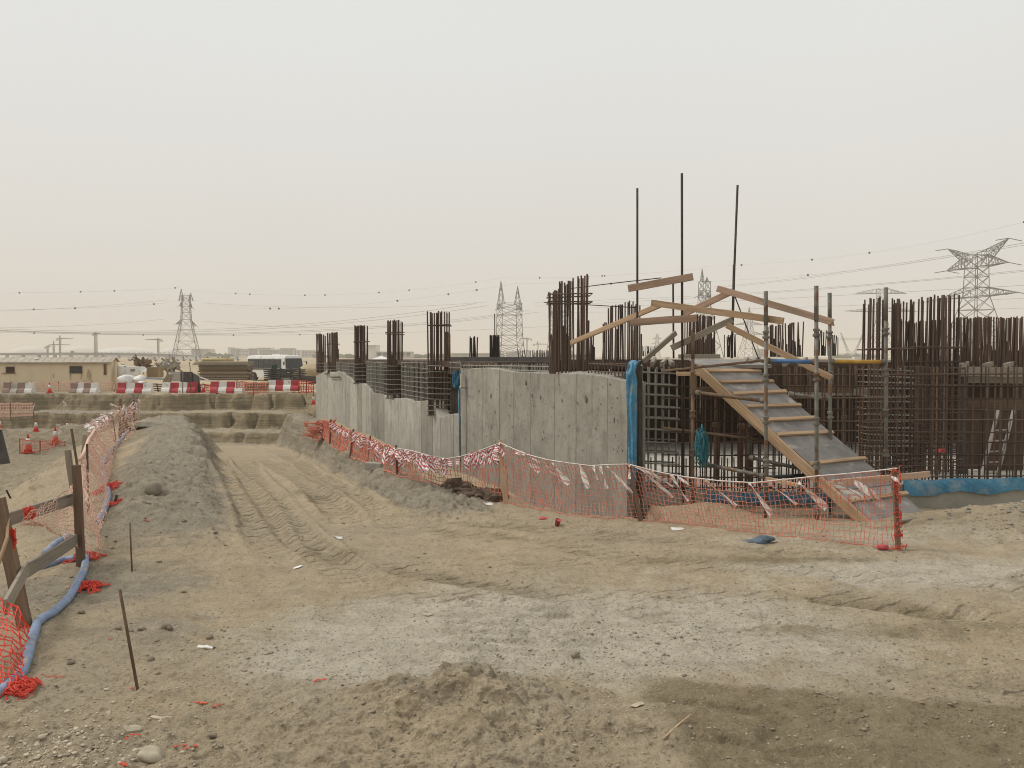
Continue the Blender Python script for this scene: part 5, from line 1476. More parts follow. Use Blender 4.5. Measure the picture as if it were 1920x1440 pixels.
# ------------------------------------------------------------------ painted concrete barriers on the far bank
def barrier(label, px0, px1, pyt, pyb, Y, cols, hole=False):
    x0 = P(px0, 720, Y).x; x1 = P(px1, 720, Y).x
    zt = ztop(px0, pyt, Y); zb = ztop(px0, pyb, Y)
    t = thing('concrete_barrier', label, 'barrier', ((x0 + x1) / 2, Y, zb), 'painted barriers along the far bank')
    h = zt - zb; n = len(cols)
    prof = [(-.3, -.03), (-.3, .12), (-.24, .3 * h / .8), (-.13, .42 * h / .8), (-.10, h), (.10, h), (.13, .42 * h / .8), (.24, .3 * h / .8), (.3, .12), (.3, -.03)]
    for k, c in enumerate(cols):
        a = x0 + (x1 - x0) * k / n + .004; b_ = x0 + (x1 - x0) * (k + 1) / n - .004
        dz = R.uniform(-.02, .03); dy = R.uniform(-.03, .03)
        m = MB(); m.prism([(a, Y + q + dy, zb + z_ + dz * (z_ > .2)) for q, z_ in prof], (b_ - a, R.uniform(-.03, .03), 0))
        m.build('band', {'r': 'red_paint', 'w': 'white_paint', 'f': 'faded_red', 'g': 'grey_paint'}[c], t)
    for f in (.22, .78):
        m = MB(); m.tube([(x0 + (x1 - x0) * f - .08, Y, zt), (x0 + (x1 - x0) * f - .05, Y, zt + .07), (x0 + (x1 - x0) * f + .05, Y, zt + .07), (x0 + (x1 - x0) * f + .08, Y, zt)], .012, 5); m.build('lifting_loop', 'dark_bar', t)
barrier('faded grey and brown barrier farthest left, before the cream cabin', 9, 62, 718, 739, 50.5, 'fgfw')
barrier('faded brown and white barrier near the right end of the cream cabin', 134, 184, 718, 738, 50.6, 'fwfw')
barrier('red and white barrier starting red, before the white sacks', 222, 286, 718, 737, 50.4, 'rwrw')
barrier('red and white barrier starting white, behind two thin poles', 305, 368, 717, 737, 50.6, 'wrwr')
barrier('red and white barrier before the beam stack, starting red', 396, 457, 715, 736, 50.4, 'rwrw')
barrier('red and white barrier starting white, in front of the bus', 504, 561, 713, 732, 50.6, 'wrwr')

# ------------------------------------------------------------------ cream site cabin
def cabin():
    A = PZ(208, 56, 0); A.z = -.12
    ux = Vector((-.967, -.254, 0)); uy = Vector((-.254, .967, 0)); Lc, Wc, Hc = 11.5, 2.5, 2.05
    t = thing('site_cabin', 'long cream site cabin with a low pitched roof and small high windows', 'cabin', A)
    def q(a, b_, z): return A + ux * a + uy * b_ + Vector((0, 0, z))
    def box(name, a0, a1, b0, b1, z0, z1, mat, parent=None):
        m = MB(); m.prism([q(a0, b0, z0), q(a1, b0, z0), q(a1, b1, z0), q(a0, b1, z0)], (0, 0, z1 - z0)); return m.build(name, mat, parent or t)
    box('wall', 0, Lc, 0, .1, 0.08, Hc, 'cabin_cream'); box('wall', 0, .1, .1, Wc, 0.08, Hc, 'cabin_cream')
    box('wall', 0.1, Lc, Wc - .1, Wc, 0.08, Hc, 'cabin_cream'); box('wall', Lc - .1, Lc, .1, Wc - .1, 0.08, Hc, 'cabin_cream')
    box('plinth', -.03, Lc, -.02, Wc, -.1, .08, 'timber_brown')
    m = MB()
    for k in range(58):
        a0 = -.12 + (Lc + .2) * k / 58; a1 = -.12 + (Lc + .2) * (k + 1) / 58; dz = .012 * (k % 2)
        m.add([q(a0, -.16, Hc - .02 + dz), q(a1, -.16, Hc - .02 + dz), q(a1, Wc / 2, Hc + .3 + dz), q(a0, Wc / 2, Hc + .3 + dz), q(a0, Wc + .16, Hc - .02 + dz), q(a1, Wc + .16, Hc - .02 + dz)], [(0, 1, 2, 3), (3, 2, 5, 4)])
    m.build('roof', 'roof_sheet', t)
    m = MB(); m.prism([q(0.02, 0, Hc - .01), q(.02, Wc, Hc - .01), q(.02, Wc / 2, Hc + .28)], ux * .06); m.build('gable', 'cabin_cream', t)
    m = MB(); m.beam(q(-.12, -.15, Hc - .05), q(Lc, -.15, Hc - .05), .03, .09); m.build('fascia', 'roof_sheet', t)
    for a in np.arange(1.2, Lc, 1.2):
        m = MB(); m.beam(q(a, -.006, .09), q(a, -.006, Hc - .1), .03, .012, up=(0, 1, 0)); m.build('cover_strip', 'cabin_cream', t)
    for a0, a1, z0, z1, mt, sh in ((1.75, 2.45, 1.32, 1.76, 'dark_glass', True), (5.75, 6.2, 1.36, 1.72, 'plywood_brown', False), (7.15, 7.5, 1.38, 1.72, 'timber_brown', False), (.28, .38, 1.22, 1.86, 'timber_brown', False)):
        w_ = box('window', a0, a1, -.03, .03, z0, z1, mt)
        for z in (z0 - .03, z1): box('frame', a0 - .04, a1 + .04, -.045, .0, z, z + .03, 'timber_brown', w_)
        for a in (a0 - .035, a1): box('frame', a, a + .035, -.045, .0, z0, z1, 'timber_brown', w_)
        if sh:
            for a in (a0, a1 - .04): m = MB(); m.beam(q(a, -.05, z0), q(a, -.3, z0 - .42), .03, .03); m.build('bracket', 'timber_brown', w_)
        elif a0 > 5: box('sill', a0 - .1, a1 + .25, -.07, 0, z0 - .06, z0 - .03, 'timber_brown', w_)
    m = MB(); m.lathe(q(7.32, -.05, 1.55), [(.1, 0), (.1, .02), (.03, .03)], 12, -uy); m.build('vent_fan', 'grey_paint', t)
    m = MB()
    for i in range(2): m.beam(q(6.15 + .2 * i, -.5 + .45 * i, 0), q(6.3, -.1, .75), .035, .035)
    m.beam(q(6.0, -.35, .5), q(6.35, -.2, .5), .03, .03); m.build('step_frame', 'dark_steel', t)
    m = MB(); m.blob(q(4.6, .6, Hc + .19), (.14, .14, .07), 2, sub=2, rough=.05); m.build('roof_vent', 'white_plastic', t)
cabin()
def simple(name, label, cat, builder, mat, loc):
    m = MB(); builder(m); return tag(m.build(name, mat, None, loc), label, cat)
def bevbox(m, c, size, b_=.05, rot=None):
    "box with softened edges (cross profile extruded)"
    x, y, z = size[0] / 2, size[1] / 2, size[2] / 2
    r = rot if rot is not None else Matrix.Identity(3)
    rings = []
    for zz, k in ((-z, b_), (-z + b_, 0), (z - b_, 0), (z, b_)):
        rings.append([Vector(c) + r @ Vector((sx * (x - k - (b_ if e_ else 0)), sy * (y - k - (0 if e_ else b_)), zz)) for sx, sy, e_ in ((-1, -1, 1), (1, -1, 1), (1, -1, 0), (1, 1, 0), (1, 1, 1), (-1, 1, 1), (-1, 1, 0), (-1, -1, 0))])
    vs = [p for q in rings for p in q]
    fs = [tuple(range(7, -1, -1)), tuple(24 + k for k in range(8))] + [(i * 8 + k, i * 8 + (k + 1) % 8, (i + 1) * 8 + (k + 1) % 8, (i + 1) * 8 + k) for i in range(3) for k in range(8)]
    m.add(vs, fs)
# cream tank, air conditioner, dish
t = thing('water_tank', 'cream water tank just right of the cabin', 'tank', P(231, 706, 57))
m = MB(); m.smooth = True; c = P(231, 708, 57); m.lathe(c, [(.36, 0), (.38, .05), (.38, .75), (.34, .82), (.12, .86)], 18); m.build('tank_body', 'white_paint', t)
m = MB(); m.lathe(c + Vector((0, 0, .86)), [(.13, 0), (.13, .05)], 12); m.build('tank_lid', 'grey_paint', t)
t = thing('air_conditioner', 'boxy cream air conditioner unit with a vent, beside the tank', 'air conditioner', P(250, 706, 56.6))
m = MB(); bevbox(m, P(250, 696, 56.6), (.68, .5, .64), .03); m.build('casing', 'white_paint', t)
for k in range(4): m = MB(); c = P(252, 692.5, 56.6) + Vector((0, -.26, -.04 * k)); m.box(c, (.3, .02, .018)); m.build('vent_slat', 'dark_steel', t)
t = thing('satellite_dish', 'white dish lying tilted on the rubbish behind the sacks', 'dish', P(267, 700, 57))
m = MB(); m.smooth = True; m.lathe(P(267, 694, 57), [(.02, 0), (.16, .02), (.27, .08), (.275, .07), (.16, .0), (.02, -.02)], 18, (.45, -.6, .7)); m.build('reflector', 'white_plastic', t)
m = MB(); m.tube([P(267, 694, 57), P(270, 702, 57.2)], .025, 6); m.build('stand', 'dark_steel', t)
# white sacks
for lab, px, py, sz, sd in (('large white bulk sack slumped behind the first red barrier', 237, 713, (.55, .4, .36), 3), ('smaller white sack right of the large slumped one', 262, 712, (.36, .35, .27), 4), ('flat white bag lying on top of the red barrier', 266, 717, (.26, .2, .07), 6)):
    c = P(px, py, 52.3 if px < 266 else 50.4); m = MB(); m.smooth = True; m.blob(c, sz, sd, rough=.14, sub=3); o = tag(m.build('bulk_sack', 'white_plastic', None, c), lab, 'sack')
# crate, steel panel, poles
t = thing('wooden_crate', 'brown wooden crate standing among rubbish behind the barriers', 'crate', P(291, 708, 58))
c = P(291, 698.5, 58)
m = MB(); m.box(c, (.86, .7, .68)); m.build('crate_side', 'brown_board', t)
for dx in (-.41, .41): m = MB(); m.box(c + Vector((dx, -.365, 0)), (.06, .03, .7)); m.build('corner_batten', 'timber', t)
for k in range(3): m = MB(); m.box(c + Vector((R.uniform(-.1, .1), -.1 + .15 * k, .36)), (.9, .13, .03)); m.build('lid_board', 'timber_grey', t)
t = thing('steel_shutter', 'dark steel formwork shutter standing behind two thin poles', 'panel', P(350, 716, 51.5))
m = MB(); a, b_ = P(338.5, 697, 51.5), P(361, 717, 51.5); m.box((a + b_) / 2, (b_.x - a.x, .06, a.z - b_.z)); m.build('sheet', 'dark_steel', t)
m = MB(); m.prism([P(361, 699, 51.5), P(373, 705, 50.9), P(376, 736, 50.9), P(369, 737, 50.9), P(361, 717, 51.5)], (0, .05, 0)); m.build('side_sheet', 'dark_steel', t)
pole('thin_pole', 'left of two thin poles in front of the steel panel', [P(342.5, 737, 50), P(343, 697, 50)], .03, 'scaffold_steel')
pole('thin_pole', 'right, longer one of two thin poles in front of the steel panel', [P(358, 738, 49.9), P(356.5, 690, 49.9), P(355, 679, 49.9)], .025, 'scaffold_steel')
simple('pale_sheet', 'pale board sheet standing between the crate and the steel panel', 'board', lambda m: m.box(P(329, 706, 54), (.64, .05, .62)), 'grey_paint', P(329, 716, 54))
t = thing('scrap_metal', 'jumble of rusty steel frames between the red barriers', 'scrap metal', P(300, 724, 53))
for a, b_ in [(P(306 + 3.2 * k, 716, 53), P(314 + 2.5 * k, 702 + 2 * (k % 2), 53.5)) for k in range(5)] + [(P(287, 720 + 4 * k, 52), P(305, 721 + 4 * k, 52)) for k in range(4)] + [(P(294, 719, 52), P(297, 735, 52))]:
    m = MB(); m.beam(a, b_, .06, .06); m.build('angle_bar', 'scaffold_rusty', t)
pole('blue_pipe', 'pale blue pipe lying behind the white sacks', [P(270, 709, 55), P(310, 711, 55)], .05, 'blue_hose', 'pipe')
pole('white_pipe', 'white pipe slanting down from the beam stack to the barrier', [P(374, 707, 51.2), P(402, 717, 51)], .035, 'white_plastic', 'pipe')
# rubbish heap behind
def heap(m, px0, px1, py, Y, n, sd, big=1.0):
    rr = random.Random(sd)
    for k in range(n):
        p = P(rr.uniform(px0, px1), py + rr.uniform(-4, 4), Y + rr.uniform(-1.5, 1.5)); d = Vector((rr.uniform(-1, 1), rr.uniform(-1, 1), rr.uniform(-.5, .7))).normalized() * rr.uniform(.3, 1.1) * big
        if rr.random() < .7: m.beam(p, p + d, rr.uniform(.03, .12), rr.uniform(.03, .3))
        else: m.blob(p, (rr.uniform(.1, .35), rr.uniform(.1, .3), rr.uniform(.06, .2)), k, sub=1)
m = MB(); heap(m, 258, 280, 684, 66, 40, 1); o = m.build('scrap_heap', 'timber_brown', None, P(268, 690, 66)); tag(o, 'dark heap of broken timber beyond the air conditioner', 'scrap heap')
m = MB(); heap(m, 296, 335, 688, 66, 55, 2); heap(m, 300, 330, 684, 67, 20, 3); o = m.build('scrap_heap', 'timber_grey', None, P(315, 692, 66)); tag(o, 'wide grey rubbish heap of boards and sheets right of the crate', 'scrap heap')
m = MB(); rr = random.Random(8)
for k in range(9): m.blob(P(rr.uniform(303, 334), rr.uniform(683, 692), 65.5), (rr.uniform(.1, .3), .15, rr.uniform(.05, .14)), k, sub=1)
tag(m.build('white_rubbish', 'white_plastic', None, P(318, 690, 65.5)), 'scattered white plastic rubbish on the grey heap', 'rubbish')
m = MB(); m.smooth = True
m.blob(P(586, 700, 72), (1.6, 1.5, .75), 5, sub=3, rough=.1); tag(m.build('sand_heap', 'desert_plain', None, P(586, 706, 72)), 'sand heap behind the bus front', 'sand heap')
# stack of formwork beams with the yellow pipes on top
t = thing('beam_stack', 'long weathered stack of formwork beams and boards under yellow pipes', 'stack', P(414, 714, 66))
za = ztop(400, 713, 66); zc = ztop(400, 682, 66)
x0, x1 = P(374, 700, 66).x, P(466, 700, 66).x
z = za; k = 0
while z < zc - .1:
    th = R.uniform(.07, .11)
    for y in (0, .55, 1.1):
        m = MB(); m.box(((x0 + x1) / 2 + R.uniform(-.08, .08), 66 + y, z + th / 2), (x1 - x0 + R.uniform(-.15, .1), .5, th - .012)); m.build('board', ('timber_brown', 'timber_grey')[(k + R.randrange(2)) % 2], t)
    z += th; k += 1
for j in range(3):
    xa, xb = P(365 + 2 * j, 690, 65.8).x, P(466, 690, 65.8).x
    m = MB(); m.box(((xa + xb) / 2, 66.2, zc - .04 + .09 * j), (xb - xa, 1.7, .07)); m.build('top_board', 'timber_grey', t)
for j, px in enumerate((378.5, 387.5)):
    y = 66.1 + .4 * j; zz = zc + .32
    tag(pole('yellow_pipe', ('front yellow pipe on the beam stack', 'rear yellow pipe on the beam stack')[j], [(P(px, 678, y).x, y, zz), (P(px + 50, 678, y + 1.5).x, y + 1.5, zz)], .13, 'yellow_pipe', 'pipe'), ('front yellow pipe lying on the beam stack', 'rear yellow pipe lying on the beam stack')[j], 'pipe')
# brown pipes on the ground and dark racks before the bus
t = thing('pipe_stack', 'low stack of brown pipes between two barriers', 'stack', P(478, 734, 51.2))
for k in range(9):
    r_, c_ = (k // 4), (k % 4); z = ztop(478, 733, 51.5) + .09 + r_ * .15
    if k < 8 or True: m = MB(); m.smooth = True; y = 51.3 + c_ * .2 + r_ * .1; m.tube([(P(456 + R.uniform(-1, 1), 730, y).x, y, z), (P(505, 730, y).x, y, z)], .085, 10); m.build('pipe', 'scaffold_rusty', t)
t = thing('steel_rack', 'dark steel rack of stacked beams in front of the bus', 'rack', P(532, 714, 62))
for k in range(6):
    py = 693 + 3.6 * k
    m = MB(); m.beam(P(497 + R.uniform(0, 2), py, 62), P(571 + R.uniform(-2, 2), py + .5, 62), .9, .1); m.build('beam', 'dark_steel', t)
for px in (510, 526, 545, 562):
    m = MB(); m.beam(P(px, 714, 62.2), P(px, 690, 62.2), .12, .12, up=(0, 1, 0)); m.build('upright', 'dark_steel', t)
m = MB(); m.prism([P(509.5, 684, 62.6), P(520, 684, 62.6), P(520, 714, 62.6), P(509.5, 714, 62.6)], (0, .06, 0)); m.build('end_plate', 'bus_green', t)
t = thing('steel_beams', 'low dark steel beams lying right of the rack by the wall end', 'beams', P(578, 712, 60))
for k in range(3): m = MB(); m.beam(P(566, 706 + 4 * k, 60), P(592, 707 + 4 * k, 60), .5, .12); m.build('beam', 'dark_steel', t)

# ------------------------------------------------------------------ the bus
def bus():
    Y0 = 77.0
    C = P(535, 716, Y0); C.z = -.05
    BA = math.radians(50.8); fx = Vector((math.cos(BA), math.sin(BA), 0))      # along the front, left to right seen
    sx_ = Vector((-math.sin(BA), math.cos(BA), 0))    # back along the side
    Wb, Lb, Hb = 2.1, 6.3, 2.45
    t = thing('bus', 'small white bus with a dark green lower front parked beyond the beam stacks', 'bus', C)
    def q(a, b_, z): return C + fx * a + sx_ * b_ + Vector((0, 0, z))
    # body: cross-sections along the length
    def section(b_, top, lean, wid=1.0):
        k = .12
        pr = [(0, .38), (0, 1.15), (.03, 1.2), (.06, top - .28), (.14, top - .08), (.32, top), (Wb - .32, top), (Wb - .14, top - .08), (Wb - .06, top - .28), (Wb - .03, 1.2), (Wb, 1.15), (Wb, .38)]
        return [q(a, b_ + lean * max(0, (z - 1.1)) , z) for a, z in pr]
    secs = [section(0.0, Hb - .06, .22), section(.45, Hb - .01, .05), section(1.2, Hb, 0), section(Lb - .8, Hb, 0), section(Lb - .1, Hb - .05, -.05)]
    n = 12; vs = [p for s_ in secs for p in s_]; fs = []
    for i in range(4):
        for k in range(n): fs.append((i * n + k, i * n + (k + 1) % n, (i + 1) * n + (k + 1) % n, (i + 1) * n + k))
    fs += [tuple(range(n - 1, -1, -1)), tuple(4 * n + k for k in range(n))]
    m = MB(); m.add(vs, fs); m.build('body', 'bus_white', t)
    def panel(name, pts, mat, parent=None, d=.02, nrm=None):
        nv = nrm or -fx; m = MB(); m.prism([p + nv * .012 for p in pts], nv * d); return m.build(name, mat, parent or t)
    # side windows along the band
    for k in range(6):
        a = .75 + k * .88; w_ = .80
        wn = panel('window', [q(-.02 + .03, a, 1.26), q(.01, a + w_, 1.26), q(.045, a + w_, 2.08), q(.045, a, 2.08)], 'dark_glass')
        panel('frame', [q(.0, a - .05, 1.24), q(.0, a - .01, 1.24), q(.04, a - .01, 2.1), q(.04, a - .05, 2.1)], 'bus_green', wn)
    panel('waist_band', [q(0, .1, 1.1), q(0, Lb - .15, 1.1), q(0, Lb - .15, 1.2), q(0, .1, 1.2)], 'bus_green')
    panel('door', [q(0, .95, .42), q(0, 1.75, .42), q(.0, 1.75, 1.16), q(.0, .95, 1.16)], 'bus_green')
    panel('side_skirt', [q(0, .02, .38), q(0, 2.6, .38), q(0, 2.6, 1.08), q(0, .02, 1.08)], 'bus_green', d=.012)
    # front
    nf = -sx_
    ws = [q(.1, .0, 1.22), q(Wb - .1, .0, 1.22), q(Wb - .16, .19, 2.16), q(.16, .19, 2.16)]
    wn = panel('windscreen', ws, 'dark_glass', nrm=nf)
    panel('wiper', [q(.5, .07, 1.24), q(.54, .07, 1.24), q(1.0, .16, 1.6), q(.97, .16, 1.62)], 'black_rubber', wn, .01, nf * 1.0)
    panel('front_panel', [q(.03, 0, .42), q(Wb - .03, 0, .42), q(Wb - .03, 0, 1.18), q(.03, 0, 1.18)], 'bus_green', nrm=nf)
    panel('grille', [q(.6, -.03, .68), q(Wb - .6, -.03, .68), q(Wb - .6, -.03, .95), q(.6, -.03, .95)], 'black_rubber', nrm=nf)
    for a in (.28, Wb - .28):
        m = MB(); m.lathe(q(a, -.02, .82), [(.11, 0), (.11, .05), (.07, .07)], 12, nf); m.build('headlight', 'white_plastic', t)
    m = MB(); m.beam(q(-.03, -.08, .45), q(Wb + .03, -.08, .45), .12, .2); m.build('bumper', 'dark_steel', t)
    for b_ in (1.3, 4.9):
        for a in (.12, Wb - .12):
            m = MB(); m.smooth = False; m.lathe(q(a, b_, .4) - fx * (.12 if a < 1 else -.0), [(.2, 0), (.38, .02), (.4, .08), (.4, .18), (.36, .22)], 18, fx if a < 1 else fx); w2 = m.build('wheel', 'black_rubber', t)
            m = MB(); m.lathe(q(a, b_, .4) - fx * (.125 if a < 1 else 0), [(.02, -.01), (.17, 0), (.19, .03)], 12, fx); m.build('rim', 'grey_paint', w2)
            m = MB(); m.lathe(q(.0, b_, .42), [(.46, -.016), (.46, .01)], 18, fx)
            if a < 1: m.build('wheel_arch', 'black_rubber', t)
    for a, dx in ((.0, -.22), (Wb, .22)):
        m = MB(); m.tube([q(a, .1, 1.9), q(a + dx, -.1, 1.85)], .02, 5); m.box(q(a + dx, -.1, 1.7), (.1, .06, .32)); m.build('mirror', 'black_rubber', t)
    m = MB(); bevbox(m, q(1.0, 2.2, Hb + .05), (.9, 1.3, .12), .03, Matrix.Rotation(BA, 3, 'Z')); m.build('roof_hatch', 'bus_white', t)
bus()
# ------------------------------------------------------------------ far: pylons, lines, cranes, buildings
def seg(m, a, b_, w_): m.beam(a, b_, w_, w_)
def pylon(label, cx, Y, levels, arms, peaks, yaw, w_=.22, group='lattice pylons across the desert', mat='pylon_steel', ins=True):
    """levels: [(height, half-width)], arms: [(z_root_low, z_root_high, [(tip x, tip z)] , half)] in tower axes"""
    base = PZ(cx, Y, 0)
    t = thing('electricity_pylon', label, 'pylon', base, group)
    rot = Matrix.Rotation(yaw, 3, 'Z')
    def q(x, y, z): return base + rot @ Vector((x, y, z))
    m = MB()
    sg = [(-1, -1), (1, -1), (1, 1), (-1, 1)]
    for (z0, h0), (z1, h1) in zip(levels, levels[1:]):
        for i in range(4):
            a, b_ = sg[i], sg[(i + 1) % 4]
            seg(m, q(a[0] * h0, a[1] * h0, z0), q(a[0] * h1, a[1] * h1, z1), w_ * 1.25)
            seg(m, q(a[0] * h0, a[1] * h0, z0), q(b_[0] * h1, b_[1] * h1, z1), w_ * .75)
            seg(m, q(b_[0] * h0, b_[1] * h0, z0), q(a[0] * h1, a[1] * h1, z1), w_ * .75)
            seg(m, q(a[0] * h1, a[1] * h1, z1), q(b_[0] * h1, b_[1] * h1, z1), w_ * .75)
    m.build('tower_body', mat, t)
    for (zl, zh, hw, tips) in arms:
        for tx, tz, ty in tips:
            m = MB(); s_ = 1 if tx > 0 else -1
            tip = q(tx, ty, tz); c4 = [q(s_ * hw, -hw, zl), q(s_ * hw, hw, zl), q(s_ * hw, -hw, zh), q(s_ * hw, hw, zh)]
            for c in c4: seg(m, c, tip, w_)
            K = 6
            for k in range(1, K):
                f, g = k / K, (k + .5) / K
                pr = [c.lerp(tip, f) for c in c4]; pn = [c.lerp(tip, min(1, f + 1 / K)) for c in c4]
                for a, b_ in ((0, 2), (1, 3), (0, 1), (2, 3)):
                    seg(m, pr[a], pr[b_], w_ * .6); seg(m, pr[a], pn[b_], w_ * .6)
            m.build('cross_arm', mat, t)
            if ins:
                m = MB(); m.tube([tip, tip + rot @ Vector((-.3, -6.0, -1.0))], .16, 5); m.tube([tip, tip + rot @ Vector((.3, 6.0, -1.0))], .16, 5); m.build('insulator', 'insulator', t)
    for x, z0, z1, hw in peaks:
        m = MB(); tip = q(x, 0, z1); s_ = 1 if x > 0 else -1
        c4 = [q(x - hw, -hw, z0), q(x + hw, -hw, z0), q(x + hw, hw, z0), q(x - hw, hw, z0)]
        for i, c in enumerate(c4):
            seg(m, c, tip, w_)
            for k in range(3):
                f = k / 4; seg(m, c.lerp(tip, f), c4[(i + 1) % 4].lerp(tip, f + .25), w_ * .6)
        m.build('peak', mat, t)
    return t
R35 = math.radians
pylon('pylon alone on the left, behind the bus and bridge, with a forked crown', 350, 590, [(0, 8.6), (7, 7.4), (13, 6.2), (21, 4.6), (28, 3.2), (33, 2.9), (37, 2.8), (41, 2.7), (45, 2.7)],
      [(24.5, 28, 2.9, [(-6.5, 25.2, 0), (6.5, 24.0, 0)]), (37, 40.5, 2.7, [(-4.2, 37.8, 0), (4.2, 36.4, 0)])], [(-3.0, 41, 49.5, 1.6), (3.2, 41, 46.8, 1.6)], R35(12), .24)
def portal(label, cx, Y, k=1.0, yaw=0):
    return pylon(label, cx, Y, [(0, 8.3), (5, 7.4), (9, 6.9), (15, 6.4), (21, 6.2), (27, 6.1), (31, 6.1), (34, 6.1)], [(31, 34, 6.1, [(-7.6, 31.0, 0), (7.6, 30.2, 0)])], [(-5.2, 34, 47.5, 1.7), (5.2, 33.5, 44.5, 1.7)], yaw, .26)
portal('horned pylon with two tall spikes over the near wall', 955, 506, yaw=R35(16))
portal('second horned pylon half hidden behind the ragged rebar cluster', 1050, 590, yaw=R35(16))
pylon('slim lattice pylon rising behind the crossed boards', 1320, 470, [(0, 8.0), (8, 6.5), (16, 5.0), (24, 3.6), (30, 2.6), (35, 2.5), (39, 2.4), (44, 2.3)], [(36, 39, 2.4, [(-3.6, 36, 0), (3.6, 35, 0)])], [(-1.6, 44, 51, .8), (1.5, 43.5, 46.5, .8)], R35(20), .24)
pylon('nearest pylon at the far right with wide star-shaped arms', 1828, 358, [(0, 9.8), (8, 8.2), (15, 6.6), (22, 4.9), (27.5, 3.6), (31.5, 3.4), (36, 3.3), (40, 3.2), (45.2, 3.1)],
      [(27.5, 31.5, 3.4, [(-23, 27.8, 0), (22.5, 27.8, 0)]), (40.0, 45.2, 3.2, [(-17.8, 40.3, 0), (17.2, 40.3, 0)]), (41, 45.2, 3.0, [(-17.5, 50, 0), (17.2, 50, 0)])], [], R35(-78), .24)
pylon('pale pylon with long flat arms behind the perforated standard', 1652, 600, [(0, 7.5), (9, 5.9), (18, 4.4), (27, 3.0), (32, 2.8), (37, 2.8), (43, 2.8), (50, 2.8)], [(34, 37, 2.8, [(-27, 34.4, 0), (26, 34.4, 0)]), (47, 50.5, 2.8, [(-19.5, 47, 0), (18, 47, 0)])], [], R35(3), .22, ins=False)
pylon('small far pylon between the rebar starters, left of the crossed boards', 1232, 1500, [(0, 5), (10, 4), (22, 2.6), (32, 2), (42, 1.6)], [(24, 27, 2.4, [(-12, 24, 0), (12, 24, 0)]), (33, 36, 2, [(-9, 33, 0), (9, 33, 0)])], [], R35(5), .4, ins=False)
pylon('slender far pylon with two pairs of arms below the gentle board', 1404, 850, [(0, 9), (10, 7), (20, 4.6), (30, 3), (38, 2.4), (47, 1.4)], [(24, 27, 4, [(-17, 24, 0), (17, 24, 0)]), (34, 37, 2.8, [(-15, 34, 0), (15, 34, 0)])], [(0, 47, 52, .8)], R35(8), .3, ins=False)
def vpylon():
    base = PZ(1597, 1200, 0); t = thing('electricity_pylon', 'faint V-shaped pylon low on the right horizon', 'pylon', base, 'lattice pylons across the desert')
    m = MB(); w_ = .42
    for s_ in (-1, 1):
        for dy in (-2, 2):
            seg(m, base + Vector((s_ * 5, dy, 0)), base + Vector((s_ * 6.5, dy, 10)), w_); seg(m, base + Vector((s_ * 6.5, dy, 10)), base + Vector((s_ * 17, 0, 36)), w_)
            seg(m, base + Vector((s_ * 3.5, dy, 0)), base + Vector((s_ * 5.0, dy, 10)), w_); seg(m, base + Vector((s_ * 5.0, dy, 10)), base + Vector((s_ * 15.4, 0, 36)), w_)
            for k in range(7): f = k / 7; seg(m, (base + Vector((s_ * 6.5, dy, 10))).lerp(base + Vector((s_ * 17, 0, 36)), f), (base + Vector((s_ * 5, dy, 10))).lerp(base + Vector((s_ * 15.4, 0, 36)), f + 1 / 7), w_ * .6)
        seg(m, base + Vector((s_ * 6.0, 0, 12)), base + Vector((0, 0, 7.5)), w_)
    m.build('tower_body', 'pylon_steel', t)
    m = MB()
    for z in (27.5, 25.5): seg(m, base + Vector((-17, 0, z)), base + Vector((20, 0, z)), w_ * .8)
    for k in range(12): seg(m, base + Vector((-17 + 3 * k, 0, 25.5)), base + Vector((-14 + 3 * k, 0, 27.5)), w_ * .5)
    m.build('cross_arm', 'pylon_steel', t)
vpylon()
def line(label, pts, r=.06, balls=None, rb=.45, n=48):
    a, b_, c = [P(*p) for p in pts]
    x0, x1, x2 = 0.0, (Vector((b_.x - a.x, b_.y - a.y, 0))).length, 0
    x2 = x1 + (Vector((c.x - b_.x, c.y - b_.y, 0))).length
    def q(f):
        s_ = f * x2
        l0 = (s_ - x1) * (s_ - x2) / ((x0 - x1) * (x0 - x2)); l1 = (s_ - x0) * (s_ - x2) / ((x1 - x0) * (x1 - x2)); l2 = (s_ - x0) * (s_ - x1) / ((x2 - x0) * (x2 - x1))
        return a * l0 + b_ * l1 + c * l2
    t = thing('power_line', label, 'power line', q(.5), 'power lines strung between the pylons')
    m = MB(); m.tube([q(i / n) for i in range(n + 1)], r, 4); m.build('cable', 'cable', t)
    for px in (balls or []):
        lo, hi = 0.0, 1.0
        best = min((i / 400 for i in range(401)), key=lambda f: abs(960 + q(f).x / (q(f).y * CP) * FPX - px))
        p = q(best); m = MB(); m.smooth = True; m.blob(p, (rb * p.y / 430, rb * p.y / 430, rb * p.y / 430), 0, rough=0, sub=2); m.build('marker_ball', 'marker_ball', t)
    return t
line('topmost of the long sagging lines left of the horned pylon', ((-300, 597, 420), (250, 621, 465), (893, 569, 503)), .07)
line('second of the long sagging lines left of the horned pylon', ((-300, 600.5, 415), (250, 624, 460), (914, 573, 503)), .07)
line('third of the long sagging lines left of the horned pylon', ((-300, 602, 430), (300, 626, 480), (992, 582, 585)), .07)
line('fourth of the long sagging lines left of the horned pylon', ((-300, 604, 425), (300, 627.5, 480), (1011, 585, 585)), .07)
line('lowest long line on the left, almost level, passing behind the forked pylon', ((-300, 612, 500), (430, 628.5, 540), (1030, 612, 590)), .055, [65, 270, 437, 563])
line('faint line running left from the upper arm of the forked pylon', ((315, 562, 588), (60, 581, 500), (-250, 587, 430)), .05)
line('faint line running left from the lower arm of the forked pylon', ((311, 598, 588), (80, 613, 500), (-250, 613, 430)), .05)
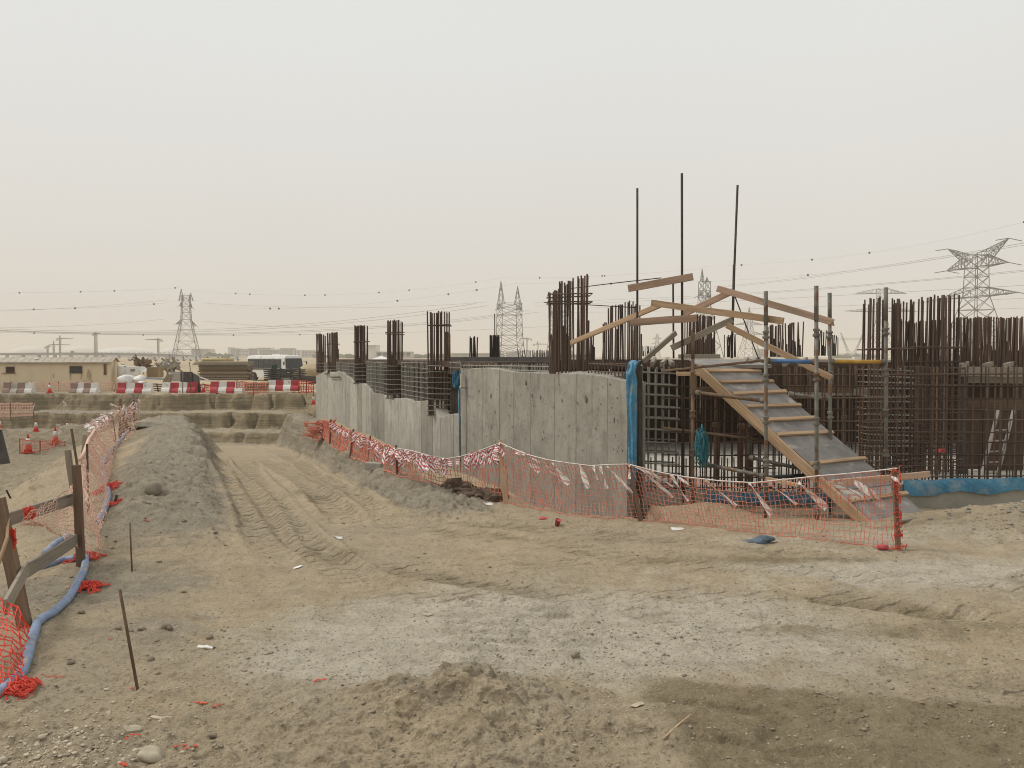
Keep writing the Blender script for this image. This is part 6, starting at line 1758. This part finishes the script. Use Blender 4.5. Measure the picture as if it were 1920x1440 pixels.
line('faint line running right from the upper arm of the forked pylon', ((378, 568, 590), (640, 577, 560), (915, 566, 506)), .05)
line('line running right from the lower arm of the forked pylon and dipping', ((382, 602, 590), (540, 613, 600), (930, 592, 590)), .055)
line('balled earth wire high over the left half, nearer strand', ((-300, 552, 380), (40, 549, 420), (337, 538, 590)), .025, [39, 154, 217, 330])
line('balled earth wire low over the cabin on the left', ((-300, 584, 300), (70, 580, 360), (360, 546, 590)), .025, [64, 142, 290], .5)
line('balled earth wire between the forked and the horned pylon, upper', ((360, 545, 590), (610, 553, 560), (936, 522, 506)), .025, [443, 469, 573, 610, 711, 768, 893])
line('balled earth wire between the forked and the horned pylon, lower', ((337, 548, 590), (620, 575, 480), (970, 531, 506)), .025, [507, 523, 746, 841, 894], .55)
line('balled earth wire from the horned pylon to the boards', ((936, 521, 506), (1012, 521, 500), (1318, 503, 470)), .025, [1012, 1128, 1133])
line('balled earth wire climbing to the upper right corner', ((1317, 500, 470), (1600, 478, 300), (1990, 398, 160)), .014, [1389, 1521, 1628, 1914], .55)
line('balled earth wire climbing right behind the star-armed pylon', ((970, 531, 506), (1400, 524, 420), (1985, 440, 260)), .02, [1145, 1512, 1792], .6)
line('upper conductor rising right past the tall standards', ((1338, 538, 470), (1520, 518, 330), (1990, 444, 190)), .035)
line('twin of the upper conductor rising right past the tall standards', ((1338, 540, 470), (1520, 520.5, 330), (1990, 448, 190)), .035)
line('middle conductor rising gently right behind the boards', ((1002, 567, 506), (1440, 547, 360), (1990, 499, 220)), .04)
line('twin of the middle conductor behind the boards', ((1004, 574, 506), (1440, 549.5, 360), (1990, 502, 220)), .04)
line('lower conductor behind the rebar and scaffold on the right', ((1046, 580, 590), (1440, 561, 420), (1990, 531, 300)), .045)
line('lowest nearly level conductor on the right', ((1046, 586, 590), (1440, 578, 480), (1990, 556, 380)), .045)
line('faint line from the pale pylon to the star-armed one', ((1585, 580, 600), (1650, 585, 500), (1990, 575, 400)), .045)
# tower cranes
def crane(label, px, pyt, pyj, pxl, pxr, Y, mast_w=1.5):
    b0 = PZ(px, Y, 0); zt = ztop(px, pyt, Y); zj = ztop(px, pyj, Y)
    t = thing('tower_crane', label, 'tower crane', b0, 'tower cranes on the horizon')
    m = MB(); w_ = mast_w / 2
    for a, b_ in ((-1, -1), (1, -1), (1, 1), (-1, 1)): m.beam(b0 + Vector((a * w_, b_ * w_, 0)), (b0.x + a * w_, Y + b_ * w_, zj), .5, .5)
    z = 0
    while z < zj - 3: m.beam((b0.x - w_, Y - w_, z), (b0.x + w_, Y - w_, z + 3), .35, .35); m.beam((b0.x + w_, Y - w_, z + 3), (b0.x - w_, Y - w_, z + 6 if z + 6 < zj else zj), .35, .35); z += 6
    m.build('mast', 'pylon_steel', t)
    xl, xr = P(pxl, pyj, Y).x, P(pxr, pyj, Y).x
    m = MB(); m.prism([(xl, Y - .6, zj), (xr, Y - .6, zj), (xr, Y - .6, zj + .7), (b0.x, Y - .6, zj + 1.6), (xl, Y - .6, zj + .7)], (0, 1.2, 0)); m.build('jib', 'pylon_steel', t)
    m = MB(); m.beam((b0.x, Y, zj), (b0.x, Y, zt), 1.2, 1.2, up=(0, 1, 0)); m.build('tower_head', 'pylon_steel', t)
    short = pxl if abs(pxl - px) < abs(pxr - px) else pxr
    m = MB(); m.box((P(short, pyj, Y).x, Y, zj - .8), (2.2, 1.8, 2.6)); m.build('counterweight', 'far_wall', t)
    m = MB(); m.box((b0.x + 1.4, Y - .6, zj - 1.2), (1.6, 1.6, 2)); m.build('cab', 'far_wall', t)
for a in (('leftmost small tower crane over the pale domes', 89.5, 648, 651, 85, 97, 1150), ('tower crane with a long jib, second from the left', 101, 639, 647, 92, 132, 1150), ('taller tower crane with a long jib, third from the left', 113, 629, 635.5, 107, 137, 1100), ('thick-masted tower crane seen along its jib, above the bridge', 180, 622.5, 626, 175, 188, 900, 2.0), ('tower crane left of the forked pylon with its jib to the left', 297, 634, 637.5, 273, 303, 1000), ('tower crane right of the horned pylon, larger', 988, 633, 636, 975, 996, 1100), ('smaller tower crane right of the horned pylon', 1008, 640, 646, 1001, 1026, 1200)): crane(*a)
# elevated road
br = thing('viaduct', 'long low grey flyover along the left horizon', 'bridge', PZ(190, 900, 0))
m = MB(); top = [(-160, 662.5), (30, 661.5), (120, 661), (220, 661.5), (290, 663), (350, 666), (395, 668.5)]
up_ = [P(x, y, 900) for x, y in top]
m.sheet([[p for p in up_], [p + Vector((0, 0, -2.7)) for p in up_]]); m.sheet([[p + Vector((0, 9, 0)) for p in up_], [p for p in up_]]); m.sheet([[p + Vector((0, 0, -2.7)) for p in up_], [p + Vector((0, 9, -2.7)) for p in up_]])
m.build('deck', 'far_dark', br)
for px in range(-140, 340, 30):
    p = P(px, lerp_tab(top, px), 900)
    if p.z > 3.2: m = MB(); m.prism([(p.x - 1, 901, -.1), (p.x + 1, 901, -.1), (p.x + 1, 905, -.1), (p.x - 1, 905, -.1)], (0, 0, p.z - 2.6)); m.build('pier', 'far_wall', br)
m = MB(); p = P(135.5, 661, 899); m.box(p + Vector((0, 0, .9)), (3.5, .5, 2)); m.build('gantry_sign', 'far_dark', br)
def dome(label, px0, px1, pyt, Y, mat='far_white', ribs=0):
    c = PZ((px0 + px1) / 2, Y, 0); rx = (px1 - px0) / 2 * Y / FPX; h = ztop(px0, pyt, Y)
    t = thing('domed_hall', label, 'building', c, 'pale domed halls on the horizon')
    m = MB(); m.smooth = True; vs, fs = [], []
    nu, nv = 28, 7
    for j in range(nv + 1):
        a = math.pi / 2 * j / nv
        for i in range(nu): vs.append(c + Vector((rx * math.cos(a) * math.cos(6.283 * i / nu), rx * .6 * math.cos(a) * math.sin(6.283 * i / nu), h * .35 + h * .65 * math.sin(a))))
    fs = [(j * nu + i, j * nu + (i + 1) % nu, (j + 1) * nu + (i + 1) % nu, (j + 1) * nu + i) for j in range(nv) for i in range(nu)]
    m.add(vs, fs); m.build('roof', mat, t)
    m = MB(); m.lathe(c, [(1, 0), (1, h * .36)], 28); m.v = [(c.x + (x - c.x) * rx * .96, c.y + (y - c.y) * rx * .57, z) for x, y, z in m.v]; m.build('wall', 'far_wall', t)
    for k in range(ribs):
        a = math.pi * (1.08 + .84 * k / (ribs - 1)); p = c + Vector((rx * .97 * math.cos(a), rx * .6 * math.sin(a), 0))
        m = MB(); m.beam(p + Vector((0, -1, 0)), p + Vector((0, -1, h * .55)), 2.2, 2.2, up=(0, 1, 0)); m.build('rib', 'far_wall', t)
dome('leftmost low pale dome behind the flyover', 22, 92, 649, 2100)
dome('second low pale dome behind the flyover', 116, 182, 648, 2100)
dome('wide ribbed pale hall behind the flyover', 178, 292, 651, 1700, 'far_white', 15)
dome('small pale dome at the foot of the forked pylon', 300, 345, 652, 1700, 'far_white', 7)
def block(label, parts, Y, base_px, winrows=2):
    t = thing('far_building', label, 'building', PZ(base_px, Y, 0), 'buildings on the horizon')
    for px0, px1, pyt, mat, win in parts:
        a, b_ = PZ(px0, Y, 0), PZ(px1, Y, 0); h = ztop(px0, pyt, Y)
        m = MB(); m.box(((a.x + b_.x) / 2, Y + 12 + (hash((px0, px1)) % 7), h / 2), (b_.x - a.x - .06, 24 + R.uniform(0, 3), h)); w_ = m.build('wall', mat, t)
        m = MB(); m.box(((a.x + b_.x) / 2, Y + 12, h + .4), (b_.x - a.x + .5, 25, .8)); m.build('roof', 'far_wall', w_)
        if win:
            nW = max(2, int((b_.x - a.x) / 5.5))
            for r_ in range(winrows + 1):
                for k in range(nW):
                    m = MB(); m.box((a.x + (b_.x - a.x) * (k + .5) / nW, Y - .2, 3.5 + (h - 4) * (r_ + .3) / (winrows + 1)), ((b_.x - a.x) / nW * .55, .8, 2.2)); m.build('window', 'far_dark', w_)
Yb = 1450
block('grey block right behind the forked pylon', [(357, 377, 654.5, 'far_dark', 0), (377.2, 392, 655, 'far_wall', 1)], Yb, 375)
block('dark-fronted block with a slim stair tower, left end of the long complex', [(427, 432.5, 652, 'far_wall', 0), (432.7, 446.5, 654, 'far_dark', 0)], Yb, 437)
block('white columned block in the long complex', [(447, 466, 655, 'far_white', 1), (466.2, 481, 654, 'far_dark', 0)], Yb, 464, 1)
block('wide middle building of the long complex with a raised roof', [(481.2, 507, 652.8, 'far_white', 0), (485, 519, 656.5, 'far_wall', 1)], Yb - 14, 500)
block('white annex with a dark roof slab above the bus', [(519.5, 531, 655.5, 'far_white', 1), (526, 549, 653.5, 'far_dark', 0), (531.5, 563, 657, 'far_white', 1)], Yb - 14, 541)
block('low white right wing of the long complex', [(563.5, 592, 657.5, 'far_white', 1)], Yb, 577, 1)
block('tall plain white block with a low shed, behind the third and fourth starters', [(687, 705, 648.5, 'far_white', 0), (705.3, 771, 660.5, 'far_wall', 1)], 900, 700)
block('grey far block low behind the nearest standard', [(1420, 1433, 655, 'far_wall', 1)], 1300, 1427)
block('long low white shed beyond the deck', [(845, 946, 663.2, 'far_white', 0)], 900, 890)
block('low far sheds right of the horned pylon', [(948, 975, 661, 'far_wall', 0), (1000, 1030, 662, 'far_wall', 0)], 1300, 980)
block('low sheds on the right horizon', [(1455, 1475, 663, 'far_wall', 0), (1585, 1622, 663.5, 'far_wall', 0)], 1300, 1530)
# white tent
t = thing('white_tent', 'white peaked tent behind the pale wall', 'tent', PZ(711, 140, 0))
a, b_ = PZ(692, 140, 0).x, PZ(731, 140, 0).x; z0, z1 = ztop(700, 675, 140), ztop(700, 667, 140)
m = MB(); m.add([(a, 140, z0), (b_, 140, z0), (b_, 144, z0), (a, 144, z0), ((a + b_) / 2, 142, z1)], [(0, 1, 4), (1, 2, 4), (2, 3, 4), (3, 0, 4)]); m.build('canopy', 'white_plastic', t)
for x in (a + .1, b_ - .1):
    for y in (140.1, 143.9): m = MB(); m.tube([(x, y, 0), (x, y, z0)], .05, 6); m.build('pole', 'grey_paint', t)
# vehicles along the far road, a few pixels each
def van(label, px, Y, mat, ln=5.2, h=2.2):
    p = PZ(px, Y, 0); t = thing('parked_van', label, 'van', p, 'vehicles parked along the far road')
    m = MB(); m.prism([p + Vector((-ln / 2, 0, .5)), p + Vector((ln / 2, 0, .5)), p + Vector((ln / 2, 0, 1.2)), p + Vector((ln * .36, 0, h)), p + Vector((-ln / 2, 0, h))], (0, 1.9, 0)); m.build('body', mat, t)
    m = MB(); m.prism([p + Vector((ln * .2, -.03, 1.25)), p + Vector((ln * .42, -.03, 1.25)), p + Vector((ln * .34, -.03, h - .2)), p + Vector((ln * .2, -.03, h - .2))], (0, 1.96, 0)); m.build('window', 'dark_glass', t)
    for dx in (-.3, .3): m = MB(); m.lathe(p + Vector((dx * ln, -.05, .4)), [(.4, 0), (.4, 1.95)], 10, (0, 1, 0)); m.build('wheel', 'black_rubber', t)
for px, Y, mt, lb in ((248, 420, 'far_white', 'white van farthest left along the far road'), (285, 430, 'far_white', 'white van left of the forked pylon on the far road'), (318, 440, 'far_wall', 'grey van just left of the forked pylon foot'), (338, 430, 'far_white', 'white van at the left foot of the forked pylon'), (362, 430, 'far_white', 'white van at the right foot of the forked pylon'), (384, 440, 'far_wall', 'grey van right of the forked pylon'), (404, 430, 'far_white', 'white van above the beam stack'), (440, 450, 'far_white', 'white van above the bus rear'), (1415, 300, 'far_white', 'white van beyond the deck behind the first standard'), (1618, 260, 'far_white', 'white van beyond the deck left of the perforated standard')): van(lb, px, Y, mt)
# far line of scrub along the horizon
m = MB(); rr = random.Random(77)
for k in range(170):
    px = rr.uniform(392, 430) if k < 50 else rr.choice((rr.uniform(590, 700), rr.uniform(1030, 1110), rr.uniform(1560, 1640), rr.uniform(770, 860)))
    Y = rr.uniform(900, 1300); p = PZ(px, Y, 0); s_ = rr.uniform(2.2, 5.0)
    m.blob(p + Vector((0, 0, s_ * .4)), (s_ * 1.3, s_, s_ * .8), k, sub=1, rough=.35)
pm('scrub', (.055, .065, .035), (.09, .10, .055), .5, .9, 0, 4)
o = m.build('far_scrub', 'scrub', None, PZ(700, 1000, 0)); o['kind'] = 'stuff'; o['label'] = 'thin line of dark scrub along the horizon'; o['category'] = 'scrub'
# ------------------------------------------------------------------ small things lying on the sand
def pin(label, px0, py0, px1, py1, r):
    g = GP(px1, py1); top = P(px0, py0, g.y + .02); d = (top - g).normalized()
    m = MB(); m.smooth = True; m.tube([g - d * .12, g + (top - g) * .5, top], r, 8)
    tag(m.build('steel_pin', 'scaffold_rusty', None, g), label, 'steel pin')
pin('nearest rusty pin leaning left, standing in the sand', 224.5, 1105, 258, 1293, .0105)
pin('thinner upright pin further up the left berm', 243.5, 980, 247.5, 1071, .009)
def rock(label, px, py, size, seed, mat='stone', name='rock', sub=3, rough=.2, sink=.35, cat='rock'):
    g = GP(px, py); c = g + Vector((0, 0, size[2] * (1 - sink * 2)))
    m = MB(); m.smooth = True; m.blob(c, size, seed, rough=rough, sub=sub)
    return tag(m.build(name, mat, None, g), label, cat)
rock('round grey-brown boulder half buried in the left berm', 287, 926, (.125, .11, .12), 3, 'boulder', 'boulder', 3, .06, .2)
rock('pale wedge-shaped rock at the bottom edge, left of centre', 283, 1424, (.075, .06, .055), 8, 'stone')
rock('white egg-shaped stone in the near left corner', 79, 1383, (.024, .02, .016), 2, 'stone', 'pebble_stone', 2, .08)
rock('white rounded stone below the egg-shaped one', 70, 1399, (.02, .016, .013), 4, 'stone', 'pebble_stone', 2, .08)
rock('white stone at the very left bottom edge', 5, 1427, (.026, .022, .02), 5, 'stone', 'pebble_stone', 2, .08)
rock('small pale stone right of the near left corner', 123, 1382, (.014, .012, .01), 6, 'stone', 'pebble_stone', 2, .08)
for i, (px, py, s_) in enumerate(((222, 1180, .022), (246, 1184, .015), (265, 1181, .024), (311, 1177, .03), (318, 1180, .022), (294, 1203, .018), (345, 1111, .02), (152, 1150, .028), (283, 1239, .022), (134, 1245, .022), (401, 1382, .02), (1078, 1232, .03), (393, 1198, .025))):
    rock(('dark clod beside the nearest pin', 'small dark clod just right of the nearest pin', 'squarish dark clod right of the nearest pin', 'largest dark clod of the row right of the nearest pin', 'dark clod touching the largest one of the row', 'dark clod below the row right of the nearest pin', 'dark clod up the sand above the row', 'dark clod beside the hose bend', 'flat clod low right of the nearest pin', 'dark clod left of the nearest pin in the sand', 'dark clod by the crack near the bottom edge', 'dark clod on the pale gravel patch', 'dark clod above the crushed bottle')[i], px, py, (s_ * 1.2, s_, s_ * .8), 20 + i, 'clod', 'clod', 2, .25, .2, 'clod')
b = GP(702, 880); m = MB(); bevbox(m, b + Vector((0, 0, .06)), (.36, .16, .14), .01, Matrix.Rotation(-.35, 3, 'Z')); tag(m.build('concrete_block', 'kicker', None, b), 'grey concrete block lying against the net on the right berm', 'block')
# crushed bottle
g = GP(388, 1214); t = thing('crushed_bottle', 'crushed pale plastic bottle lying on the sand left of centre', 'bottle', g)
m = MB(); m.smooth = True; ax = Vector((.96, -.2, .0)); pr = [(.004, 0), (.02, .004), (.021, .03), (.017, .045), (.021, .07), (.018, .1), (.011, .125), (.009, .14)]
m.lathe(g + Vector((-.07, 0, .012)), pr, 14, ax); m.v = [(x, y, g.z + (z - g.z) * .62 + .004 * math.sin(70 * x)) for x, y, z in m.v]; m.build('bottle_body', 'white_plastic', t)
m = MB(); m.lathe(g + Vector((-.07, 0, .006)) + ax * .137, [(.0095, 0), (.0095, .012)], 12, ax); m.build('bottle_cap', 'dark_steel', t)
# red net scraps: little cross-shaped bits of mesh
def scrap(label, px, py, n, seed, s_=.016):
    rr = random.Random(seed); g = GP(px, py); m = MB()
    for k in range(n):
        a = rr.uniform(0, 3.1); c = g + Vector((k * .032 - n * .016 + rr.uniform(-.01, .01), rr.uniform(-.03, .03), 0)); c.z = H(c.x, c.y) + .008
        for j in range(2):
            d = Vector((math.cos(a + j * 1.57), math.sin(a + j * 1.57), rr.uniform(-.1, .35))) * s_
            nrm = Vector((-d.y, d.x, 0)).normalized() * s_ * .3
            m.prism([c - d, c - nrm, c + d, c + nrm], (0, 0, .003))
        if k: m.tube([c, prev], .0015, 4)
        prev = c
    tag(m.build('net_scrap', 'red_net', None, g), label, 'net scrap')
scrap('cross-shaped red net scraps right of the nearest pin', 380, 1324, 3, 1, .022)
scrap('pair of red net scraps just right of the cross-shaped ones', 411, 1322, 2, 2, .018)
scrap('row of three red net bits low on the left', 253, 1385, 3, 3)
scrap('red net bits on the crack near the bottom', 352, 1402, 4, 4)
scrap('red net bit at the bottom edge beside the wedge-shaped rock', 237, 1437, 2, 5, .024)
scrap('red net scrap at the left tip of the pale gravel patch', 602, 1279, 3, 6, .018)
scrap('red scrap at the foot of the nearest pin', 253, 1294, 1, 7, .018)
scrap('small red scrap on the berm above the upright pin', 277, 976, 2, 8, .022)
scrap('thin red strip of net between the hose and the nearest pin', 105, 1270, 5, 9, .012)
scrap('small red scrap left of the nearest pin', 211, 1200, 1, 10, .016)
# paper, wood and cloth
def flat(label, px, py, sx, sy, rot, mat, name, cat, th=.004, lift=.006, seed=0):
    g = GP(px, py); rr = random.Random(seed + px); n = 9; out = []
    for k in range(n):
        a = 6.283 * k / n; x, y = sx * math.cos(a) * rr.uniform(.75, 1.15), sy * math.sin(a) * rr.uniform(.75, 1.15)
        p = g + Vector((x * math.cos(rot) - y * math.sin(rot), x * math.sin(rot) + y * math.cos(rot), 0)); p.z = H(p.x, p.y) + lift + rr.uniform(0, .008); out.append(p)
    m = MB(); c = g.copy(); c.z = H(g.x, g.y) + lift + .014
    m.add(out + [c] + [p - Vector((0, 0, th)) for p in out], [(k, (k + 1) % n, n) for k in range(n)] + [(k, n + 1 + k, n + 1 + (k + 1) % n, (k + 1) % n) for k in range(n)])
    tag(m.build(name, mat, None, g), label, cat)
flat('small white oval scrap of paper on the track edge', 559, 1065, .055, .05, .1, 'white_plastic', 'paper_scrap', 'paper')
flat('white paper scrap in the middle of the track', 635, 1010, .055, .06, .2, 'white_plastic', 'paper_scrap', 'paper')
flat('pale flat stone plate low on the left', 249, 1369, .06, .045, .3, 'stone', 'stone_plate', 'stone plate', .012)
flat('long pale splinter plate above the low left stone plate', 300, 1349, .07, .02, .1, 'stone', 'stone_plate', 'stone plate', .01)
flat('beige paper scrap on the moist ground at bottom centre', 1196, 1322, .045, .04, .1, 'stone', 'paper_scrap', 'paper')
flat('pale chip at the left of the gravel patch', 802, 1154, .05, .03, .0, 'stone', 'paper_scrap', 'paper')
flat('white scrap beside the fence corner on the sand', 1270, 993, .1, .07, .2, 'white_plastic', 'paper_scrap', 'paper')
flat('white scrap lying on the berm below the fence gap', 915, 947, .09, .05, .2, 'white_plastic', 'paper_scrap', 'paper')
flat('torn red plastic bag on the berm below the fence', 1018, 972, .07, .05, .3, 'red_paint', 'plastic_bag', 'bag')
for lab, px, py, sc_ in (('dark blue crumpled cloth on the sand before the net', 1423, 1017, 1.0),):
    g = GP(px, py); m = MB(); m.smooth = True; m.blob(g + Vector((.03, 0, .03)), (.12, .10, .05), 12, rough=.3, sub=3); m.blob(g + Vector((-.1, 0, .012)), (.11, .08, .022), 13, rough=.3, sub=2)
    tag(m.build('cloth', 'blue_cloth', None, g), lab, 'cloth')
g = GP(1044, 985); m = MB(); m.smooth = True; m.lathe(g + Vector((0, 0, .0)), [(.028, 0), (.04, .09), (.042, .09), (.036, .08)], 14, (.25, -.35, 1)); o = m.build('paper_cup', 'red_paint', None, g); tag(o, 'small red paper cup on the sand below the fence', 'cup')
g = GP(1655, 1031); m = MB(); m.smooth = True; m.lathe(g + Vector((-.065, 0, .032)), [(.026, 0), (.033, .006), (.033, .115), (.026, .122)], 14, (1, -.1, 0)); o = m.build('drink_can', 'red_paint', None, g); tag(o, 'pinkish-red can lying at the foot of the end post', 'can')
a, b_ = GP(1243, 1389), GP(1295, 1349); m = MB(); m.smooth = True; m.tube([a + Vector((0, 0, .012)), a.lerp(b_, .5) + Vector((.005, 0, .03)), b_ + Vector((0, 0, .03))], [.006, .006, .005], 7); tag(m.build('stick', 'timber', None, a), 'thin pale stick lying on the moist ground at bottom centre', 'stick')
a, b_ = GP(248, 938), GP(282, 946); m = MB(); m.tube([a + Vector((0, 0, .02)), b_ + Vector((0, 0, .012))], .01, 6); tag(m.build('stick', 'timber_brown', None, a), 'thin dark stick below the boulder on the berm', 'stick')
a, b_ = GP(215, 945), P(219, 928, GP(215, 945).y); m = MB(); m.tube([a, b_], .018, 6); tag(m.build('stub', 'dark_bar', None, a), 'dark stub sticking out of the berm by the upper hose', 'stub')
a, b_ = GP(20, 935), P(12, 919, GP(20, 935).y - .1); m = MB(); m.tube([a, b_], .02, 6); tag(m.build('stub', 'dark_bar', None, a), 'dark stub on the pit slope at the left edge', 'stub')
m = MB(); rr = random.Random(55)
c = GP(263, 800); m.smooth = True; m.blob(c + Vector((.2, 0, .06)), (.9, .5, .08), 6, rough=.15, sub=3); tag(m.build('sand_slab', 'boulder', None, c), 'flat crusted slab overhanging the end of the left berm', 'sand slab')

# uncounted gravel, clods and chips, scattered as real little stones
def scatter(name, label, n, region, smin, smax, mat, seed, flat=.65, dens=None):
    rr = np.random.default_rng(seed); import bmesh
    bm = bmesh.new(); bmesh.ops.create_icosphere(bm, subdivisions=1, radius=1.0)
    bm.verts.index_update(); V0 = np.array([v.co[:] for v in bm.verts]); F0 = np.array([[v.index for v in f.verts] for f in bm.faces]); bm.free()
    x, y = region(rr, n)
    if dens is not None:
        k = rr.random(len(x)) < dens(x, y); x, y = x[k], y[k]
    z, _ = terrain(x, y); n = len(x)
    s_ = smin * (smax / smin) ** (rr.random(n) ** 2.2)
    ang = rr.random(n) * 6.283
    jit = 1 + .5 * (rr.random((n, len(V0))) - .5) * 2
    V = V0[None] * jit[..., None]
    V = V * np.stack([s_ * (.8 + .6 * rr.random(n)), s_ * (.7 + .4 * rr.random(n)), s_ * flat * (.6 + .5 * rr.random(n))], -1)[:, None, :]
    ca, sa = np.cos(ang)[:, None], np.sin(ang)[:, None]
    X = V[..., 0] * ca - V[..., 1] * sa + x[:, None]; Y = V[..., 0] * sa + V[..., 1] * ca + y[:, None]; Z = V[..., 2] + (z + s_ * .2)[:, None]
    co = np.stack([X, Y, Z], -1).reshape(-1, 3).astype(np.float32)
    F = (F0[None] + (np.arange(n) * len(V0))[:, None, None]).reshape(-1, 3).astype(np.int32)
    me = bpy.data.meshes.new(name); me.vertices.add(len(co)); me.vertices.foreach_set('co', co.ravel()); me.loops.add(F.size); me.loops.foreach_set('vertex_index', F.ravel())
    me.polygons.add(len(F)); me.polygons.foreach_set('loop_start', np.arange(0, F.size, 3, dtype=np.int32)); me.update(calc_edges=True)
    me.materials.append(MATS[mat]); o = bpy.data.objects.new(name, me); COL.objects.link(o); o['kind'] = 'stuff'; o['label'] = label; o['category'] = 'gravel'
def fan(y0, y1):
    def f(rr, n):
        y = 1 / (1 / y1 + (1 / y0 - 1 / y1) * rr.random(n)); return (rr.random(n) * 1.5 - .75) * y, y
    return f
pat = lambda x, y: np.clip((fbm(x * .9, y * .9, 91, 4) - .45) * 6, .03, 1)
berm = lambda x, y: np.clip((lambda a: 1.2 * a['lb'] + 1.3 * a['rb'] + .5 * a['pit'])(terrain(x, y)[1]) * (fbm(x * 1.2, y * 1.2, 93, 3) + .3), 0, 1)
scatter('gravel', 'fine pale gravel strewn over the sand', 9000, fan(3.9, 15), .003, .013, 'stone', 1, dens=pat)
scatter('sand_clods', 'small clods strewn over the sand', 13000, fan(3.9, 22), .003, .019, 'clod', 2, .5, dens=lambda x, y: pat(x + 40, y))
scatter('berm_clods', 'loose clods on the berms', 5000, fan(7, 31), .006, .032, 'clod', 3, .55, dens=berm)
scatter('corner_gravel', 'white pebbles in the near left corner', 700, lambda rr, n: (rr.normal(-2.65, .28, n), rr.normal(4.75, .28, n)), .004, .02, 'stone', 4)
scatter('ramp_gravel', 'grey stones on the mound at the right', 1500, lambda rr, n: (rr.normal(7.6, .8, n), rr.normal(11.0, .7, n)), .006, .035, 'grey_stone', 5, .6)
scatter('patch_gravel', 'grey grit on the pale hardened patch', 7000, lambda rr, n: (rr.normal(.3, 1.5, n), rr.normal(6.8, .9, n)), .002, .008, 'clod', 6)
# ------------------------------------------------------------------ dusty air
def haze():
    m = bpy.data.materials.new('dusty_air'); m.use_nodes = True
    t = m.node_tree; t.nodes.clear()
    o_ = t.nodes.new('ShaderNodeOutputMaterial'); v = t.nodes.new('ShaderNodeVolumePrincipled')
    v.inputs['Color'].default_value = (0.93, 0.89, 0.82, 1)
    v.inputs['Density'].default_value = HAZE_D
    v.inputs['Anisotropy'].default_value = 0.0
    t.links.new(v.outputs[0], o_.inputs['Volume'])
    b = MB(); b.box((0, 1950, 31.5), (7300, 4600, 71))
    h = b.build('haze', m); h['kind'] = 'stuff'; h['label'] = 'dusty haze hanging over the whole building site'
HAZE_D = 4.2e-4
haze()
for o in bpy.data.objects:
    if '_w' in o: del o['_w']
